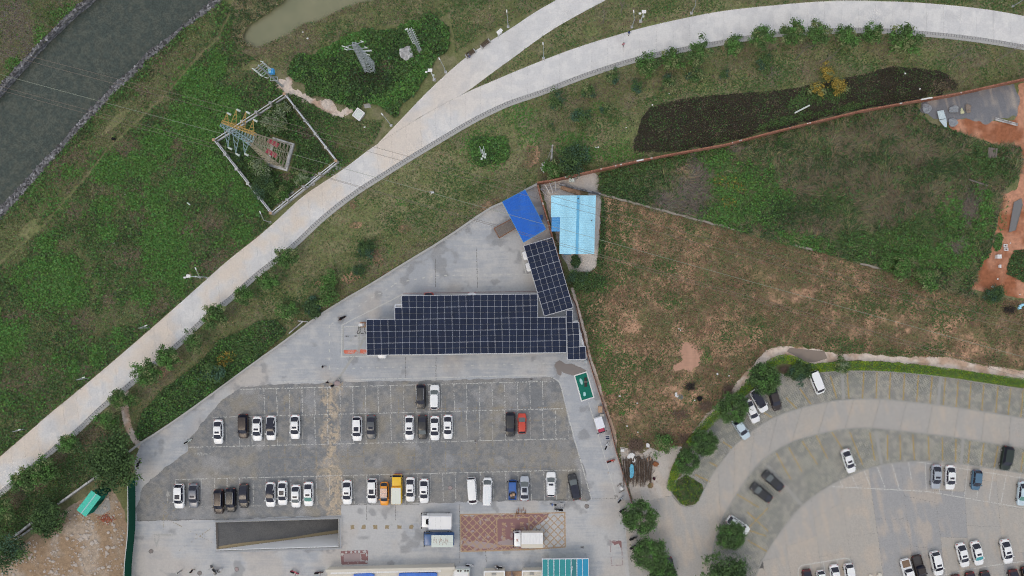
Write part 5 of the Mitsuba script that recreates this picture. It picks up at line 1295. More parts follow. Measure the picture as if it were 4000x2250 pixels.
def car_parts(kind):
    if kind in CACHE: return CACHE[kind]
    s = CARS[kind]
    L, Wd, H, zb = s['L'], s['W'], s['H'], s['zb']
    xf0 = L / 2 - s['f0']; xf1 = xf0 - s['f1']; xr0 = -L / 2 + s['r0']; xr1 = xr0 + s['r1']
    out = []
    st = []
    for x in np.concatenate([[-L / 2, -L / 2 + .06, -L / 2 + .18, -L / 2 + .4], np.linspace(-L / 2 + .7, L / 2 - .8, 9), [L / 2 - .5, L / 2 - .26, L / 2 - .1, L / 2]]):
        e = max(0, (abs(x) - (L / 2 - .75)) / .75)
        w = Wd / 2 * (1 - .23 * e ** 2.6)
        if x > xf0: zt = zb - .02 - .20 * ((x - xf0) / (L / 2 - xf0)) ** 1.7
        elif x < xr0 and kind != 'pickup': zt = zb + .02 - .08 * ((xr0 - x) / max(.1, xr0 + L / 2)) ** 2
        else: zt = zb
        if kind == 'pickup' and -L / 2 + .1 < x < xr0 - .05: zt = .72
        lo = .24 + .16 * e ** 2
        sec = [(w * .90, lo), (w * .985, lo + .14), (w, .6 * zt), (w * .965, zt - .09), (w * .86, zt - .015), (w * .5, zt + .012 if x > xf0 else zt), (0, zt + .022 if x > xf0 else zt)]
        if kind == 'pickup' and -L / 2 + .1 < x < xr0 - .05: sec = [(w * .90, lo), (w * .985, lo + .14), (w, .5 * zb), (w * .99, zb * .6), (w * .9, zt), (w * .5, zt), (0, zt)]
        st.append([(x, y, z) for y, z in sec] + [(x, -y, z) for y, z in sec[::-1][1:]])
    out.append(('body', shape(loft(st), 35), 'paint'))
    wb, wr = Wd / 2 * .89, Wd / 2 * (.765 if kind not in ('van',) else .84)

    def glass(p, bulge=.0, n=5):
        (a, b, c, d) = (np.array(q_, float) for q_ in p)
        v = []
        for i in range(n):
            t = i / (n - 1)
            o = bulge * (1 - (2 * t - 1) ** 2)
            v += [a + (b - a) * t + [o, 0, 0], d + (c - d) * t + [o * .7, 0, 0]]
        v = np.array(v); m = len(v)
        inn = v.mean(0) * [.9, .9, 1] + [0, 0, -.05]
        f = []
        for i in range(n - 1): f += [[2 * i, 2 * i + 2, 2 * i + 3], [2 * i, 2 * i + 3, 2 * i + 1]]
        g = V(v, f)
        nrm = g.face_normals[0] * (1 if g.face_normals[0] @ (v.mean(0) - np.array([xf1 / 2 + xr1 / 2, 0, zb])) > 0 else -1)
        full = np.vstack([v, v - nrm * .03])
        f2 = f + [[x + m for x in t[::-1]] for t in f]
        rim = [0] + [2 * i for i in range(1, n)] + [2 * i + 1 for i in range(n - 1, -1, -1)]
        for i in range(len(rim)):
            p0, p1 = rim[i], rim[(i + 1) % len(rim)]
            f2 += [[p0, p1, p1 + m], [p0, p1 + m, p0 + m]]
        t = V(full, f2); trimesh.repair.fix_normals(t)
        return shape(t)
    zr = H - .05
    out.append(('windscreen', glass([(xf0 + .02, wb * .90, zb), (xf0 + .02, -wb * .90, zb), (xf1, -wr * .96, zr), (xf1, wr * .96, zr)], .10), 'screen'))
    out.append(('rear_window', glass([(xr0, -wb * .86, zb + .02), (xr0, wb * .86, zb + .02), (xr1, wr * .94, zr), (xr1, -wr * .94, zr)], -.08), 'glass'))
    for sgn in (1, -1):
        out.append(('side_window', glass([(xr0 + .10, sgn * wb, zb - .01), (xf0 - .12, sgn * wb, zb - .01), (xf1 - .04, sgn * wr, zr - .01), (xr1 + .04, sgn * wr, zr - .01)]), 'glass'))
    rf = []
    for x in np.linspace(xr1 - .05, xf1 + .05, 9):
        e = abs((x - (xr1 + xf1) / 2) / ((xf1 - xr1) / 2 + .05))
        w = (wr + .03) * (1 - .08 * e ** 4); zz = H - .045 * e ** 2.5
        rf.append([(x, w, zz - .07), (x, w * .96, zz - .02), (x, w * .6, zz), (x, 0, zz + .008), (x, -w * .6, zz), (x, -w * .96, zz - .02), (x, -w, zz - .07), (x, 0, zz - .09)])
    out.append(('roof', shape(loft(rf), 35), 'roof'))
    for sgn in (1, -1):
        for (a, za, wa), (b, zb2, wb2) in ((((xf0 + .0), zb - .02, wb * .96), (xf1, zr, wr)), ((xr0 + .03, zb - .02, wb * .95), (xr1, zr, wr)), (((xf0 + xr0) / 2 - .1, zb - .02, wb * 1.0), ((xf1 + xr1) / 2 - .05, zr, wr * 1.01))):
            out.append(('pillar', shape(beam((a, sgn * wa, za), (b, sgn * wb2, zb2), .075)), 'paint'))
    for x in (L * .29, -L * .29):
        for sgn in (1, -1):
            out.append(('wheel', shape(tube((x, sgn * (Wd / 2 - .22), .32), (x, sgn * (Wd / 2 + .012), .32), .32, 18), 40), 'rubber'))
            out.append(('wheel__rim', shape(tube((x, sgn * (Wd / 2 - .05), .32), (x, sgn * (Wd / 2 + .02), .32), .20, 12), 40), 'steel'))
    for sgn in (1, -1):
        zf = zb - .17
        v = [(L / 2 - .42, sgn * Wd * .43, zf + .03), (L / 2 - .14, sgn * Wd * .37, zf - .05), (L / 2 - .08, sgn * Wd * .26, zf - .05), (L / 2 - .32, sgn * Wd * .30, zf + .055)]
        out.append(('headlight', shape(trimesh.Trimesh(np.array(v + [(a, b, c - .12) for a, b, c in v])).convex_hull), 'lamp_glass'))
        out.append(('tail_light', shape(box(-L / 2 + .01, -L / 2 + .14, *sorted((sgn * Wd * .28, sgn * Wd * .425)), zb - .20, zb - .03)), 'tail_red'))
        out.append(('mirror', shape(box(xf0 - .28, xf0 - .10, *sorted((sgn * (Wd / 2 - .02), sgn * (Wd / 2 + .17))), zb - .02, zb + .13)), 'paint'))
    if kind == 'pickup':
        bx = []
        for a in ((-L / 2 + .05, -L / 2 + .13, -Wd * .44, Wd * .44), (-L / 2 + .13, xr0 - .05, -Wd * .47, -Wd * .42), (-L / 2 + .13, xr0 - .05, Wd * .42, Wd * .47)): bx.append(box(*a, .6, zb))
        out.append(('bed_side', shape(cat(bx)), 'paint'))
        out.append(('bed_floor', shape(box(-L / 2 + .13, xr0 - .06, -Wd * .42, Wd * .42, .70, .75)), 'bed'))
    CACHE[kind] = out
    CACHE[kind + '_sun'] = shape(box(xf1 - .62, xf1 - .22, -wr * .62, wr * .62, H - .04, H + .012))
    CACHE[kind + '_pano'] = shape(box(xf1 - 1.05, xf1 - .20, -wr * .66, wr * .66, H - .04, H + .012))
    CACHE[kind + '_rail'] = [shape(beam((xr1 + .1, sgn * wr * .92, H + .02), (xf1 - .1, sgn * wr * .92, H + .02), .05)) for sgn in (1, -1)]
    return out


def place(px, py, ang, z=.7, sx=1, sy=1):
    c = W(px, py, z)
    return T().translate([c[0], c[1], .035]).rotate([0, 0, 1], ang).scale([sx, sy, 1])


def car(px, py, dx, dy, kind, col, label, opts='', screen='car_glass', group='cars parked in the car park', Ls=1.0):
    k = thing('parked_car', label, 'car', group)
    tw = place(px, py, math.degrees(math.atan2(-dy, dx)), .6, Ls)
    mats = dict(paint='paint_' + col, roof='car_glass' if 'blackroof' in opts else 'paint_' + col, glass='car_glass', screen=screen, bed='bed_rust' if col == 'white' else 'iron')
    wheel = None
    for name, sh, m in car_parts(kind):
        if name == 'wheel__rim': kk = f'{wheel}__rim'
        else: kk = key(name, k)
        if name == 'wheel': wheel = kk
        scene[kk] = {**sh, 'bsdf': {'type': 'ref', 'id': mats.get(m, m)}, 'to_world': tw}
    extra = [('sunroof', CACHE[kind + '_sun'])] if 'sun' in opts else [('sunroof', CACHE[kind + '_pano'])] if 'pano' in opts else []
    for name, sh in extra: scene[key(name, k)] = {**sh, 'bsdf': {'type': 'ref', 'id': 'car_glass'}, 'to_world': tw}
    if 'rails' in opts:
        for sh in CACHE[kind + '_rail']: scene[key('roof_rail', k)] = {**sh, 'bsdf': {'type': 'ref', 'id': 'steel'}, 'to_world': tw}
    return k, tw


D, U = (0, 1), (0, -1)
Ln = 'left hand car park'
LIST = [
    (1645, 1549, *D, 'suv', 'black', 'black off roader with silver roof rails, left one of the pair in the uppermost row', 'rails'),
    (1698, 1551, *U, 'suv', 'white', 'white car parked nose up, right one of the pair in the uppermost row', '', 'clear_glass'),
    (854, 1686, *D, 'saloon', 'white', 'white saloon standing alone at the far left of the second row', 'sun'),
    (952, 1664, *D, 'suv', 'brown_black', 'black off roader in the second row, second car from the left', ''),
    (1006, 1674, *D, 'saloon', 'white', 'white saloon in the second row between the black off roader and the black roofed car', 'sun'),
    (1060, 1671, *D, 'fastback', 'white', 'white saloon with an all black glass roof in the second row', 'blackroof'),
    (1154, 1667, *D, 'saloon', 'white', 'white saloon with a small sunroof standing alone just left of the sandy strip', 'sun'),
    (1396, 1674, *D, 'suv', 'white', 'white car with a large glass sunroof beside the dark grey saloon', 'pano'),
    (1451, 1668, *D, 'saloon', 'charcoal', 'dark grey saloon in the second row right of the sandy strip', 'sun'),
    (1600, 1670, *D, 'saloon', 'white', 'white saloon left of the small black car in the second row', 'sun'),
    (1651, 1668, *D, 'saloon', 'black', 'small black saloon between two white ones in the second row', '', 'clear_glass'),
    (1699, 1672, *D, 'saloon', 'white', 'white saloon just right of the small black car in the second row', 'sun'),
    (1750, 1667, *D, 'saloon', 'white', 'white saloon at the right end of the group of four in the second row', 'sun'),
    (1994, 1657, *D, 'suv', 'black', 'black car beside the orange red hatchback', ''),
    (2039, 1654, *U, 'hatch', 'red', 'small orange red hatchback at the right end of the second row', '', 'clear_glass'),
    (702, 1937, *D, 'suv', 'white', 'white car with a big dark sunroof at the far left of the third row', 'pano'),
    (758, 1935, *D, 'saloon', 'grey', 'blue grey saloon with sunroof, second from the left in the third row', 'sun'),
    (857, 1958, *D, 'suv', 'brown_black', 'black off roader with roof rails, left of the two that stand too far forward', 'rails'),
    (904, 1952, *D, 'suv', 'black', 'black off roader with roof rails, right of the two that stand too far forward', 'rails'),
    (954, 1936, *D, 'saloon', 'black', 'plain black saloon right of the two black off roaders in the third row', 'blackroof'),
    (1058, 1931, *D, 'fastback', 'white', 'white car with an all black glass roof in the third row', 'blackroof'),
    (1105, 1925, *D, 'saloon', 'white', 'white saloon with a large sunroof beside the black roofed white car, third row', 'pano'),
    (1157, 1937, *D, 'saloon', 'white', 'smaller white saloon, third of the four white cars left of the sandy strip', 'sun', 'clear_glass', .93),
    (1206, 1929, *D, 'saloon', 'white', 'white saloon with a pale green windscreen in the third row', 'sun', 'green_glass'),
    (1357, 1922, *D, 'saloon', 'white', 'white saloon standing alone just right of the sandy strip in the third row', 'sun'),
    (1455, 1916, *D, 'suv', 'white', 'white car with sunroof left of the orange taxi', 'pano'),
    (1603, 1911, *D, 'saloon', 'white', 'white saloon right beside the yellow box van', 'sun'),
    (1657, 1917, *D, 'saloon', 'white', 'white saloon right of the one beside the yellow box van', 'sun'),
    (2049, 1907, *U, 'saloon', 'silver', 'silver saloon with a sunroof right of the small blue pickup', 'pano', 'clear_glass'),
    (2152, 1891, *U, 'suv', 'white', 'white off roader parked nose up left of the slanted black saloon', 'sun', 'clear_glass'),
    (2243, 1901, -13, -60, 'saloon', 'black', 'black saloon standing slanted at the right end of the third row', 'blackroof', 'clear_glass', 1.08),
    (1676, 1190, *D, 'suv', 'red', 'orange red car poking out from the top edge of the wide solar canopy', 'blackroof'),
    (1844, 1190, *D, 'saloon', 'white', 'white car poking out from the top edge of the wide solar canopy', ''),
    (1493, 1352, *D, 'saloon', 'white', 'white car poking out from the bottom edge of the wide solar canopy', ''),
    (2088, 989, -77, 21, 'saloon', 'white', 'white car poking out from the left edge of the tilted solar canopy, upper one', '', 'clear_glass'),
    (2101, 1034, -77, 21, 'saloon', 'white', 'white car poking out from the left edge of the tilted solar canopy, lower one', '', 'clear_glass'),
    (3025, 1557, 18, 62, 'saloon', 'brown_black', 'dark brown saloon half under the round tree below the hedge', ''),
    (2964, 1565, 36, 62, 'suv', 'white', 'white car with a black glass roof between two round trees', 'blackroof'),
    (2936, 1606, 30, 68, 'saloon', 'white', 'white saloon partly under the round tree in the left part of the outer bay', ''),
    (2893, 1672, 36, 54, 'saloon', 'sky_silver', 'pale silver car mostly hidden under the round tree beside the drive', ''),
    (2973, 1924, -89, -70, 'saloon', 'black', 'black saloon, lower one of the pair in the inner grass bay', '', 'clear_glass'),
    (3018, 1878, -87, -77, 'saloon', 'black', 'black saloon, upper one of the pair in the inner grass bay', '', 'clear_glass'),
    (2882, 2050, 94, 64, 'suv', 'white', 'white car partly hidden by the round tree in the inner grass bay', 'rails'),
    (3313, 1800, 27, 82, 'saloon', 'white', 'white saloon standing alone on the inner grass bay', 'sun'),
    (3655, 1861, -4, 100, 'saloon', 'silver', 'silver saloon beside the white one in the slab yard bays', 'sun'),
    (3710, 1864, -2, 100, 'saloon', 'white', 'white saloon beside the silver one in the slab yard bays', 'sun'),
    (3812, 1874, -9, 86, 'hatch', 'slate_blue', 'slate blue van like hatchback in the slab yard bays', ''),
    (3930, 1789, -14, 84, 'suv', 'green', 'very dark green car on the grass bay near the right edge', ''),
    (3992, 1927, -8, 100, 'saloon', 'sky_silver', 'pale silver car cut off by the right edge of the picture', '', 'green_glass'),
    (3759, 2167, 24, 94, 'saloon', 'white', 'white saloon left of the one with a teal windscreen', 'sun'),
    (3815, 2160, 22, 94, 'saloon', 'white', 'white saloon with a teal windscreen in the slab yard', 'sun', 'teal_glass'),
    (3930, 2153, 20, 98, 'saloon', 'white', 'white saloon at the right end of the lower row in the slab yard', 'sun'),
    (3657, 2199, 22, 96, 'suv', 'white', 'white estate right of the black pickup in the slab yard', 'sun'),
    (3590, 2219, 26, 92, 'pickup', 'brown_black', 'brown black pickup beside the white pickup at the bottom edge', ''),
    (3545, 2233, 26, 92, 'pickup', 'white', 'white pickup with a rusty load bed at the bottom edge', ''),
    (3155, 2270, 14, 96, 'saloon', 'maroon', 'dark maroon car, leftmost in the rounded bay at the bottom edge', ''),
    (3208, 2266, 14, 96, 'hatch', 'white', 'small white car, second in the rounded bay at the bottom edge', '', 'clear_glass'),
    (3262, 2252, 14, 96, 'saloon', 'white', 'white saloon, third in the rounded bay at the bottom edge', ''),
    (3319, 2247, 16, 96, 'suv', 'white', 'white estate with a wide rear window, rightmost in the rounded bay at the bottom', 'sun'),
    (3738, 2291, 20, 96, 'saloon', 'maroon', 'dark maroon car barely in the picture at the bottom edge below the white estate', ''),
    (3795, 2280, 20, 96, 'saloon', 'maroon', 'dark car at the bottom edge below the white saloon with teal windscreen', ''),
    (3852, 2276, 20, 96, 'saloon', 'brown_black', 'dark car at the bottom edge, right of the maroon pair', ''),
    (3962, 2270, 20, 96, 'saloon', 'maroon', 'dark maroon car with a pale rear window at the bottom right', '', 'clear_glass'),
    (4012, 2258, 20, 96, 'suv', 'brown_black', 'dark car cut by the bottom right corner of the picture', ''),
    (2617, 2222, 14, 62, 'saloon', 'black', 'black car under the lowest round tree beside the concrete drive', '', 'clear_glass'),
]
for it in LIST:
    px, py, dx, dy, kind, col, lab, opts, *rest = it
    if len(rest) == 2: car(px, py, dx, dy, kind, col, lab, opts, rest[0], Ls=rest[1])
    else: car(px, py, dx, dy, kind, col, lab, opts, *(rest[:1]))


def part(k, name, mesh, bsdf, tw, smooth=False):
    kk = key(name, k)
    scene[kk] = {**mikit.ply(mesh, bsdf, smooth=smooth), 'to_world': tw}
    return kk


# vans and taxis
for px, py, dx, dy, lab, col, scr in ((1845, 1916, 8, 105, 'white panel van with a ribbed roof, standing slightly slanted', 'white', 'car_glass'), (1904, 1918, 2, -110, 'white minibus parked nose up with a pale blue ribbed roof', 'white', 'clear_glass'), (3188, 1493, 30, 75, 'white minivan standing alone in the outer grass bay', 'white', 'car_glass')):
    k, tw = car(px, py, dx, dy, 'van', col, lab, '', scr, 'vans', 1.04 if px < 3000 else .92)
    labels[k]['category'] = 'van'
    if px < 3000:
        for i in range(5): part(k, 'roof_rib', box(-2.1, 1.1, -.56 + .28 * i - .02, -.56 + .28 * i + .02, 1.93, 1.975), 'paint_sky_silver' if px > 1900 else 'paint_white', tw)
k, tw = car(1502, 1928, 0, 1, 'hatch', 'orange', 'orange taxi with a white slatted roof rack', '', group='taxis', Ls=1.15)
for i in range(7): part(k, 'rack_slat', box(-1.05, .55, -.55 + .183 * i - .045, -.55 + .183 * i + .045, 1.53, 1.58), 'sign_white', tw)
for x in (-1.0, -.25, .5): part(k, 'rack_bar', box(x - .04, x + .04, -.62, .62, 1.49, 1.53), 'rust', tw)


def truck(px, py, ang, label, L, cab, body, paintc, parts, group='trucks parked on the yard', width=1.95, name='truck'):
    """Cab-over truck, x forward, origin in the middle: cab = length and height, then PARTS adds its load body."""
    k = thing(name, label, 'truck', group)
    tw = place(px, py, ang, 1.2)
    x1 = L / 2; x0 = x1 - cab[0]
    h = cab[1]
    st = []
    for x, top, w in ((x0, h - .05, .96), (x0 + .1, h, .97), (x1 - .65, h, .97), (x1 - .28, h - .10, .95), (x1 - .06, 1.25, .93), (x1, .9, .9), (x1, .5, .88)):
        w = w * width / 2
        st.append([(x, w * .97, .45), (x, w, .8), (x, w, min(top, 1.3)), (x, w * .94, max(top - .08, .55)), (x, w * .8, top), (x, 0, top + .01), (x, -w * .8, top), (x, -w * .94, max(top - .08, .55)), (x, -w, min(top, 1.3)), (x, -w, .8), (x, -w * .97, .45)])
    part(k, 'cab', loft(st), paintc, tw, 30)
    part(k, 'windscreen', trimesh.Trimesh(np.array([(x1 - .25, y, h - .16) for y in (-width * .42, width * .42)] + [(x1 - .035, y, 1.25) for y in (-width * .44, width * .44)] + [(x1 - .32, y, h - .2) for y in (-width * .42, width * .42)] + [(x1 - .1, y, 1.2) for y in (-width * .44, width * .44)]) + np.array([.035, 0, .035])).convex_hull, 'car_glass', tw)
    for s in (1, -1):
        part(k, 'side_window', box(x0 + .35, x1 - .5, *sorted((s * width * .478, s * width * .497)), 1.35, h - .25), 'car_glass', tw)
        part(k, 'mirror', box(x1 - .25, x1 - .1, *sorted((s * (width / 2 + .05), s * (width / 2 + .3))), 1.3, 1.7), 'black', tw)
        part(k, 'headlight', box(x1 - .05, x1 + .02, *sorted((s * width * .28, s * width * .43)), .6, .78), 'lamp_glass', tw)
    part(k, 'chassis', box(-L / 2 + .1, x1 - .3, -.42, .42, .45, .72), 'iron', tw)
    for x in (x1 - .75, -L / 2 + .95):
        for s in (1, -1):
            w_ = part(k, 'wheel', tube((x, s * (width / 2 - .32), .40), (x, s * (width / 2 - .02), .40), .40, 18), 'rubber', tw, 40)
            scene[w_ + '__rim'] = {**mikit.ply(tube((x, s * (width / 2 - .1), .40), (x, s * (width / 2 + .0), .40), .22, 12), 'steel'), 'to_world': tw}
    parts(k, tw, x0, L, width)
    return k


def white_box(k, tw, x0, L, w):
    part(k, 'cargo_box', box(-L / 2, x0 - .12, -w / 2 - .02, w / 2 + .02, .85, 2.85), 'sign_white', tw)
    rim = sg.box(-L / 2, -w / 2 - .03, x0 - .12, w / 2 + .03)
    part(k, 'roof_edge', slab(rim.difference(rim.buffer(-.08)), 2.85, 2.9), 'frame_white', tw)
    for x in (x0 - 1.5, x0 - 2.4): part(k, 'roof_seam', box(x - .02, x + .02, -w / 2, w / 2, 2.85, 2.868), 'steel', tw)
    part(k, 'air_deflector', trimesh.Trimesh(np.array([(x0 - .05, -.55, 2.1), (x0 - .05, .55, 2.1), (x0 - .05, -.5, 2.55), (x0 - .05, .5, 2.55), (x0 + .5, -.45, 2.1), (x0 + .5, .45, 2.1)])).convex_hull, 'black', tw)


def stake_body(k, tw, x0, L, w):
    part(k, 'load_floor', box(-L / 2, x0 - .12, -w / 2, w / 2, .85, .98), 'paint_truck_blue', tw)
    for s in (1, -1):
        for z in (1.15, 1.5, 1.85, 2.2, 2.55): part(k, 'stake_rail', box(-L / 2, x0 - .12, *sorted((s * w / 2, s * (w / 2 - .05))), z - .07, z + .07), 'paint_truck_blue', tw)
        for i in range(9):
            x = -L / 2 + .05 + (x0 - .2 + L / 2) * i / 8
            part(k, 'stake', box(x - .04, x + .04, *sorted((s * (w / 2 - .05), s * (w / 2 - .1))), .95, 2.65), 'paint_blue', tw)
    for i in range(14):
        a = -w / 2 + w * i / 14
        part(k, 'roof_board', box(-L / 2, x0 - .12, a + .006, a + w / 14 - .006, 2.64, 2.68), 'insulator', tw)
    g = np.random.default_rng(5)
    part(k, 'rust_streaks', cat([box(x, x + .05, y, y + ln, 2.68, 2.686) for x, y, ln in ((g.choice([-1.9, -1.7, -1.5, -1.2, -1.0, -.75, -.5, -.3, .3, .5, .7]) + g.uniform(-.04, .04), g.uniform(-.85, .3), g.uniform(.2, .6)) for _ in range(34))]), 'rust', tw)


def cover_body(k, tw, x0, L, w):
    part(k, 'load_box', box(-L / 2, x0 - .12, -w / 2 - .05, w / 2 + .05, .85, 2.35), 'cream', tw)
    st = corrugated((-L / 2, -w / 2 - .12, 2.5), (x0 - .1, -w / 2 - .12, 2.5), (x0 - .1, w / 2 * .45, 2.6), (-L / 2, w / 2 * .45, 2.6), .55, .035)
    part(k, 'ribbed_cover', st, 'sign_white', tw)
    part(k, 'side_flap', corrugated((-L / 2, w / 2 * .45, 2.58), (x0 - .1, w / 2 * .45, 2.58), (x0 - .1, w / 2 + .1, 2.3), (-L / 2, w / 2 + .1, 2.3), 1.6, .02), 'cream', tw)
    part(k, 'roof_mark', cat([beam((x0 + .5, -.15, 2.165), (x0 + .85, -.1, 2.165), .07), beam((x0 + .85, -.1, 2.165), (x0 + .6, .05, 2.165), .07), beam((x0 + .6, .05, 2.165), (x0 + .85, .2, 2.165), .07), beam((x0 + .85, .2, 2.165), (x0 + .5, .25, 2.165), .07)]), 'brick_red', tw)


truck(1705, 2032, 180, 'white box truck facing left, above the blue stake truck', 6.0, (1.6, 2.1), None, 'paint_white', white_box, width=2.45)
truck(1714, 2104, 180, 'blue stake bed truck with a rust streaked load, below the white box truck', 5.9, (1.6, 2.05), None, 'paint_truck_blue', stake_body, width=2.3)
truck(2062, 2103, 180, 'white truck with a ribbed load cover standing on the red fire lane', 5.8, (1.55, 2.15), None, 'paint_white', cover_body, width=2.75)


def small_box(k, tw, x0, L, w):
    part(k, 'cargo_box', box(-L / 2, x0 - .05, -w / 2, w / 2, .75, 2.25), 'paint_yellow', tw)
    part(k, 'box_roof', box(-L / 2 + .04, x0 - .12, -w / 2 + .04, w / 2 - .04, 2.25, 2.29), 'pale_lid', tw)
    part(k, 'roof_seam', box(-L / 2 + .1, x0 - .2, -.015, .015, 2.29, 2.30), 'steel', tw)
    part(k, 'light_bar', cat([box(x0 - .02, x0 + .08, -.6 + .3 * i, -.45 + .3 * i, 2.1, 2.25) for i in range(5)]), 'orange_marker', tw)
    part(k, 'bumper', box(L / 2 - .02, L / 2 + .10, -w * .45, w * .45, .4, .62), 'tower_red', tw)


mat('pale_lid', (.66, .69, .62), .4)
truck(1551, 1910, 90, 'yellow box van with a pale roof and red front bumper parked nose up', 5.4, (2.1, 1.85), None, 'paint_yellow', small_box, 'delivery vans', 1.9, 'box_van')
labels['box_van']['category'] = 'van'


def blue_pickup(k, tw, x0, L, w):
    part(k, 'load_bed', box(-L / 2, x0 - .05, -w / 2, w / 2, .6, .7), 'paint_blue', tw)
    for s in (1, -1): part(k, 'bed_side', box(-L / 2, x0 - .05, *sorted((s * w / 2, s * (w / 2 - .06))), .7, 1.1), 'paint_blue', tw)
    part(k, 'tailgate', box(-L / 2, -L / 2 + .06, -w / 2, w / 2, .7, 1.1), 'paint_blue', tw)
    part(k, 'load', cat([box(-1.2, -.7, -.45, .05, .7, .95), box(-1.3, -.9, .1, .5, .7, .9)]), 'tan_board', tw)


truck(2002, 1915, 90, 'small blue pickup truck between the minibus and the silver saloon', 3.8, (2.0, 1.75), None, 'paint_blue', blue_pickup, 'small pickups', 1.55, 'small_truck')


def trike_box(k, tw, x0, L, w):
    part(k, 'cargo_box', box(-L / 2, x0 - .05, -w / 2 - .12, w / 2 + .12, .55, 1.95), 'sign_white', tw)
    part(k, 'box_lid', box(-L / 2 - .02, x0 - .03, -w / 2 - .14, w / 2 + .14, 1.95, 1.99), 'frame_white', tw)


truck(2343, 1660, -73, 'small cargo truck with a white box and crimson cab beside the right fence', 3.1, (.95, 1.55), None, 'paint_magenta', trike_box, 'small trucks', 1.3, 'small_truck')


# ---------------------------------------------------------------- people
import manifold3d as m3
BONE = {}


def bone(a, b, ra, rb, seg=10):
    return m3.Manifold.batch_hull([m3.Manifold.sphere(ra, seg).translate(list(map(float, a))), m3.Manifold.sphere(rb, seg).translate(list(map(float, b)))])


def to_mesh(m):
    d = m.to_mesh()
    return trimesh.Trimesh(np.array(d.vert_properties)[:, :3], np.array(d.tri_verts), process=False)


def hand(wrist, d, side):
    """Palm, four bent fingers and a thumb; d is the direction the forearm points."""
    d = np.asarray(d, float) / np.linalg.norm(d)
    u = np.cross(d, [0, 0, 1]); u = u / (np.linalg.norm(u) + 1e-9)
    n = np.cross(u, d)
    pal = np.asarray(wrist) + d * .09
    ms = [m3.Manifold.batch_hull([m3.Manifold.sphere(.022, 6).translate(list(map(float, p))) for p in (wrist, pal + u * .034, pal - u * .034)])]
    for i, ln in enumerate((.062, .072, .067, .052)):
        r = pal + u * (.032 - .021 * i)
        k1 = r + d * ln * .6 - n * .006
        ms += [bone(r, k1, .0095, .009, 6), bone(k1, k1 + d * ln * .4 - n * .024, .009, .0075, 6)]
    t0 = np.asarray(wrist) + d * .03 + u * side * .028
    ms += [bone(t0, t0 + d * .04 + u * side * .03, .011, .010, 6), bone(t0 + d * .04 + u * side * .03, t0 + d * .07 + u * side * .026, .010, .008, 6)]
    return ms


POSES = {
    'walk': dict(hip=.90, lean=.04, legs=[((.19, .52), (.27, .09)), ((.02, .50), (-.24, .13))], arms=[((-.10, .18), (-.16, -.02)), ((.10, .18), (.22, .02))]),
    'stand': dict(hip=.91, lean=.0, legs=[((.02, .50), (.0, .08)), ((.0, .50), (-.03, .08))], arms=[((-.02, .2), (.05, -.0)), ((-.02, .2), (.05, .0))]),
    'ride': dict(hip=.80, lean=.16, legs=[((.38, .74), (.30, .32)), ((.38, .74), (.30, .32))], arms=[((.16, .22), (.50, .16)), ((.16, .22), (.50, .16))]),
    'sit': dict(hip=.50, lean=-.04, legs=[((.42, .50), (.46, .08)), ((.42, .50), (.46, .08))], arms=[((.02, .2), (.26, .06)), ((.02, .2), (.26, .06))]),
    'bend': dict(hip=.84, lean=.42, legs=[((.10, .48), (.0, .08)), ((.08, .48), (-.04, .08))], arms=[((.28, .12), (.42, -.1)), ((.28, .12), (.42, -.1))])}


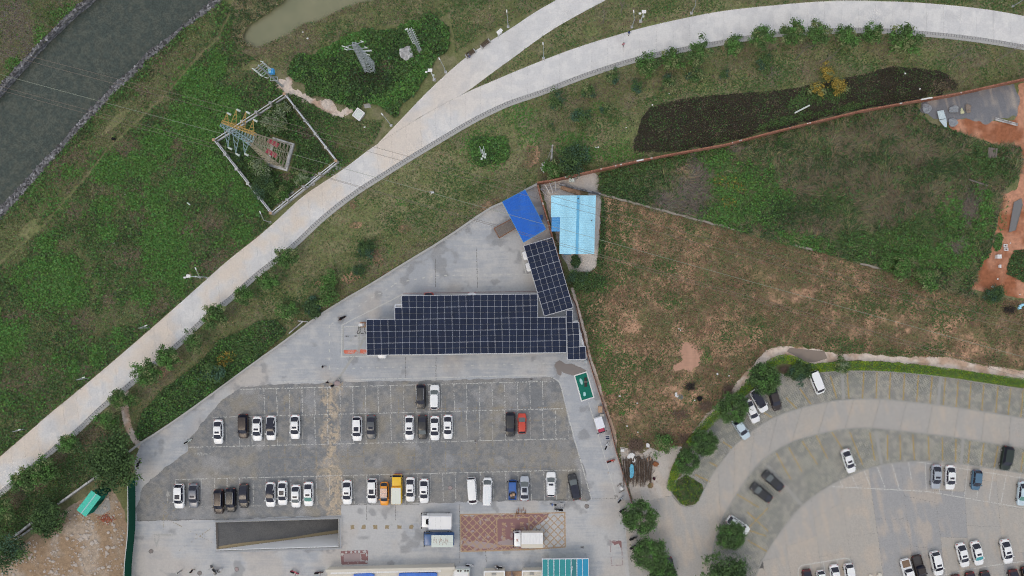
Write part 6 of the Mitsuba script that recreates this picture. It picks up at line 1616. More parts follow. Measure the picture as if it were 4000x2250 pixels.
def person(px, py, ang, pose, label, top, bottom, z0=.04, hat=None, group=None, xy=None):
    k = thing('person', label, 'person', group)
    p = POSES[pose]
    hip, lean = p['hip'], p['lean']
    sh = np.array([lean, 0, hip + .50 - .25 * abs(lean)])
    neck = sh + [lean * .15, 0, .09]
    headc = neck + [lean * .25 + .02, 0, .14]
    skin, shirt, trou = [], [], []
    skin += [bone(neck - [0, 0, .05], headc - [0, 0, .03], .055, .06), m3.Manifold.sphere(.098, 14).scale([1.05, .86, 1.2]).translate(list(map(float, headc))),
             m3.Manifold.sphere(.018, 6).scale([1.3, .8, 1.2]).translate([float(headc[0] + .105), 0., float(headc[2] - .01)])] + [m3.Manifold.sphere(.022, 6).scale([.8, .4, 1.2]).translate([float(headc[0]), s * .087, float(headc[2])]) for s in (-1, 1)]
    shirt += [m3.Manifold.batch_hull([m3.Manifold.sphere(.105, 10).translate([0., s * .06, hip + .04]) for s in (-1, 1)] + [m3.Manifold.sphere(.09, 10).translate([float(sh[0]), s * .13, float(sh[2] - .04)]) for s in (-1, 1)] + [m3.Manifold.sphere(.05, 8).translate([float(neck[0]), 0., float(neck[2] - .04)])])]
    trou += [m3.Manifold.batch_hull([m3.Manifold.sphere(.108, 10).translate([0., s * .065, hip]) for s in (-1, 1)])]
    for i, s in enumerate((1, -1)):
        (kx, kz), (ax, az) = p['legs'][i]
        yk = .11 if pose != 'ride' else .2
        kn, an = np.array([kx, s * yk, kz]), np.array([ax, s * yk, az])
        trou += [bone((0, s * .085, hip - .02), kn, .092, .062), bone(kn, an + (kn - an) * .06, .062, .045)]
        skin += [bone(an, an + (kn - an) * .2, .036, .04, 8)]
        skin += [bone(an + [.0, 0, -.02], an + [.17, 0, -.03], .042, .034, 8)]
        (ex, ed), (hx, hd) = p['arms'][i]
        s0 = np.array([sh[0], s * .185, sh[2] - .02])
        el = s0 + [ex, s * .05, -ed - .08 if pose in ('walk', 'stand') else -ed]
        hd_ = np.array([s0[0] + hx, s * (.23 if pose != 'sit' else .12), s0[2] - .50 + abs(hx) * .25]) if pose in ('walk', 'stand', 'sit') else (np.array([.52, s * .30, 1.02]) if pose == 'ride' else s0 + [hx * .8, 0, -.46])
        shirt += [bone(s0, el, .055, .046)]
        skin += [bone(el, hd_, .038, .028, 8)] + hand(hd_, hd_ - el, -s)
    tw = T().translate(list(map(float, [*(xy if xy is not None else W(px, py, .8)[:2]), z0]))).rotate([0, 0, 1], ang)
    add = lambda ms: to_mesh(m3.Manifold.batch_boolean(ms, m3.OpType.Add))
    part(k, 'body', add(skin), 'skin', tw, 50)
    part(k, 'shirt', add(shirt), top, tw, 50)
    part(k, 'trousers', add(trou), bottom, tw, 50)
    hair = m3.Manifold.sphere(.106, 14).scale([1.06, .9, 1.18]).translate(list(map(float, headc + [-.012, 0, .022]))) - m3.Manifold.cube([.3, .3, .3], True).translate(list(map(float, headc + [.17, 0, -.11])))
    part(k, 'helmet' if hat else 'hair', to_mesh(hair if not hat else m3.Manifold.sphere(.135, 14).translate(list(map(float, headc + [0, 0, .03]))) - m3.Manifold.cube([.3, .3, .3], True).translate(list(map(float, headc + [.17, 0, -.12])))), hat or 'hair', tw, 50)
    return k


person(2435, 175, 100, 'walk', 'person in a pink top and black trousers walking on the white path', 'cloth_pink', 'cloth_black')
person(2456, 130, 70, 'walk', 'person in dark blue clothes at the upper edge of the white path', 'cloth_blue', 'cloth_black')
person(1694, 751, 200, 'bend', 'person in white bending down on the dry lawn', 'cloth_white', 'cloth_black')
person(1262, 1431, -20, 'walk', 'person in black and white walking left of the dashed lane line', 'cloth_black', 'cloth_grey')
person(1279, 1494, 90, 'walk', 'person in dark clothes left of the cargo tricycle', 'cloth_black', 'cloth_black')
person(1857, 1729, 80, 'walk', 'person in a white shirt walking on the lane between the parking rows', 'cloth_white', 'cloth_black')
person(703, 2232, -75, 'stand', 'person in grey standing at the bottom left of the yard', 'cloth_grey', 'cloth_grey')
person(751, 2230, 150, 'walk', 'person in black striding right of the one in grey at the bottom left', 'cloth_black', 'cloth_black')


# ---------------------------------------------------------------- two wheelers
def scooter_parts(kind):
    if kind in CACHE: return CACHE[kind]
    o = []
    for x in (-.58, .62):
        m = trimesh.creation.torus(.22, .055, 18, 8); m.apply_transform(trimesh.transformations.rotation_matrix(math.pi / 2, [1, 0, 0])); m.apply_translation([x, 0, .275])
        o.append(('wheel', shape(m, 40), 'rubber'))
        o.append(('hub', shape(tube((x, -.06, .275), (x, .06, .275), .13, 12)), 'steel'))
    body = to_mesh(m3.Manifold.batch_hull([m3.Manifold.sphere(r, 10).translate([x, y, z]) for x, z, r in ((-.75, .72, .07), (-.1, .62, .1), (-.45, .45, .14)) for y in (-.09, .09)]))
    o.append(('body', shape(body, 40), 'paint'))
    o.append(('footboard', shape(box(-.1, .42, -.16, .16, .30, .37)), 'paint'))
    fr = to_mesh(m3.Manifold.batch_hull([m3.Manifold.sphere(r, 10).translate([x, y, z]) for x, y, z, r in ((.40, -.17, .40, .05), (.40, .17, .40, .05), (.50, -.12, .90, .05), (.50, .12, .90, .05), (.60, 0, .70, .08))]))
    o.append(('front_shield', shape(fr, 40), 'paint'))
    o.append(('front_mudguard', shape(to_mesh(m3.Manifold.batch_hull([m3.Manifold.sphere(.075, 8).translate([x, 0., z]) for x, z in ((.40, .50), (.62, .58), (.84, .48))])), 40), 'paint'))
    o.append(('seat', shape(to_mesh(m3.Manifold.batch_hull([m3.Manifold.sphere(.06, 8).translate([x, y, .78]) for x in (-.72, .0) for y in (-.09, .09)])), 40), 'black'))
    o.append(('handlebar', shape(cat([tube((.47, -.33, 1.0), (.47, .33, 1.0), .022, 8), tube((.50, 0, .8), (.47, 0, 1.0), .03, 8)])), 'iron'))
    for s in (-1, 1): o.append(('mirror', shape(cat([tube((.47, s * .26, 1.0), (.44, s * .30, 1.18), .012, 5), box(.42, .45, *sorted((s * .24, s * .38)), 1.14, 1.24)])), 'iron'))
    o.append(('headlight', shape(box(.56, .62, -.08, .08, .86, .96)), 'lamp_glass'))
    if kind == 'top_box': o.append(('top_box', shape(box(-1.0, -.62, -.2, .2, .8, 1.12)), 'paint'))
    CACHE[kind] = o
    return o


def scooter(px, py, ang, col, label, kind='scooter', cat_='scooter'):
    k = thing('motor_scooter', label, cat_, 'parked and driven scooters')
    c = W(px, py, .5)
    tw = T().translate([c[0], c[1], .04]).rotate([0, 0, 1], ang)
    for name, sh, m in scooter_parts(kind): scene[key(name, k)] = {**sh, 'bsdf': {'type': 'ref', 'id': col if m == 'paint' else m}, 'to_world': tw}
    return k, c


_, c = scooter(1336, 1243, 208, 'paint_maroon', 'dark red scooter driven along the left wall of the car park')
person(0, 0, 208, 'ride', 'rider in dark clothes on the scooter along the left wall', 'cloth_black', 'cloth_black', xy=(c[0] + .15, c[1] + .08), hat='black', z0=.1)
scooter(735, 1724, 30, 'insulator', 'pale scooter parked at the left corner of the second parking row')
scooter(542, 1808, 70, 'paint_black', 'black scooter half under the big tree at the left wall')
scooter(833, 2222, 130, 'paint_charcoal', 'dark scooter with a black top box at the bottom left, left of two', 'top_box')
scooter(853, 2232, 40, 'sign_white', 'white scooter at the bottom left, right of two')
person(0, 0, 40, 'ride', 'rider in white on the right scooter at the bottom left', 'cloth_white', 'cloth_black', xy=tuple(W(853, 2232, .6)[:2] + np.array([-.1, -.08])), hat='black', z0=.1)
scooter(1150, 2236, -20, 'paint_magenta', 'slim red scooter at the bottom edge left of the tiled building')
scooter(1245, 2237, 5, 'paint_maroon', 'dark maroon scooter at the corner of the tiled building')
scooter(1834, 2208, -8, 'sign_white', 'white scooter above the rooftop air conditioners')
scooter(1948, 2214, 178, 'sign_white', 'white and black scooter driven along the bottom edge')
person(0, 0, 178, 'ride', 'rider in black on the white and black scooter at the bottom edge', 'cloth_black', 'cloth_black', xy=tuple(W(1948, 2214, .6)[:2]), hat='sign_white', z0=.1)
scooter(2369, 1742, 62, 'paint_white', 'white seated scooter parked below the small solar panel')
scooter(2386, 1801, 16, 'paint_red', 'red scooter parked at the right fence')
scooter(2424, 1951, 48, 'paint_silver', 'silver and black scooter at the lower end of the right fence')
scooter(2434, 1992, 30, 'paint_black', 'black scooter beside the upper of the two big round trees')
scooter(2474, 2103, 20, 'paint_black', 'black scooter between the two big round trees, upper one')
scooter(2475, 2136, 30, 'paint_black', 'black scooter between the two big round trees, lower one')
scooter(2183, 1991, 175, 'paint_black', 'black motorbike just below the slatted cargo tricycle')


def tricycle(px, py, ang, col, label):
    k = thing('cargo_tricycle', label, 'tricycle', 'cargo tricycles')
    c = W(px, py, .7)
    tw = T().translate([c[0], c[1], .04]).rotate([0, 0, 1], ang)
    part(k, 'bed_floor', box(-1.35, .25, -.5, .5, .5, .56), 'steel', tw)
    for i in range(9): part(k, 'bed_slat', box(-1.32 + .18 * i, -1.26 + .18 * i, -.5, .5, .56, .62), 'iron', tw)
    for s in (-1, 1):
        part(k, 'bed_side', cat([beam((-1.35, s * .5, .62), (.25, s * .5, .62), .04), beam((-1.35, s * .5, .9), (.25, s * .5, .9), .04)] + [beam((-1.3 + .3 * i, s * .5, .56), (-1.3 + .3 * i, s * .5, .9), .03) for i in range(6)]), 'steel', tw)
        m = trimesh.creation.torus(.24, .05, 16, 8); m.apply_transform(trimesh.transformations.rotation_matrix(math.pi / 2, [1, 0, 0])); m.apply_translation([-.7, s * .42, .29]); part(k, 'wheel', m, 'rubber', tw)
    m = trimesh.creation.torus(.24, .045, 16, 8); m.apply_transform(trimesh.transformations.rotation_matrix(math.pi / 2, [1, 0, 0])); m.apply_translation([1.25, 0, .285]); part(k, 'wheel', m, 'rubber', tw)
    part(k, 'frame', cat([tube((.2, 0, .45), (1.0, 0, .5), .05), tube((1.25, 0, .3), (1.05, 0, .95), .04), tube((1.05, -.32, 1.0), (1.05, .32, 1.0), .025)]), col, tw)
    part(k, 'seat', box(.25, .65, -.18, .18, .6, .72), 'black', tw)
    part(k, 'front_cover', box(.95, 1.15, -.2, .2, .5, .95), col, tw)
    return k, c


tricycle(2178, 1973, 175, 'paint_blue', 'slatted cargo tricycle with a blue front below the white off roader')
_, c = tricycle(1308, 1501, 215, 'paint_white', 'loaded cargo tricycle entering the parking rows at the top of the sandy strip')
person(0, 0, 215, 'ride', 'rider in black on the loaded cargo tricycle', 'cloth_black', 'cloth_grey', xy=(c[0] - .3, c[1] - .2), z0=.08)
kk = thing('cargo_load', 'reddish load on the bed of the cargo tricycle', 'load'); c = W(1316, 1497, 1); scene[kk] = mikit.ply(rock(.5, 3, .45).apply_translation([c[0], c[1], .85]), 'red_faded')
k = thing('broken_handcart', 'rusty brown handcart frame above the fire lane', 'handcart')
c = W(2036, 1996)
for a, b in (((-.9, -.3), (.9, -.3)), ((-.9, .3), (.9, .3)), ((-.9, -.3), (-.9, .3)), ((.9, -.3), (.9, .3)), ((0, -.3), (0, .3)), ((-.5, -.3), (-.5, .9)), ((.4, .3), (.4, .9)), ((-.9, .0), (-1.2, -1.2))): put('bar', beam((c[0] + a[0], c[1] + a[1], .35), (c[0] + b[0], c[1] + b[1], .45), .07), 'rust', k)
for s in (-.7, .7): put('wheel', tube((c[0] + s, c[1] - .42, .22), (c[0] + s, c[1] - .34, .22), .22, 12), 'rubber', k)

# ---------------------------------------------------------------- street furniture by the upper path
def bench(px, py, ang, label):
    k = thing('park_bench', label, 'bench', 'slatted benches along the path')
    c = W(px, py, .45); tw = T().translate([c[0], c[1], .02]).rotate([0, 0, 1], ang)
    for i in range(4): part(k, 'seat_slat', box(-.9, .9, -.34 + .16 * i, -.22 + .16 * i, .42, .47), 'log_bark', tw)
    for i in range(3): part(k, 'back_slat', box(-.9, .9, .30 + .03 * i, .33 + .03 * i, .52 + .13 * i, .62 + .13 * i), 'log_bark', tw)
    for s in (-1, 1): part(k, 'end_block', box(*sorted((s * .9, s * 1.1)), -.38, .4, 0, .55), 'kerb', tw)
    return c


bench(1896, 171, 40, 'slatted bench beside the upper fork branch, the empty one near the white board')
c = bench(1838, 209, 35, 'slatted bench beside the upper fork branch, the one with a person on it')
person(0, 0, -55, 'sit', 'person in grey sitting on the lower bench by the fork', 'cloth_grey', 'cloth_blue', xy=(c[0] - .4, c[1] - .3), z0=.0)
k = thing('notice_board', 'white notice board on posts beside the upper bench', 'notice board')
c = W(1952, 127, 1.6); tw = T().translate([c[0], c[1], 0]).rotate([0, 0, 1], 42)
part(k, 'board', box(-.5, .5, -.08, .08, .9, 2.1), 'sign_white', tw); part(k, 'roof', box(-.6, .6, -.32, .32, 2.12, 2.2), 'sign_white', tw)
for s in (-.45, .45): part(k, 'post', box(s - .05, s + .05, -.05, .05, 0, 2.12), 'steel', tw)
# ---------------------------------------------------------------- foliage helpers: every leaf is a small face, its colour is the leaf's own
PAL = dict(bright=(.100, .205, .060), green=(.087, .148, .057), dark=(.060, .100, .046), olive=(.190, .225, .105), dead=(.205, .175, .122), tan=(.32, .265, .17), grey=(.20, .175, .15), yellow=(.31, .235, .06), lime=(.25, .36, .03), pale=(.20, .25, .155), blackish=(.062, .056, .043), rust=(.235, .155, .105), straw=(.40, .35, .22), blue=(.065, .118, .078))


def leaves(c, nrm, size, col, g, aspect=.62):
    """Rhombic leaves at the points c with unit normals nrm."""
    n = len(c)
    t = np.cross(nrm, g.normal(size=(n, 3)))
    t /= np.linalg.norm(t, axis=1, keepdims=True) + 1e-9
    b = np.cross(nrm, t)
    s = np.asarray(size).reshape(-1, 1)
    v = np.stack([c - t * s, c - b * s * aspect + nrm * s * .12, c + t * s, c + b * s * aspect + nrm * s * .12], 1).reshape(-1, 3)
    i = np.arange(n)[:, None] * 4
    f = np.vstack([i + [0, 1, 2], i + [0, 2, 3]])
    return v, f, np.repeat(col, 4, axis=0)


def blades(c, dirs, length, width, col, g):
    """Thin triangular blades rising from the points c."""
    n = len(c)
    side = np.cross(dirs, [0, 0, 1.0]); side /= np.linalg.norm(side, axis=1, keepdims=True) + 1e-9
    w = np.asarray(width).reshape(-1, 1); l = np.asarray(length).reshape(-1, 1)
    v = np.stack([c - side * w / 2, c + side * w / 2, c + dirs * l], 1).reshape(-1, 3)
    f = np.arange(n)[:, None] * 3 + [0, 1, 2]
    return v, f, np.repeat(col, 3, axis=0)


def scatter(poly, density, g):
    out = []
    x0, y0, x1, y1 = poly.bounds
    n = int((x1 - x0) * (y1 - y0) * density)
    p = np.column_stack([g.uniform(x0, x1, n), g.uniform(y0, y1, n)])
    shapely.prepare(poly)
    return p[shapely.contains_xy(poly, p[:, 0], p[:, 1])]


def upish(n, tilt, g):
    v = np.column_stack([g.normal(0, tilt, n), g.normal(0, tilt, n), np.ones(n)])
    return v / np.linalg.norm(v, axis=1, keepdims=True)


NO_VEG = unary_union([EP.buffer(-.15), DPATH.buffer(-.45), HPATH, SHEDYARD, YARD, SAND, WSTRIP, RED.buffer(-.6), road_all.buffer(.15), S_LINE.buffer(.3), lot_poly.buffer(.25), ramp_pit, river, pond.buffer(-.2), P(wp(NW_LAND + NW_WATER[::-1])), P(wp(SE_WATER + SE_LAND[::-1])), right_all, P(wp(smooth_line(OUT_HEDGE)) + wp(smooth_line(OUT_IN))[::-1]), inner, P(wp(smooth_line(IN_OUT)) + wp(smooth_line(IN_IN))[::-1]),
                      P([tuple(p) for p in foot]).buffer(.4).exterior.buffer(.5), P(wp([(2155, 762), (2328, 762), (2322, 993), (2180, 993)])), P(wp([(357, 1916), (394, 1941), (334, 2019), (299, 1992)])).buffer(.3), P([tuple(p[:2]) for p in hp]).buffer(.1)])


def patches(pts, x, y):
    """How strongly a list of (px, py, rx, ry, rot) spots covers the points, with ragged edges."""
    out = np.zeros(len(x))
    rag = (nz(x, y, 1.6, 3) - .5) * 1.5
    for it in pts:
        px, py, rx = it[:3]; ry = it[3] if len(it) > 3 else rx; rot = math.radians(it[4]) if len(it) > 4 else 0
        c = W(px, py)
        dx, dy = x - c[0], y - c[1]
        u = (dx * math.cos(rot) + dy * math.sin(rot)) / (rx / PPM); v = (-dx * math.sin(rot) + dy * math.cos(rot)) / (ry / PPM)
        m = np.abs(u) + np.abs(v) < 3
        d = np.sqrt(u[m] ** 2 + v[m] ** 2)
        out[m] = np.maximum(out[m], np.clip(1.5 - d + rag[m], 0, 1))
    return out


def cover(name, poly, density, label, mix_, spots=(), seed=0, height=.35, size=(.09, .19), grassy=.5, cat_='plants', cut=True, blade=(.3, .75), lean=0.0, bw=(.05, .11)):
    """Ground cover as one mesh of leaves and blades. mix_: list of (palette, weight, noise scale); spots: list of (palette, points, strength)."""
    g = np.random.default_rng(seed + 100)
    poly = poly.difference(NO_VEG) if cut else poly
    p = scatter(poly, density, g)
    x, y = p[:, 0], p[:, 1]
    n = len(p)
    names = [m[0] for m in mix_] + [s[0] for s in spots if s[0] not in [m[0] for m in mix_] + ['clear']]
    w, bare_ = np.zeros((len(names), n)), np.zeros(n)
    for i, (nm, wt, sc) in enumerate(mix_):
        f = nz(x, y, sc, seed * 5 + i * 11, 3)
        w[i] = wt * np.exp(6.5 * (f - .5))
    for nm, pts, st in spots:
        s = patches(pts, x, y)
        if nm == 'clear': bare_ = np.maximum(bare_, s * st); continue
        w *= (1 - .8 * s * min(1, st))
        w[names.index(nm)] += s * st * w.sum(0).mean() * 2 + s * .3
    w /= w.sum(0)
    r = g.uniform(size=n)
    idx = (w.cumsum(0) < r).sum(0).clip(0, len(names) - 1)
    col = np.array([PAL[m] for m in names])[idx]
    tall = np.array([{'bright': 1.25, 'green': 1.15, 'dark': 1.0, 'olive': .5, 'dead': .6, 'tan': .45, 'grey': .5, 'yellow': 1.2, 'lime': 1, 'pale': .9, 'blackish': .8, 'blue': 1, 'rust': .5, 'straw': 1.1}[m] for m in names])[idx]
    grass = np.array([{'bright': .12, 'green': .2, 'dark': .3, 'olive': .9, 'dead': .8, 'tan': .9, 'grey': .8, 'yellow': 0, 'lime': .1, 'pale': .1, 'blackish': .3, 'blue': .1, 'rust': .8, 'straw': 1}[m] for m in names])[idx]
    col = col * g.uniform(.62, 1.42, (n, 1)) * (1 + g.normal(0, .10, (n, 3)))
    mound = nz(x, y, .8, seed + 31, 2)
    z = height * tall * (.15 + 1.5 * np.clip(mound - .25, 0, 1)) * g.uniform(.35, 1, n)
    isg = g.uniform(size=n) < grass * grassy * 1.6
    cl = np.column_stack([x, y, z + .03])
    keep = g.uniform(size=n) > bare_
    a = ~isg & keep
    isg = isg & keep
    s = g.uniform(*size, n) * (.8 + .4 * tall)
    v1, f1, c1 = leaves(cl[a], upish(a.sum(), .55, g), s[a], col[a], g)
    d = upish(isg.sum(), 1.3, g)
    if lean:
        th = nz(x[isg], y[isg], 4.0, 77, 2) * 14
        d = d + lean * np.column_stack([np.cos(th), np.sin(th), th * 0]); d /= np.linalg.norm(d, axis=1, keepdims=True)
    v2, f2, c2 = blades(cl[isg] * [1, 1, .3] + [0, 0, .01], d, g.uniform(*blade, isg.sum()), g.uniform(*bw, isg.sum()), col[isg], g)
    k = key(name)
    scene[k] = mikit.ply(V(np.vstack([v1, v2]), np.vstack([f1, f2 + len(v1)])), 'foliage', color=np.clip(np.vstack([c1, c2]), .004, .6))
    tag(k, label, cat_, kind='stuff')
    return k


# ---------------------------------------------------------------- ground cover, area by area
BRIGHT = [(757, 330, 62, 60), (874, 408, 55, 50), (850, 260, 30, 45), (427, 660, 55, 60), (408, 796, 40, 30), (952, 909, 32, 30), (641, 960, 80, 115), (660, 1060, 70, 60), (252, 1087, 75, 70), (835, 690, 60, 60), (427, 905, 30, 25), (532, 788, 30, 26), (155, 1157, 58, 40), (217, 1145, 32, 28), (280, 1170, 40, 28), (563, 1157, 38, 30), (385, 1394, 26, 30), (291, 1444, 20, 32), (466, 1320, 22, 34), (97, 1281, 26, 30), (31, 1320, 45, 60), (222, 1396, 14, 14), (290, 680, 40, 30), (210, 800, 40, 40), (120, 1050, 60, 30, 30), (880, 520, 60, 60), (930, 640, 40, 60), (700, 720, 40, 25), (610, 800, 40, 60), (180, 1120, 40, 30), (700, 1110, 30, 40), (760, 480, 80, 90, 40), (560, 640, 50, 40), (960, 780, 40, 60, 50), (620, 560, 50, 50), (180, 960, 30, 30)]
DEADS = [(660, 252, 60, 50, 40), (690, 300, 40, 40), (583, 361, 45, 34), (738, 206, 30, 25), (560, 390, 30, 20), (252, 660, 55, 60), (311, 633, 45, 50), (280, 730, 30, 40), (583, 835, 60, 80, 50), (388, 757, 55, 45), (291, 827, 30, 30), (738, 897, 34, 26), (447, 1239, 18, 24), (427, 1176, 24, 26), (480, 580, 50, 60, 60), (530, 1190, 30, 24), (350, 1260, 50, 40), (60, 1240, 50, 40), (400, 1520, 60, 30, 35), (520, 1000, 60, 40), (830, 860, 40, 40), (270, 960, 30, 20), (600, 1000, 20, 40), (840, 1020, 90, 30, 40), (100, 1460, 70, 60), (330, 1080, 20, 40), (620, 1210, 60, 24, 40), (420, 520, 60, 30, 50), (700, 560, 50, 40)]
TRAILS = [(447, 466, 75, 40, 38), (89, 893, 75, 40, 40), (272, 951, 50, 24, 30), (330, 1000, 40, 12, -40), (352, 1060, 12, 40), (372, 1130, 16, 50), (400, 1250, 40, 50), (500, 1220, 60, 40, 40), (30, 970, 50, 50)]
meadow = P(wp(SE_LAND[::-1][1:-1][::1] + [(950, 60), (905, 130), (930, 200), (1000, 230), (1075, 290), (1110, 366), (834, 546), (1056, 832), (1058, 882), (1000, 932), (769, 1126), (602, 1274), (427, 1425), (194, 1616), (0, 1784), (-60, 1830), (-60, 900)])).difference(FW.buffer(-.4))
cover('meadow', meadow, 54, 'overgrown green and brown meadow left of the white path', [('green', 1.0, 3.5), ('dark', .55, 2.5), ('olive', 1.6, 4.5), ('dead', .6, 2.2), ('bright', .34, 3.0)], [('dead', DEADS, .75), ('bright', BRIGHT, 1.35), ('olive', TRAILS, .8), ('tan', [(780, 160, 50, 30, 40), (620, 370, 40, 30), (500, 450, 50, 30, 40), (420, 540, 40, 30, 45), (200, 790, 60, 30, 45), (90, 900, 60, 40, 45)], .22), ('olive', [(790, 150, 70, 45, 40), (630, 350, 50, 50), (500, 450, 70, 45, 40), (400, 560, 60, 45, 45), (200, 800, 80, 45, 45), (90, 900, 80, 55, 45), (700, 250, 60, 40, 45), (300, 690, 60, 40, 45)], .7)], 1, .55, (.11, .24))
cover('trail_grass', FW, 16, 'short pale grass of the mown trail', [('olive', 1.2, 2.0), ('tan', .35, 1.4), ('green', .4, 2.0), ('dead', .3, 1.0)], (), 2, .08, (.05, .10), .9, 'grass')
nw = P(wp([(-60, -60), (420, -60)] + NW_LAND[1:-1] + [(-60, 400)]))
cover('bank_scrub', nw, 50, 'brown and green scrub beyond the river at the top left corner', [('olive', 1.0, 3.0), ('grey', .9, 2.4), ('green', .7, 2.6), ('dead', .5, 1.8)], [('grey', [(50, 120, 60, 90), (110, 170, 50, 60), (60, 60, 40, 60)], .9), ('bright', [(270, 60, 40, 30), (160, 150, 24, 40), (60, 250, 30, 20)], .6)], 3, .3)
thicket = rough(P(wp([(1120, 290), (1160, 230), (1240, 190), (1310, 175), (1400, 125), (1500, 112), (1560, 90), (1640, 80), (1700, 70), (1760, 130), (1745, 200), (1700, 260), (1640, 330), (1600, 400), (1520, 460), (1490, 420), (1430, 400), (1390, 430), (1300, 395), (1230, 360), (1160, 330)])), 1.6, .5, 2.5, 4)
cover('thicket', thicket, 72, 'dense green thicket round the lattice tower', [('green', 1.2, 2.4), ('dark', .9, 2.4), ('bright', .5, 2.2)], [('bright', [(1585, 95, 40, 22), (1270, 200, 60, 24, 20), (1540, 375, 60, 30, 30), (1640, 280, 34, 30), (1480, 400, 50, 24), (1380, 150, 60, 24, 15)], .9), ('dead', [(1500, 265, 28, 26)], 1.0), ('dark', [(1430, 330, 60, 60), (1480, 310, 50, 50)], .9), ('blackish', [(1450, 300, 55, 30)], .5)], 4, .8, (.12, .24), .4)
pondside = P(wp([(905, 40), (880, 100), (930, 200), (1000, 240), (1110, 290), (1240, 190), (1400, 125), (1560, 90), (1760, 60), (1780, 210), (1900, 130), (2170, 0), (2200, -60), (1000, -60)])).difference(thicket)
cover('pond_side_grass', pondside, 32, 'olive and brown grass round the pond', [('olive', 1.5, 3.0), ('dead', .6, 2.0), ('green', .5, 3.0), ('tan', .2, 1.6)], [('dead', [(1180, 125, 60, 24, 20), (1100, 180, 60, 24, 25), (1040, 200, 40, 20), (985, 190, 22, 40), (1310, 60, 80, 14, 22), (1210, 150, 30, 40), (1180, 190, 20, 40)], 1.0), ('green', [(1800, 130, 80, 50, 30), (1740, 80, 60, 30), (1830, 30, 60, 30, 20)], .7), ('tan', [(1850, 70, 90, 30, 25)], .4)], 5, .2)
reeds = P(wp([(900, 30), (905, 100), (920, 160), (960, 190), (985, 180), (955, 140), (965, 100), (1000, 78), (1050, 48), (1120, 2), (1150, -40), (960, -40), (920, 0)]))
cover('reeds', reeds, 80, 'yellow brown reeds along the left edge of the pond', [('olive', .7, 1.2), ('straw', 1.2, .9), ('dark', .9, 1.2), ('dead', .5, 1.2)], (), 6, 1.0, (.1, .2), 1.0)
encl = P(wp(ENC)).buffer(-.5)
cover('enclosure_scrub', encl, 66, 'dark green scrub inside the pylon enclosure', [('green', 1.0, 2.0), ('dark', 1.3, 2.0), ('dead', .25, 1.5), ('bright', .2, 2.0)], [('dead', [(1190, 530, 24, 22), (1180, 705, 30, 18), (1120, 690, 30, 16)], .8)], 7, .6, (.12, .22), .4)
wedge2 = P(wp([(1110, 366), (1160, 370), (1240, 420), (1300, 450), (1380, 470), (1500, 470), (1460, 560), (1350, 650), (1270, 700), (1312, 628)]))
cover('verge_scrub', wedge2, 60, 'green scrub between the pylon enclosure and the white path', [('green', 1.2, 2.0), ('dark', .7, 2.0), ('olive', .9, 2.4), ('bright', .4, 2.0), ('dead', .3, 1.6)], [('olive', [(1400, 540, 50, 60, 40), (1480, 450, 50, 30), (1330, 520, 14, 50)], .8)], 8, .45)
mid = P(wp([(2010, 1480)][0:0] + [(x, y) for x, y in MAIN_S if 250 < x < 1990] + [(2100, 480), (2080, 560), (2090, 640), (2099, 705), (2040, 742), (1963, 790), (1905, 815), (1738, 930), (1583, 1022), (1427, 1120), (1350, 1162), (1233, 1236), (1117, 1326), (1000, 1408), (855, 1515), (622, 1682), (552, 1722), (509, 1755), (480, 1700), (430, 1660)]))
bed2 = P(wp([(1110, 1310), (1120, 1290), (1080, 1250), (1010, 1255), (950, 1290), (860, 1330), (800, 1400), (740, 1450), (640, 1520), (560, 1610), (530, 1690), (545, 1722), (600, 1690), (738, 1600), (855, 1515), (1000, 1408)]))
cover('lawn_strip', mid.difference(bed2), 26, 'dry olive lawn between the white path and the car park wall', [('olive', 1.6, 3.0), ('tan', .35, 2.0), ('dead', .3, 2.0), ('green', .35, 3.0)], [('green', [(1690, 800, 50, 45), (1650, 850, 40, 40), (1790, 720, 60, 70, 40), (1560, 870, 60, 40), (1480, 1000, 50, 60), (1380, 1080, 60, 30), (1350, 700, 30, 24), (1620, 790, 20, 14), (1880, 740, 60, 30, 35), (1700, 960, 70, 24, 35), (1400, 970, 40, 40), (1260, 1120, 60, 40), (1160, 1200, 60, 60), (1060, 1150, 60, 40), (1820, 860, 40, 24, 30)], .85), ('dead', [(1500, 1050, 120, 30, 30), (1750, 915, 120, 20, 33), (1900, 800, 90, 22, 35), (1380, 1120, 60, 36, 20), (1180, 1270, 40, 40), (1480, 985, 24, 50), (1580, 890, 28, 18), (1950, 640, 30, 50), (2060, 600, 36, 60), (690, 1390, 60, 30, 40), (900, 1200, 50, 40, 30), (640, 1470, 30, 60, -40), (560, 1690, 24, 40), (360, 1680, 40, 40)], .8), ('bright', [(1563, 790, 20, 14), (2010, 440, 40, 44), (1900, 590, 76, 60), (2040, 460, 30, 70), (2060, 540, 40, 40)], .9)], 9, .11)
round_thicket = blob(1905, 590, 74, 58, 0, .7)
cover('round_thicket', round_thicket, 80, 'round bright green thicket about the white equipment pole', [('bright', 1.2, 1.8), ('green', 1.0, 1.8), ('dark', .5, 1.6)], (), 10, .8, (.12, .24), .3)
cover('creeper_bed', bed2, 84, 'dense dark green creeper bed along the car park wall', [('green', 1.3, 2.6), ('dark', 1.2, 2.4), ('bright', .25, 2.4)], [('yellow', [(880, 1400, 24, 20), (905, 1390, 18, 18), (870, 1420, 14, 14)], .10), ('dead', [(1040, 1300, 40, 30)], .5)], 11, .85, (.12, .22), .35)
low = P(wp([(-60, 1990), (117, 1850), (218, 1764), (311, 1694), (388, 1616), (440, 1660), (480, 1700), (509, 1763), (500, 1850), (420, 1830), (224, 1968), (140, 2028), (40, 2100), (-60, 2200)]))
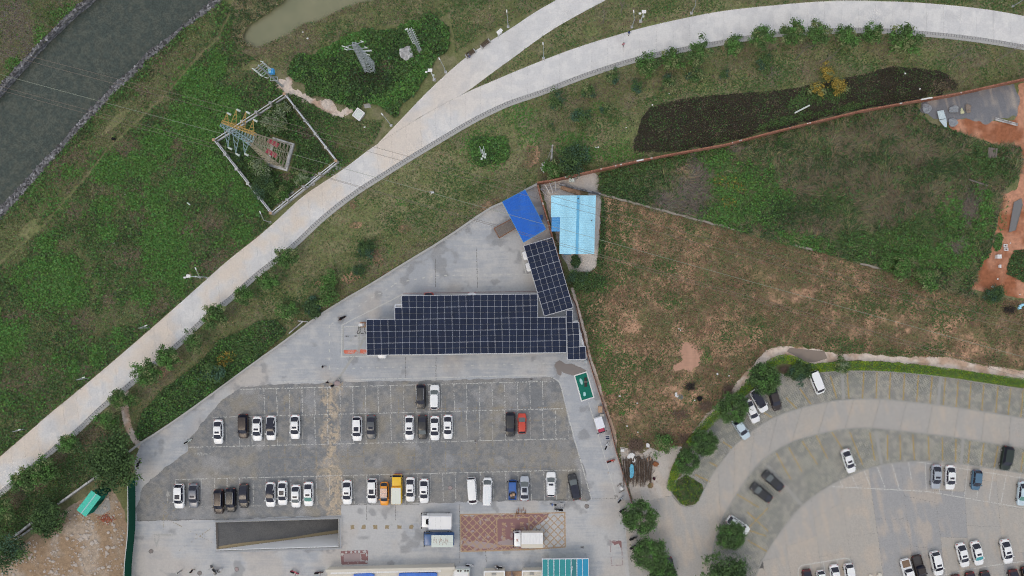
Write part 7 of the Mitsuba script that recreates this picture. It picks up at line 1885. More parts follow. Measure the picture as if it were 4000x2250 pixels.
cover('lower_lawn', low, 56, 'green creeper and dry grass at the lower left between path and rubble', [('olive', 1.0, 2.4), ('dead', .7, 2.0), ('green', .9, 2.4), ('dark', .6, 2.0)], [('green', [(250, 1850, 90, 40, 38), (150, 1950, 90, 50, 38), (50, 2040, 90, 40, 38), (330, 1790, 40, 60, 40)], 1.0), ('dark', [(280, 1850, 70, 30, 38), (120, 1990, 70, 30, 38)], .7), ('dead', [(70, 1950, 40, 24, 30), (230, 1790, 40, 24, 40), (330, 1720, 30, 40), (160, 1890, 34, 20, 30), (390, 1700, 30, 30)], 1.0)], 12, .4)
wedge = P(wp([(1820, 361), (1913, 322), (2136, 229), (2388, 144), (2660, 74), (3000, 23), (3194, 4), (3505, 4), (3850, 34), (4060, 70), (4060, -60), (2480, -60), (2369, 0), (2272, 50), (2155, 117), (2001, 229), (1874, 322)]))
cover('upper_grass', wedge, 30, 'olive grass above the white path along the top edge', [('olive', 1.4, 3.0), ('green', .6, 2.4), ('dead', .5, 2.0), ('tan', .25, 1.6)], [('green', [(2600, 40, 60, 24), (2790, 20, 50, 20), (3600, 0, 300, 14), (3900, 24, 60, 20)], .7), ('dead', [(2360, 110, 30, 20), (2460, 85, 40, 16), (2080, 245, 30, 12, 25), (2600, 70, 140, 8, 15)], .8)], 13, .13)
ne = P(wp([(x, y + 2) for x, y in MAIN_S if 1960 < x < 4100] + [(4060, 225), (4060, 285), (4000, 297), (3738, 355), (3583, 382), (3369, 421), (3155, 472), (3000, 510), (2839, 553), (2622, 592), (2486, 619), (2311, 658), (2155, 694), (2105, 704), (2090, 640), (2085, 560), (2100, 480)]))
dark = P(wp([(2478, 600), (2478, 563), (2505, 466), (2536, 423), (2583, 404), (2699, 381), (2816, 371), (3001, 357), (3124, 342), (3272, 311), (3350, 295), (3408, 280), (3474, 264), (3575, 266), (3660, 276), (3707, 295), (3742, 330), (3738, 348), (3583, 380), (3369, 420), (3155, 470), (3000, 508), (2839, 550), (2622, 590)]))
cover('shrub_lawn', ne.difference(dark), 30, 'olive lawn with weeds between the white path and the brick wall', [('olive', 1.4, 3.0), ('green', .5, 2.6), ('dead', .5, 2.2), ('tan', .2, 2.0)], [('dead', [(2330, 360, 60, 30, 20), (2440, 330, 60, 20, 20), (2580, 330, 50, 24), (3100, 200, 60, 30), (3150, 260, 50, 40), (3020, 190, 50, 30), (2900, 220, 60, 40, 20), (3430, 190, 60, 30), (2600, 270, 30, 40), (2840, 320, 60, 20), (2280, 390, 40, 24), (2450, 400, 40, 24), (3780, 290, 40, 50), (3830, 240, 40, 20), (2120, 640, 30, 60)], .9),
      ('bright', [(2040, 470, 44, 60), (2070, 530, 40, 40), (2400, 600, 60, 24, 12), (2430, 620, 40, 16), (2250, 560, 60, 30, 10), (2210, 540, 50, 24), (2440, 590, 24, 40), (2300, 600, 60, 24, 10), (2340, 430, 24, 20), (2460, 610, 40, 24)], .9), ('green', [(3060, 250, 60, 60), (2760, 350, 120, 24, 8), (2580, 390, 90, 16, 10), (3300, 215, 30, 24), (3010, 300, 40, 40), (2900, 330, 60, 24), (3380, 250, 50, 20), (2330, 480, 60, 30), (2400, 450, 40, 30), (3680, 255, 40, 16), (2980, 240, 40, 40)], .7)], 14, .13)
cover('bed_plants', dark, 60, 'low dark brown plants of the bed above the brick wall', [('blackish', 2.8, 3.0), ('dark', .30, 1.2), ('dead', .14, 2.0), ('green', .22, .6)], [('green', [(3180, 370, 40, 30), (3130, 400, 50, 20, 20), (3260, 370, 40, 24), (3080, 470, 90, 14, 13), (3300, 425, 90, 12, 12)], .8), ('dead', [(3690, 345, 36, 24), (3650, 370, 50, 14, 14), (3600, 385, 40, 10, 12)], .8)], 15, .3, (.08, .16))
field = P(wp([(2340, 680), (2486, 640), (2622, 613), (2839, 574), (3000, 531), (3155, 493), (3369, 442), (3580, 404), (3600, 450), (3650, 490), (3700, 500), (3760, 528), (3840, 552), (3900, 572), (3985, 575), (3985, 620), (3970, 700), (3910, 755), (3890, 870), (3865, 985), (3820, 1060), (3790, 1130), (3820, 1160), (3600, 1110), (3480, 1065), (3350, 1025), (3180, 980), (3060, 955), (2960, 925), (2870, 900), (2690, 848), (2500, 800), (2345, 762)]))
cover('tall_grass_field', field, 74, 'overgrown field of tall dead grass and dark green weeds below the brick wall', [('olive', 1.0, 2.0), ('dead', 1.35, 2.0), ('dark', 1.4, 2.4), ('green', .45, 2.4), ('tan', .42, .9)], [('bright', [(2900, 760, 110, 100), (2850, 850, 90, 60), (2960, 820, 80, 60), (2790, 640, 60, 60), (3030, 790, 60, 40), (3560, 1000, 120, 60), (3480, 960, 120, 40), (3700, 980, 90, 70), (3830, 830, 40, 90), (3720, 830, 50, 60), (3150, 950, 100, 30, -15)], .55), ('green', [(2400, 730, 90, 60), (2650, 620, 160, 24, 12), (3400, 950, 160, 50), (3260, 790, 80, 50), (3600, 900, 90, 60), (3850, 640, 60, 60)], .6), ('dark', [(3100, 830, 160, 50), (3330, 640, 160, 30, 10), (3680, 650, 60, 30), (2550, 600, 120, 24, 12), (2430, 760, 80, 50)], .6), ('dead', [(3300, 700, 160, 80), (3560, 600, 140, 50), (3450, 800, 140, 60), (3200, 880, 100, 40), (3400, 520, 140, 40, 10), (3620, 760, 80, 40)], .5), ('grey', [(2690, 760, 60, 70), (2720, 690, 40, 60), (2650, 800, 80, 24, -16), (2880, 580, 40, 12), (3780, 800, 40, 60), (3730, 960, 24, 24)], .9), ('tan', [(2680, 670, 30, 30)], .5), ('yellow', [(2810, 700, 20, 16), (2860, 720, 34, 18), (2850, 790, 26, 18), (2890, 740, 22, 20)], .07)], 16, .9, (.1, .22), .8, blade=(.6, 1.7), lean=1.6, bw=(.07, .15))
cover('dry_field_weeds', DRY.buffer(.4).difference(unary_union([blob(2692, 1390, 34, 58, 20), blob(2660, 1430, 34, 20, 30)])), 40, 'sparse weeds and dead grass on the dry reddish field', [('rust', 1.4, 2.2), ('tan', .5, 2.2), ('olive', .8, 2.4), ('green', .30, 1.8), ('dark', .22, 2.0)], [('green', [(2390, 830, 60, 30), (2440, 880, 60, 40), (2400, 960, 50, 60), (2430, 1050, 60, 40), (2350, 1090, 60, 50), (2600, 1040, 40, 30), (2690, 890, 24, 20), (2300, 1190, 40, 60), (2290, 1130, 60, 40), (2340, 1340, 40, 70), (2320, 1260, 40, 60), (2390, 1430, 50, 50), (2370, 1300, 50, 40), (2440, 1500, 40, 30), (2460, 1420, 24, 40), (2530, 1420, 30, 24), (2600, 1180, 40, 24), (3300, 1340, 60, 30), (3250, 1350, 60, 16), (3450, 1380, 90, 10), (3640, 1360, 60, 20), (2580, 1410, 14, 14), (2760, 1380, 14, 30), (2840, 1310, 30, 40), (2960, 1290, 40, 40), (3400, 1200, 60, 40), (3540, 1190, 30, 40), (3680, 1240, 50, 60), (3800, 1230, 60, 30), (2440, 1560, 30, 60), (3150, 1360, 40, 14), (2700, 1560, 30, 16)], .85), ('dark', [(2345, 1130, 30, 80, -15), (2310, 1230, 30, 60, -15), (2390, 820, 50, 30), (2350, 930, 20, 60)], .8), ('bright', [(2762, 1400, 16, 14), (2430, 1610, 14, 14), (2375, 1510, 26, 24), (2310, 1110, 40, 30), (2360, 1370, 30, 30)], .8), ('clear', [(2692, 1390, 40, 60, 20), (2480, 1640, 50, 34), (3000, 1080, 60, 30), (3040, 1150, 50, 40), (3500, 1250, 90, 40), (3600, 1300, 80, 40), (3780, 1300, 70, 50), (3900, 1250, 70, 30), (3120, 1160, 60, 40), (2460, 1280, 40, 50), (2560, 1200, 40, 24), (2660, 1540, 60, 34), (3350, 1290, 60, 30), (3800, 1380, 90, 30), (2800, 1060, 40, 20), (2950, 1050, 50, 30), (2760, 1220, 30, 24), (3250, 1240, 40, 30), (2400, 1660, 24, 40), (3950, 1380, 60, 30)], .8)], 17, .22, (.07, .16), .7)
edge_scrub = unary_union([line(wp([(2335, 770), (2345, 850), (2340, 960), (2335, 1040)]), 2.2), blob(2300, 1100, 60, 40)])
cover('shed_side_scrub', edge_scrub, 66, 'dark green scrub along the right side of the pale blue shed', [('dark', 1.2, 1.8), ('green', .9, 1.8), ('dead', .3, 1.4)], (), 18, .5, (.1, .2), .4)
plots = [([(3880, 790), (3925, 770), (3945, 770), (3930, 900), (3890, 900)], [('olive', 1., 1.0), ('green', .5, .8)], 9, 'thin seedling rows on the red vegetable plots', .12), ([(3885, 915), (3905, 910), (3915, 925), (3905, 975), (3885, 985), (3878, 960)], [('bright', 1., .8), ('green', 1., .8)], 110, 'bright green leafy plot on the red earth', .45), ([(3960, 980), (4050, 970), (4050, 1110), (3990, 1100), (3930, 1070), (3940, 1010)], [('green', 1., .8), ('dark', 1.2, .8)], 90, 'dark green vegetable beds at the right edge', .45)]
for i, (pts, mx, de, lab, hh) in enumerate(plots): cover('vegetable_plot', rough(P(wp(pts)), .15, .3, .8, i), de, lab, mx, (), 30 + i, hh, (.08, .18), .2, 'vegetables', cut=False)
for pts, lab in (([(3958, 790), (3988, 775), (3992, 800), (3964, 900), (3938, 908)], 'grey shade net laid over a seed bed on the red plots'),):
    k = thing('shade_net', lab, 'net'); put('net', slab(P(wp(pts)), .12, .2), 'net_grey', k)
    put('edge_poles', cat([tube((*W(3958, 790)[:2], .22), (*W(3938, 908)[:2], .22), .05), tube((*W(3992, 800)[:2], .22), (*W(3964, 900)[:2], .22), .05)]), 'old_wood', k)

# hedges
hl = smooth_line([(2618, 1898), (2632, 1840), (2655, 1790)])
h1 = line(wp(hl), 1.7, 'round')
hl2 = smooth_line([(2690, 1735), (2735, 1675), (2800, 1612), (2860, 1562), (2915, 1512), (2960, 1460), (3000, 1422), (3045, 1400), (3090, 1404), (3125, 1422), (3160, 1438), (3230, 1432), (3310, 1426), (3480, 1431), (3670, 1450), (3850, 1477), (4000, 1497), (4120, 1515)])
h2 = line(wp(hl2), 1.8).difference(P(wp([(3038, 1440), (3074, 1436), (3080, 1470), (3040, 1470)])))


def hedge(name, poly, label, seed, h=1.15, mix_=('lime', 'bright', 'lime')):
    """A clipped hedge: stems inside and leaves through the volume, denser on its skin."""
    g = np.random.default_rng(seed)
    k = thing(name, label, 'hedge')
    p = scatter(poly, 150, g)
    n = len(p)
    top = g.uniform(size=n) < .7
    wob = nz(p[:, 0], p[:, 1], .5, seed, 2)
    z = np.where(top, h * (.80 + .32 * wob) - g.uniform(0, .22, n), g.uniform(.1, h * .9, n))
    f = nz(p[:, 0], p[:, 1], 1.8, seed + 3)
    c = np.array([PAL[m] for m in mix_])[np.clip((f * 4.4 - .8 + g.normal(0, .45, n)).astype(int), 0, 2)] * g.uniform(.7, 1.3, (n, 1))
    v, fc, cc = leaves(np.column_stack([p, z]), upish(n, .6, g), g.uniform(.06, .12, n), c, g)
    kk = put('leaves', V(v, fc), 'foliage', k, color=np.clip(cc, .004, .6))
    labels[kk] = {'kind': 'stuff'}
    s = scatter(poly, 2, g)
    put('stems', cat([tube((x, y, 0), (x + g.uniform(-.1, .1), y + g.uniform(-.1, .1), h * .75), .025, 4) for x, y in s]), 'bark', k)


hedge('hedge', h2, 'long curved lime green hedge round the upper side of the right hand car park', 5)
hedge('hedge', h1, 'short lime green hedge between the pale concrete apron and the grass paving', 6)
island = P(wp([(2622, 1925), (2640, 1875), (2680, 1850), (2745, 1890), (2750, 1912), (2730, 1955), (2707, 1974), (2680, 1978), (2656, 1968)]))
put('planting_island', sheet(island, .056), 'soil', None); labels['planting_island'] = {'label': 'planted traffic island beside the concrete drive', 'kind': 'structure'}
put('kerb', slab(island.exterior.buffer(.1), 0, .14), 'concrete', 'planting_island')
cover('island_shrubs', island.buffer(-.15), 80, 'mixed low shrubs on the planted traffic island', [('green', 1., 1.2), ('dark', .9, 1.2), ('dead', .5, 1.0), ('lime', .4, 1.0)], (), 19, .8, (.08, .16), .2, cut=False)

# ---------------------------------------------------------------- trees: trunk, limbs and a crown of leaf clumps
def tree_mesh(seed, r, h, kind):
    """(trunk, crown vertices, faces, colours) for a tree of crown radius r and height h."""
    g = np.random.default_rng(seed)
    pal = dict(road=('green', 'bright', 'green', 'olive'), round=('green', 'green', 'dark', 'bright'), dark=('dark', 'dark', 'green', 'blue'), grey=('pale', 'olive', 'green', 'pale'), yellow=('yellow', 'yellow', 'olive', 'yellow'), big=('dark', 'green', 'green', 'dark'), sapling=('green', 'blue', 'green', 'olive'), light=('bright', 'green', 'olive', 'bright'))[kind]
    z0 = h * (.35 if kind not in ('round', 'dark') else .22)
    rz = (h - z0) / 2
    cz = z0 + rz
    K = {'round': 90, 'dark': 54, 'big': 70, 'road': 46, 'grey': 40, 'yellow': 22, 'sapling': 18, 'light': 30}[kind]
    u = g.normal(size=(K, 3)); u /= np.linalg.norm(u, axis=1, keepdims=True)
    u[:, 2] = np.abs(u[:, 2]) * g.choice([1, 1, 1, -.6], K)
    rad = g.uniform(.45, 1.0, K) if kind not in ('round',) else g.uniform(.70, .97, K)
    lump = 1 + (.28 if kind not in ('round',) else .07) * g.normal(size=K)
    cl = u * rad[:, None] * lump[:, None] * [r, r, rz] + [0, 0, cz]
    trunk = [tube((0, 0, 0), (g.uniform(-.1, .1), g.uniform(-.1, .1), cz), max(.06, r * .055), 7, max(.03, r * .03))]
    for i in range(0, K, max(1, K // 12)): trunk.append(tube((0, 0, z0 * .8 + g.uniform(0, rz * .6)), cl[i], max(.025, r * .022), 5, .012))
    per = {'round': 60, 'dark': 75, 'big': 85, 'road': 62, 'grey': 60, 'yellow': 48, 'sapling': 46, 'light': 52}[kind]
    c = np.repeat(cl, per, axis=0)
    cs = r * {'round': .11, 'dark': .17, 'big': .15, 'road': .14, 'grey': .17, 'yellow': .2, 'sapling': .2, 'light': .18}[kind]
    off = g.normal(size=c.shape) * [cs, cs, cs * .75]
    pts = c + off
    nrm = off / (np.linalg.norm(off, axis=1, keepdims=True) + 1e-9) * .7 + [0, 0, .7] + g.normal(0, .35, c.shape)
    nrm /= np.linalg.norm(nrm, axis=1, keepdims=True)
    base = np.array([PAL[p] for p in pal])[g.integers(0, 4, K)]
    col = np.repeat(base, per, axis=0) * g.uniform(.65, 1.4, (len(pts), 1))
    s = g.uniform(.10, .19, len(pts)) * (1.0 if kind != 'round' else .95) * (1 + (.12 if kind != 'big' else .30) * r / 2.5)
    v, f, cc = leaves(pts, nrm, s, col, g)
    return cat(trunk), v, f, np.clip(cc, .004, .6)


TREE = {}


def tree(px, py, rpx, kind, label, group=None, h=None, cat_='tree', name='tree'):
    """px, py: middle of the crown in the photograph; rpx: its radius in pixels."""
    h = h or {'road': 1.9, 'round': 1.25, 'dark': 1.2, 'grey': 1.3, 'yellow': 1.3, 'big': 1.3, 'sapling': 1.6, 'light': 1.3}[kind] * rpx / PPM
    c = W(px, py, h * .62)
    r = rpx / PPM * (1 - h * .62 / HEIGHT) * .95
    if (kind, 'n') not in TREE: TREE[kind, 'n'] = 0
    i = TREE[kind, 'n'] % 4; TREE[kind, 'n'] += 1
    if (kind, i) not in TREE:
        t, v, f, cc = tree_mesh(hash_of(kind) + i, r, h, kind)
        TREE[kind, i] = (shape(t), mikit.ply(V(v, f), None, color=cc), r, h)
    st, sc, r0, h0 = TREE[kind, i]
    tw = T().translate([c[0], c[1], 0]).rotate([0, 0, 1], (px * 7 + py * 3) % 360).scale([r / r0, r / r0, h / h0])
    k = thing(name, label, cat_, group)
    scene[key('trunk', k)] = {**st, 'bsdf': {'type': 'ref', 'id': 'bark'}, 'to_world': tw}
    scene[key('crown', k)] = {**sc, 'bsdf': {'type': 'ref', 'id': 'foliage'}, 'to_world': tw}
    return k


def hash_of(s): return sum(ord(ch) * (i + 3) for i, ch in enumerate(s)) * 10


RT = 'young trees along the white path'
ORD = ('first', 'second', 'third', 'fourth', 'fifth', 'sixth', 'seventh', 'eighth', 'ninth', 'tenth')
for i, (x, y, r) in enumerate(((2524, 258, 44), (2625, 231, 42), (2727, 207, 50), (2866, 178, 42), (2971, 146, 47), (3091, 130, 46), (3186, 133, 50), (3303, 143, 47), (3404, 138, 40), (3530, 155, 57))):
    tree(x, y, r, 'road', f'leafy young tree below the upper white path, {ORD[i]} from the left in its row', RT)
for i, (x, y, r) in enumerate(((1117, 1010, 46), (1047, 1099, 44), (948, 1153, 38), (843, 1235, 47), (758, 1334, 40), (656, 1394, 48), (580, 1460, 52), (468, 1556, 38), (516, 1562, 28), (266, 1732, 42))):
    tree(x, y, r, 'road', f'leafy young tree below the lower left stretch of the path, {ORD[i]} from the top', RT)
for i, (x, y, r) in enumerate(((179, 1831, 52), (101, 1873, 48), (19, 1982, 46), (427, 1643, 44))):
    tree(x, y, r, 'road', ('leafy tree at the lower left between path and creeper, upper of two close together', 'leafy tree at the lower left between path and creeper, lower of two close together', 'leafy tree at the left edge above the retaining wall', 'bushy tree left of the earth shortcut')[i], RT)
for i, (x, y, r, lab) in enumerate(((2392, 299, 30, 'first right of the fork side shrubs in the upper row'), (2299, 357, 28, 'second row, left of the dead grass patch'), (2175, 391, 38, 'broad pale one nearest the drain right of the fork'), (2486, 338, 26, 'slim one below the first leafy road tree'), (2610, 322, 32, 'bluish one below the second leafy road tree'), (2715, 299, 32, 'one below the third leafy road tree'), (2831, 291, 24, 'bluish slim one above the dark bed'), (2268, 455, 34, 'bluish one with a bright green patch on its left'), (2369, 431, 26, 'pale one right of the bluish one'), (2152, 497, 15, 'tiny one above the dark round shrub'), (2980, 250, 36, 'dark faint one above the dark bed'), (835, 1458, 44, 'one growing out of the creeper bed'))):
    tree(x, y, r, 'sapling', f'young sapling on the lawn, {lab}', 'saplings on the lawns')
for x, y, r, lab in ((3233, 284, 27, 'yellow leaved small tree, uppermost of the three above the dark bed'), (3190, 346, 27, 'yellow leaved small tree, left of the two on the dark bed'), (3276, 336, 32, 'orange yellow small tree, right of the two on the dark bed')): tree(x, y, r, 'yellow', lab, 'yellow leaved trees')
tree(447, 1795, 106, 'big', 'largest dark green tree of the picture, at the left wall corner of the car park')
tree(192, 2024, 60, 'big', 'dense green tree above the bare rubble ground')
tree(30, 2150, 78, 'dark', 'dark tree at the lower left edge of the picture', h=7)
for x, y, r, lab in ((2501, 2021, 70, 'ball shaped tree at the foot of the right fence, upper of the big pair'), (2540, 2161, 70, 'ball shaped tree beside the concrete drive, lower of the big pair'), (2590, 2245, 52, 'ball shaped tree cut off by the bottom edge below the big pair'), (2750, 1730, 54, 'ball shaped tree along the hedge above the sharp bend of the drive'), (2684, 1804, 50, 'ball shaped tree beside the short hedge'), (2862, 1596, 64, 'ball shaped tree over the white cars below the sandy path'), (2985, 1478, 62, 'ball shaped tree next to the hedge loop'), (2855, 2094, 58, 'ball shaped tree covering part of a white car on the inner bay')): tree(x, y, r, 'round', lab, 'ball shaped trees')
tree(2852, 2262, 88, 'big', 'large dark spreading tree at the bottom edge of the inner bay')
tree(3120, 1450, 40, 'dark', 'dark reddish green shrub right of the hedge loop', cat_='shrub', name='shrub', h=2.2)
tree(3287, 1424, 28, 'grey', 'grey leaved shrub poking out of the hedge', cat_='shrub', name='shrub', h=2.4)
tree(2237, 625, 60, 'dark', 'large dark green round shrub beside the brick wall corner', cat_='shrub', name='shrub')
tree(2152, 660, 34, 'light', 'yellow green shrub left of the large dark shrub', cat_='shrub', name='shrub', h=2.5)
tree(2249, 1021, 19, 'dark', 'small round shrub on the sandy ground below the pale blue shed', cat_='shrub', name='shrub')
tree(2253, 1087, 40, 'dark', 'dark shrub at the fence below the pale blue shed', cat_='shrub', name='shrub')
tree(2590, 1737, 40, 'light', 'low bright shrub above the pale concrete apron', cat_='shrub', name='shrub', h=1.6)
for x, y, r, lab in ((1427, 971, 32, 'dark shrub beside a bare reddish patch on the lawn strip'), (1404, 1056, 24, 'small dark shrub on the lawn strip near the car park wall'), (1291, 1100, 46, 'broad green shrub on the lawn strip above the car park wall'), (1280, 1150, 42, 'green shrub right at the car park wall'), (1221, 1200, 32, 'dark shrub left of the one at the car park wall'), (1124, 1215, 38, 'light green shrub on the lawn strip right of the road trees')): tree(x, y, r, 'dark' if 'dark' in lab else 'light', lab, cat_='shrub', name='shrub', h=r / PPM * 1.1)
for x, y, r, kd, lab in ((1074, 468, 48, 'grey', 'grey leaved bush in the upper part of the pylon enclosure'), (1100, 425, 26, 'grey', 'small grey leaved bush at the top corner of the pylon enclosure'), (1019, 656, 40, 'grey', 'grey leaved bush left of the pylon foot'), (1027, 730, 52, 'dark', 'dark green round bush at the lower left of the pylon enclosure'), (1096, 752, 32, 'light', 'fresh green bush at the lower rail of the pylon enclosure'), (1180, 690, 30, 'grey', 'low greyish bush right of the pylon foot'), (925, 615, 18, 'dark', 'small dark bush under the blue pylon arms')): tree(x, y, r, kd, lab, cat_='shrub', name='shrub', h=r / PPM * 1.15)
for x, y, r, lab in ((3528, 1045, 48, 'largest leafy bush at the lower edge of the overgrown field'), (3466, 1018, 36, 'leafy bush left of the largest one at the field edge'), (3629, 1103, 38, 'leafy bush right of the largest one at the field edge'), (3590, 1080, 30, 'small leafy bush between the larger ones at the field edge'), (3886, 1150, 36, 'dark bush below the red earth plots')): tree(x, y, r, 'light' if '3886' not in str(x) else 'dark', lab, cat_='shrub', name='shrub', h=r / PPM * 1.1)


def bare_tree(px, py, dx, dy, label, h=3.2, r=1.5, lean=True):
    """A leafless tree: trunk and forking twigs."""
    g = np.random.default_rng(int(px + py))
    k = thing('bare_tree', label, 'tree', 'leafless trees')
    b = np.array([*W(px, py)[:2], 0.0]); t = np.array([*W(px + dx, py + dy, h * .6)[:2], h * .8])
    put('trunk', tube(b, t, .07, 6, .03), 'old_wood', k)
    ms = []
    for i in range(14):
        s = g.uniform(.3, 1)
        o = b + (t - b) * s
        d = (t - b) * .35 + g.normal(0, .62, 3) * [1.4, 1.4, .5]
        e = o + d * g.uniform(.5, 1.2)
        ms.append(tube(o, e, .022, 4, .008))
        for j in range(3):
            a = o + (e - o) * g.uniform(.4, 1)
            ms.append(tube(a, a + d * .4 + g.normal(0, .3, 3), .012, 4, .006))
    put('branches', cat(ms), 'old_wood', k)


for x, y, dx, dy, lab in ((2356, 92, 5, -30, 'leafless tree above the path, left of two near the top edge'), (2426, 52, 4, -30, 'leafless tree above the path, right of two near the top edge'), (3104, 235, 50, -55, 'leafless tree leaning right below the row of road trees, left one'), (3197, 248, 56, -26, 'leafless tree leaning right below the row of road trees, right one'), (3015, 260, -6, 40, 'leafless twiggy tree on the dark green patch above the dark bed'), (3715, 232, 60, -34, 'leafless tree lying over the lawn at the right'), (3890, 240, 70, -46, 'leafless tree lying over the lawn at the far right')): bare_tree(x, y, dx, dy, lab)

# ---------------------------------------------------------------- logs, brushwood, rubble and litter
k = thing('brushwood', 'heap of thin brown brushwood above the log pile', 'brushwood')


def sticks(k, px, py, rx, ry, n, ang, spread, ln, seed, col='stick', r=(.012, .03), hz=.5, nm='twigs'):
    g = np.random.default_rng(seed)
    ms = []
    for i in range(n):
        a = math.radians(ang) + g.normal(0, spread)
        c = W(px + g.uniform(-rx, rx), py + g.uniform(-ry, ry)); L_ = g.uniform(*ln) / 2
        z = g.uniform(.1, hz)
        d = np.array([math.cos(a), math.sin(a), g.normal(0, .08)])
        ms.append(tube(np.array([c[0], c[1], z]) - d * L_, np.array([c[0], c[1], z]) + d * L_, g.uniform(*r), 5))
    kk = put(nm, cat(ms), col, k)
    labels[kk] = {'kind': 'stuff'}


sticks(k, 2482, 1738, 26, 18, 190, 80, .45, (.8, 2.0), 1, hz=.8)
sticks(k, 2492, 1832, 52, 44, 170, 80, .5, (.8, 2.6), 2, 'log_bark', (.015, .04), .9, 'branches')
for i, (x, y, rx, ry, lab, col) in enumerate(((2755, 1585, 18, 16, 'heap of dark cut twigs beside the sandy path, near the black bag', 'stick'), (2660, 1620, 28, 14, 'wide flat heap of dead twigs on the dry field', 'stick'), (2842, 1520, 16, 18, 'heap of cut twigs at the bend of the sandy path', 'stick'), (2695, 1510, 16, 12, 'blackened heap of burnt twigs on the dry field', 'char'), (2670, 1712, 16, 18, 'heap of dead twigs above the short hedge', 'stick'), (3940, 1208, 20, 12, 'dark heap of old boards and twigs at the right edge below the red plots', 'char'), (3060, 1445, 10, 8, 'dark twigs inside the hedge loop', 'stick'))):
    k = thing('twig_heap', lab, 'twigs'); sticks(k, x, y, rx, ry, 90, 40 * i, .9, (.5, 1.6), 10 + i, col)
def ordinal(n):
    ones = 'first second third fourth fifth sixth seventh eighth ninth tenth eleventh twelfth thirteenth fourteenth fifteenth sixteenth seventeenth eighteenth nineteenth'.split()
    if n < 20: return ones[n - 1]
    t = ('twenty', 'thirty', 'forty')[n // 10 - 2]
    return t[:-1] + 'ieth' if n % 10 == 0 else f'{t}-{ones[n % 10 - 1]}'


g = np.random.default_rng(8)
for i in range(44):
    x = 2434 + 110 * i / 43 + g.uniform(-1, 1)
    y0, y1 = 1786 + g.uniform(-6, 18), 1880 + g.uniform(-16, 24) - (x > 2520) * 14
    k = thing('log', f'long grey brown log in the pile beside the fence, {ordinal(i + 1)} from the left', 'log', 'logs lying side by side in the pile')
    a, b = np.array([*W(x + g.uniform(-7, 7), y0)[:2], .35 + g.uniform(0, .45)]), np.array([*W(x + g.uniform(-7, 7), y1)[:2], .14 + g.uniform(0, .35)])
    m = tube(a, b, g.uniform(.075, .13), 9, g.uniform(.06, .10)); scene[k] = mikit.ply(m, 'log_bark' if i % 4 else 'old_wood')
k = thing('tarpaulin', 'crumpled sky blue tarpaulin lying on the log pile', 'tarpaulin')


def crumple(poly, z, h, seed, step=.14):
    x0, y0, x1, y1 = poly.bounds
    xs, ys = np.meshgrid(np.arange(x0, x1, step), np.arange(y0, y1, step))
    p = np.column_stack([xs.ravel(), ys.ravel()])
    p = p[shapely.contains_xy(poly, p[:, 0], p[:, 1])]
    from scipy.spatial import Delaunay
    f = Delaunay(p).simplices
    cen_ = p[f].mean(1)
    f = f[shapely.contains_xy(poly.buffer(.05), cen_[:, 0], cen_[:, 1])]
    zz = z + h * (nz(p[:, 0], p[:, 1], .35, seed, 2) + .3 * np.random.default_rng(seed).uniform(size=len(p)))
    return V(np.column_stack([p, zz]), f)


scene[k] = mikit.ply(crumple(rough(P(wp([(2462, 1806), (2472, 1808), (2475, 1840), (2470, 1862), (2460, 1866), (2455, 1850), (2457, 1822)])), .1, .15, .4, 1), .75, .45, 3), 'tarp_blue')
k = thing('plastic_sheet', 'heap of crumpled white plastic at the top of the log pile', 'plastic'); scene[k] = mikit.ply(crumple(rough(unary_union([blob(2462, 1778, 18, 11, 20), blob(2475, 1795, 7, 9)]), .2, .15, .4, 2), .5, .5, 5), 'debris_white')
k = thing('plastic_sheet', 'crumpled white plastic bag right of the brushwood heap', 'plastic'); scene[k] = mikit.ply(crumple(blob(2529, 1738, 9, 11), .2, .6, 6), 'debris_white')
k = thing('rubbish_bag', 'black rubbish bag beside the cut twigs on the dry field', 'bag'); m = rock(.55, 5, .7); c = W(2731, 1556); m.apply_translation([c[0], c[1], .3]); scene[k] = mikit.ply(m, 'black')
k = thing('rubbish_bag', 'dark bag lying on the pale apron right of the log pile', 'bag'); m = rock(.3, 6, .6); c = W(2555, 1868); m.apply_translation([c[0], c[1], .2]); scene[k] = mikit.ply(m, 'maroon_cloth'); dif('maroon_cloth', (.05, .02, .03))
k = thing('soil_heap', 'small heap of reddish soil below the log pile', 'heap'); m = rock(.55, 7, .3); c = W(2542, 1896); m.apply_translation([c[0], c[1], .06]); scene[k] = mikit.ply(m, 'dry_soil')
for x, y, r, col, lab in ((2560, 1812, .65, 'rust', 'rusty brown sheet at the right end of the log pile'), (2536, 1795, .6, 'tan_board', 'orange tan rubble at the upper right of the log pile')):
    k = thing('scrap_sheet', lab, 'scrap'); c = W(x, y); m = rock(r, int(x), .4); m.apply_translation([c[0], c[1], .25]); scene[k] = mikit.ply(m, col)


def litter(name, spots, col, label, seed, size=(.1, .25), cat_='litter'):
    g = np.random.default_rng(seed)
    ms = []
    for x, y in spots:
        m = rock(g.uniform(*size), int(g.integers(1e6)), .5); c = W(x, y); m.apply_translation([c[0], c[1], .1]); ms.append(m)
    k = key(name); scene[k] = mikit.ply(cat(ms), col); tag(k, label, cat_, kind='stuff')


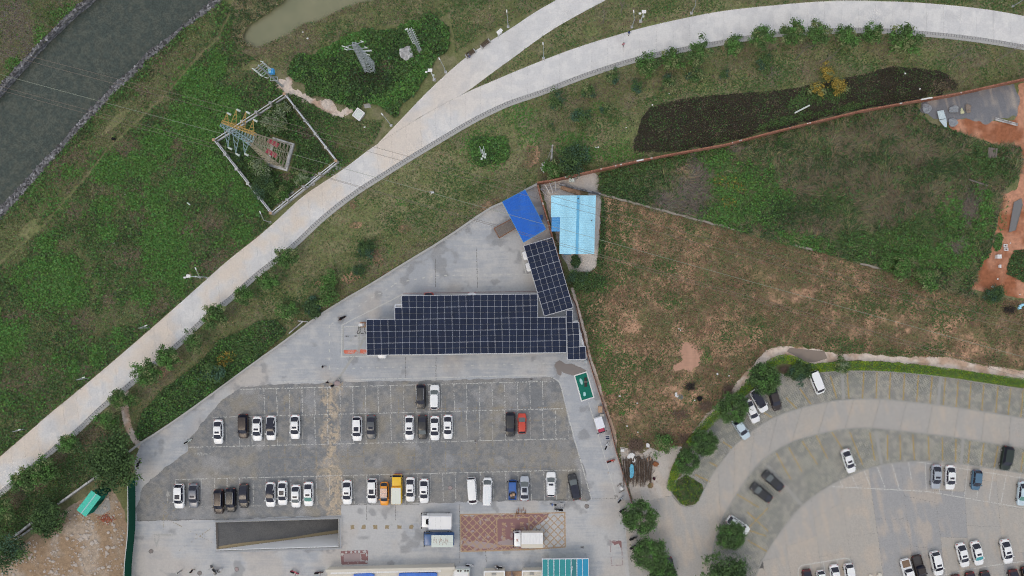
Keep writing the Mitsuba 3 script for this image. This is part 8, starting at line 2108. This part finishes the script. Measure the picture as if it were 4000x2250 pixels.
WL_ = ((2657, 1290), (2651, 1284), (2802, 1461), (2847, 1468), (2420, 1547), (2489, 1575), (2638, 1535), (2644, 1550), (2648, 1547), (2713, 1563), (2449, 1664), (2491, 1688), (490, 760), (446, 949), (404, 945), (614, 1064), (676, 1082), (617, 1080), (180, 1037), (135, 1025), (2328, 577), (2337, 576), (3535, 288), (3592, 348), (2614, 366), (2548, 410), (2446, 499), (1425, 497), (1913, 814), (1202, 151), (1183, 127), (3886, 850), (3946, 950), (3813, 1028), (3795, 1063), (3896, 1090), (3983, 1150), (3875, 1120), (2660, 1748), (2655, 1763), (1150, 307), (2440, 1790), (2452, 1802), (2484, 1785), (2492, 1792), (2500, 1799), (2488, 1800), (2512, 1808), (2505, 1790), (2470, 1772), (2448, 1775))
litter('white_litter', WL_, 'debris_white', 'small white scraps scattered over the fields', 1, (.10, .22))
for x, y, a, lab in ((2641, 1541, 1, 'white board beside the ash patch on the dry field'),):
    k = thing('board', lab, 'board'); c = W(x, y); scene[k] = mikit.ply(box(c[0] - .25, c[0] + .2, c[1] - .4, c[1] + .4, .05, .12), 'debris_white')
put('ash_patch', sheet(blob(2658, 1550, 12, 10), .024), 'ash', None); labels['ash_patch'] = {'label': 'grey ash patch of an old fire on the dry field', 'kind': 'structure'}
g = np.random.default_rng(21)
litter('log_pile_rubble', [(2490 + g.normal(0, 34), 1792 + g.normal(0, 20)) for _ in range(130)] + [(2500 + g.normal(0, 50), 1850 + g.normal(0, 45)) for _ in range(60)], 'rubble_stone', 'broken bits of rubble and rubbish among the logs beside the fence', 4, (.07, .2), 'rubble')
g = np.random.default_rng(12)
rp = scatter(RUB.buffer(-.5), 2.6, g); rp = rp[nz(rp[:, 0], rp[:, 1], 1.5, 4) > .42]
ms = []
for i, (x, y) in enumerate(rp):
    m = rock(g.choice([.08, .13, .2, .32], p=[.4, .33, .18, .09]), i, .6); m.apply_translation([x, y, .05]); ms.append(m)
k = key('rubble_stones'); scene[k] = mikit.ply(cat(ms), 'rubble_stone'); tag(k, 'pale stones and broken concrete strewn over the bare ground', 'stones', kind='stuff')
for x, y, r, lab in ((337, 2093, .55, 'flat pale concrete lump on the rubble ground, the upper large one'), (361, 2122, .5, 'pale concrete lump on the rubble ground, the lower large one'), (422, 2138, .4, 'white broken slab piece at the right of the rubble ground')):
    k = thing('concrete_lump', lab, 'rubble'); c = W(x, y); m = rock(r, int(x), .35); m.apply_translation([c[0], c[1], .12]); scene[k] = mikit.ply(m, 'rubble_stone')
ms = []
for i in range(90):
    x, y = 418 + g.normal(0, 14), 2030 + g.normal(0, 9) - (i % 3) * 2
    m = trimesh.creation.box((.24, .115, .06)); m.apply_transform(trimesh.transformations.rotation_matrix(g.uniform(0, 6), [0, 0, 1])); c = W(x, y); m.apply_translation([c[0], c[1], .05 + g.uniform(0, .15)]); ms.append(m)
k = thing('brick_heap', 'heap of loose red bricks right of the green roofed hut', 'bricks'); kk = put('bricks', cat(ms), 'brick_red', k); labels[kk] = {'kind': 'stuff'}
st = []
for s in (((1195, 690), (1090, 800)), ((1330, 640), (1290, 670)), ((1230, 690), (1200, 720))):
    a, b = W(*s[0]), W(*s[1])
    for i in range(60):
        t = g.uniform(); m = rock(g.uniform(.08, .22), i, .5); p = a + (b - a) * t; m.apply_translation([p[0] + g.normal(0, .4), p[1] + g.normal(0, .4), .06]); st.append(m)
k = key('spoil_stones'); scene[k] = mikit.ply(cat(st), 'plaster'); tag(k, 'broken pale concrete along the foot of the pylon enclosure beside the path', 'stones', kind='stuff')
# upper right yard: tarps, heaps, beams, boards
for pts, col, lab, nm in (([(3661, 434), (3686, 430), (3696, 462), (3669, 467)], 'roof_pale', 'pale ribbed sheet lying in the upper right yard', 'metal_sheet'), ([(3669, 470), (3697, 463), (3700, 497), (3690, 496), (3670, 478)], 'roof_pale', 'pale blue sheet below the ribbed one in the upper right yard', 'metal_sheet')):
    k = thing(nm, lab, 'sheet'); p = [W(x, y, .5) for x, y in pts[:4]]
    scene[k] = mikit.ply(corrugated(p[0], p[1], p[2], p[3], .25, .03), col)
mat('roof_pale', (.50, .60, .64), .5)
for x, y, rx, ry, col, lab in ((3718, 480, 20, 22, 'ash_pale', 'pale grey heap of gravel beside the sheets in the upper right yard'), (3722, 428, 22, 18, 'ash_pale', 'grey gravel heap beside the pale yellow tarpaulin'), (3778, 428, 14, 20, 'mulch', 'brownish gravel heap right of the pale yellow tarpaulin'), (3616, 424, 20, 20, 'ash_pale', 'pale spill of gravel at the left end of the upper right yard')):
    k = thing('gravel_heap', lab, 'heap'); scene[k] = mikit.ply(crumple(blob(x, y, rx, ry), .05, .55, int(x), .2), col)
dif('ash_pale', (.30, .32, .35))
k = thing('yellow_tarpaulin', 'pale yellow pointed tarpaulin in the upper right yard', 'tarpaulin'); scene[k] = mikit.ply(crumple(P(wp([(3748, 420), (3760, 442), (3758, 450), (3742, 448), (3744, 434)])), .4, .35, 9, .12), 'pale_yellow'); dif('pale_yellow', (.55, .55, .36))
for i, (a, b) in enumerate((((3884, 461), (3972, 485)), ((3884, 468), (3970, 491)))):
    k = thing('concrete_beam', f"long pale beam on the red earth at the upper right, {'upper' if i == 0 else 'lower'} of the pair", 'beam'); scene[k] = mikit.ply(beam((*W(*a)[:2], .3), (*W(*b)[:2], .3), .24 if i else .14), 'plaster')
k = thing('timber_stack', 'stack of weathered grey boards in the overgrown field near the right edge', 'timber')
for i in range(5):
    a, b = W(3856 + 6.2 * i + (3 if i == 4 else 0), 579 + i), W(3856 + 6.2 * i + (3 if i == 4 else 0) - 3, 618 + (i % 2) * 3)
    put('board', beam((a[0], a[1], .7 + .02 * i), (b[0], b[1], .68), .26), 'old_wood', k)
k = thing('timber_beam', 'brown timber lying across the field left of the red plots', 'timber'); scene[k] = mikit.ply(beam((*W(3778, 703)[:2], .6), (*W(3850, 727)[:2], .6), .2), 'old_wood')
for i, (x, y) in enumerate(((3924, 960), (3927, 974))):
    k = thing('water_frame', f"{'upper' if i == 0 else 'lower'} white square frame on the red plots", 'frame'); c = W(x, y); o = sg.box(c[0] - .35, c[1] - .3, c[0] + .35, c[1] + .3)
    put('rim', slab(o.difference(o.buffer(-.12)), .02, .35), 'debris_white', k); put('base', slab(o.buffer(-.1), .02, .06), 'mulch', k)
k = thing('plastic_canister', 'blue white plastic canisters at the right edge below the red plots', 'canister')
for x, y in ((3982, 1196), (3990, 1192), (3978, 1204)): c = W(x, y); put('canister', tube((c[0] - .25, c[1], .3), (c[0] + .25, c[1] + .1, .3), .24, 10), 'roof_pale_blue', k)
k = thing('stone_lumps', 'two pale broken stones on the slab yard at the bottom edge', 'stones')
for x, y, r in ((3433, 2246, .55), (3398, 2247, .3)): m = rock(r, int(x), .6); c = W(x, y); m.apply_translation([c[0], c[1], .25]); put('stone', m, 'cream', k)
k = thing('rubbish_pile', 'white rubbish and boxes on the verge between the fence and the drain grate', 'rubbish'); scene[k] = mikit.ply(crumple(blob(2424, 1905, 9, 10), .1, .6, 13, .12), 'debris_white')
k = thing('timber_rack', 'grey timber frame beside the rubbish on the fence verge', 'frame')
for a, b in (((2410, 1898), (2430, 1885)), ((2416, 1925), (2440, 1912)), ((2420, 1886), (2430, 1905))): put('bar', beam((*W(*a)[:2], .2), (*W(*b)[:2], .25), .09), 'old_wood', k)
k = thing('dark_bundle', 'black bundle lying on the mown trail in the meadow', 'bundle'); m = rock(.4, 31, .6); c = W(446, 543); m.apply_translation([c[0], c[1], .2]); scene[k] = mikit.ply(m, 'black')
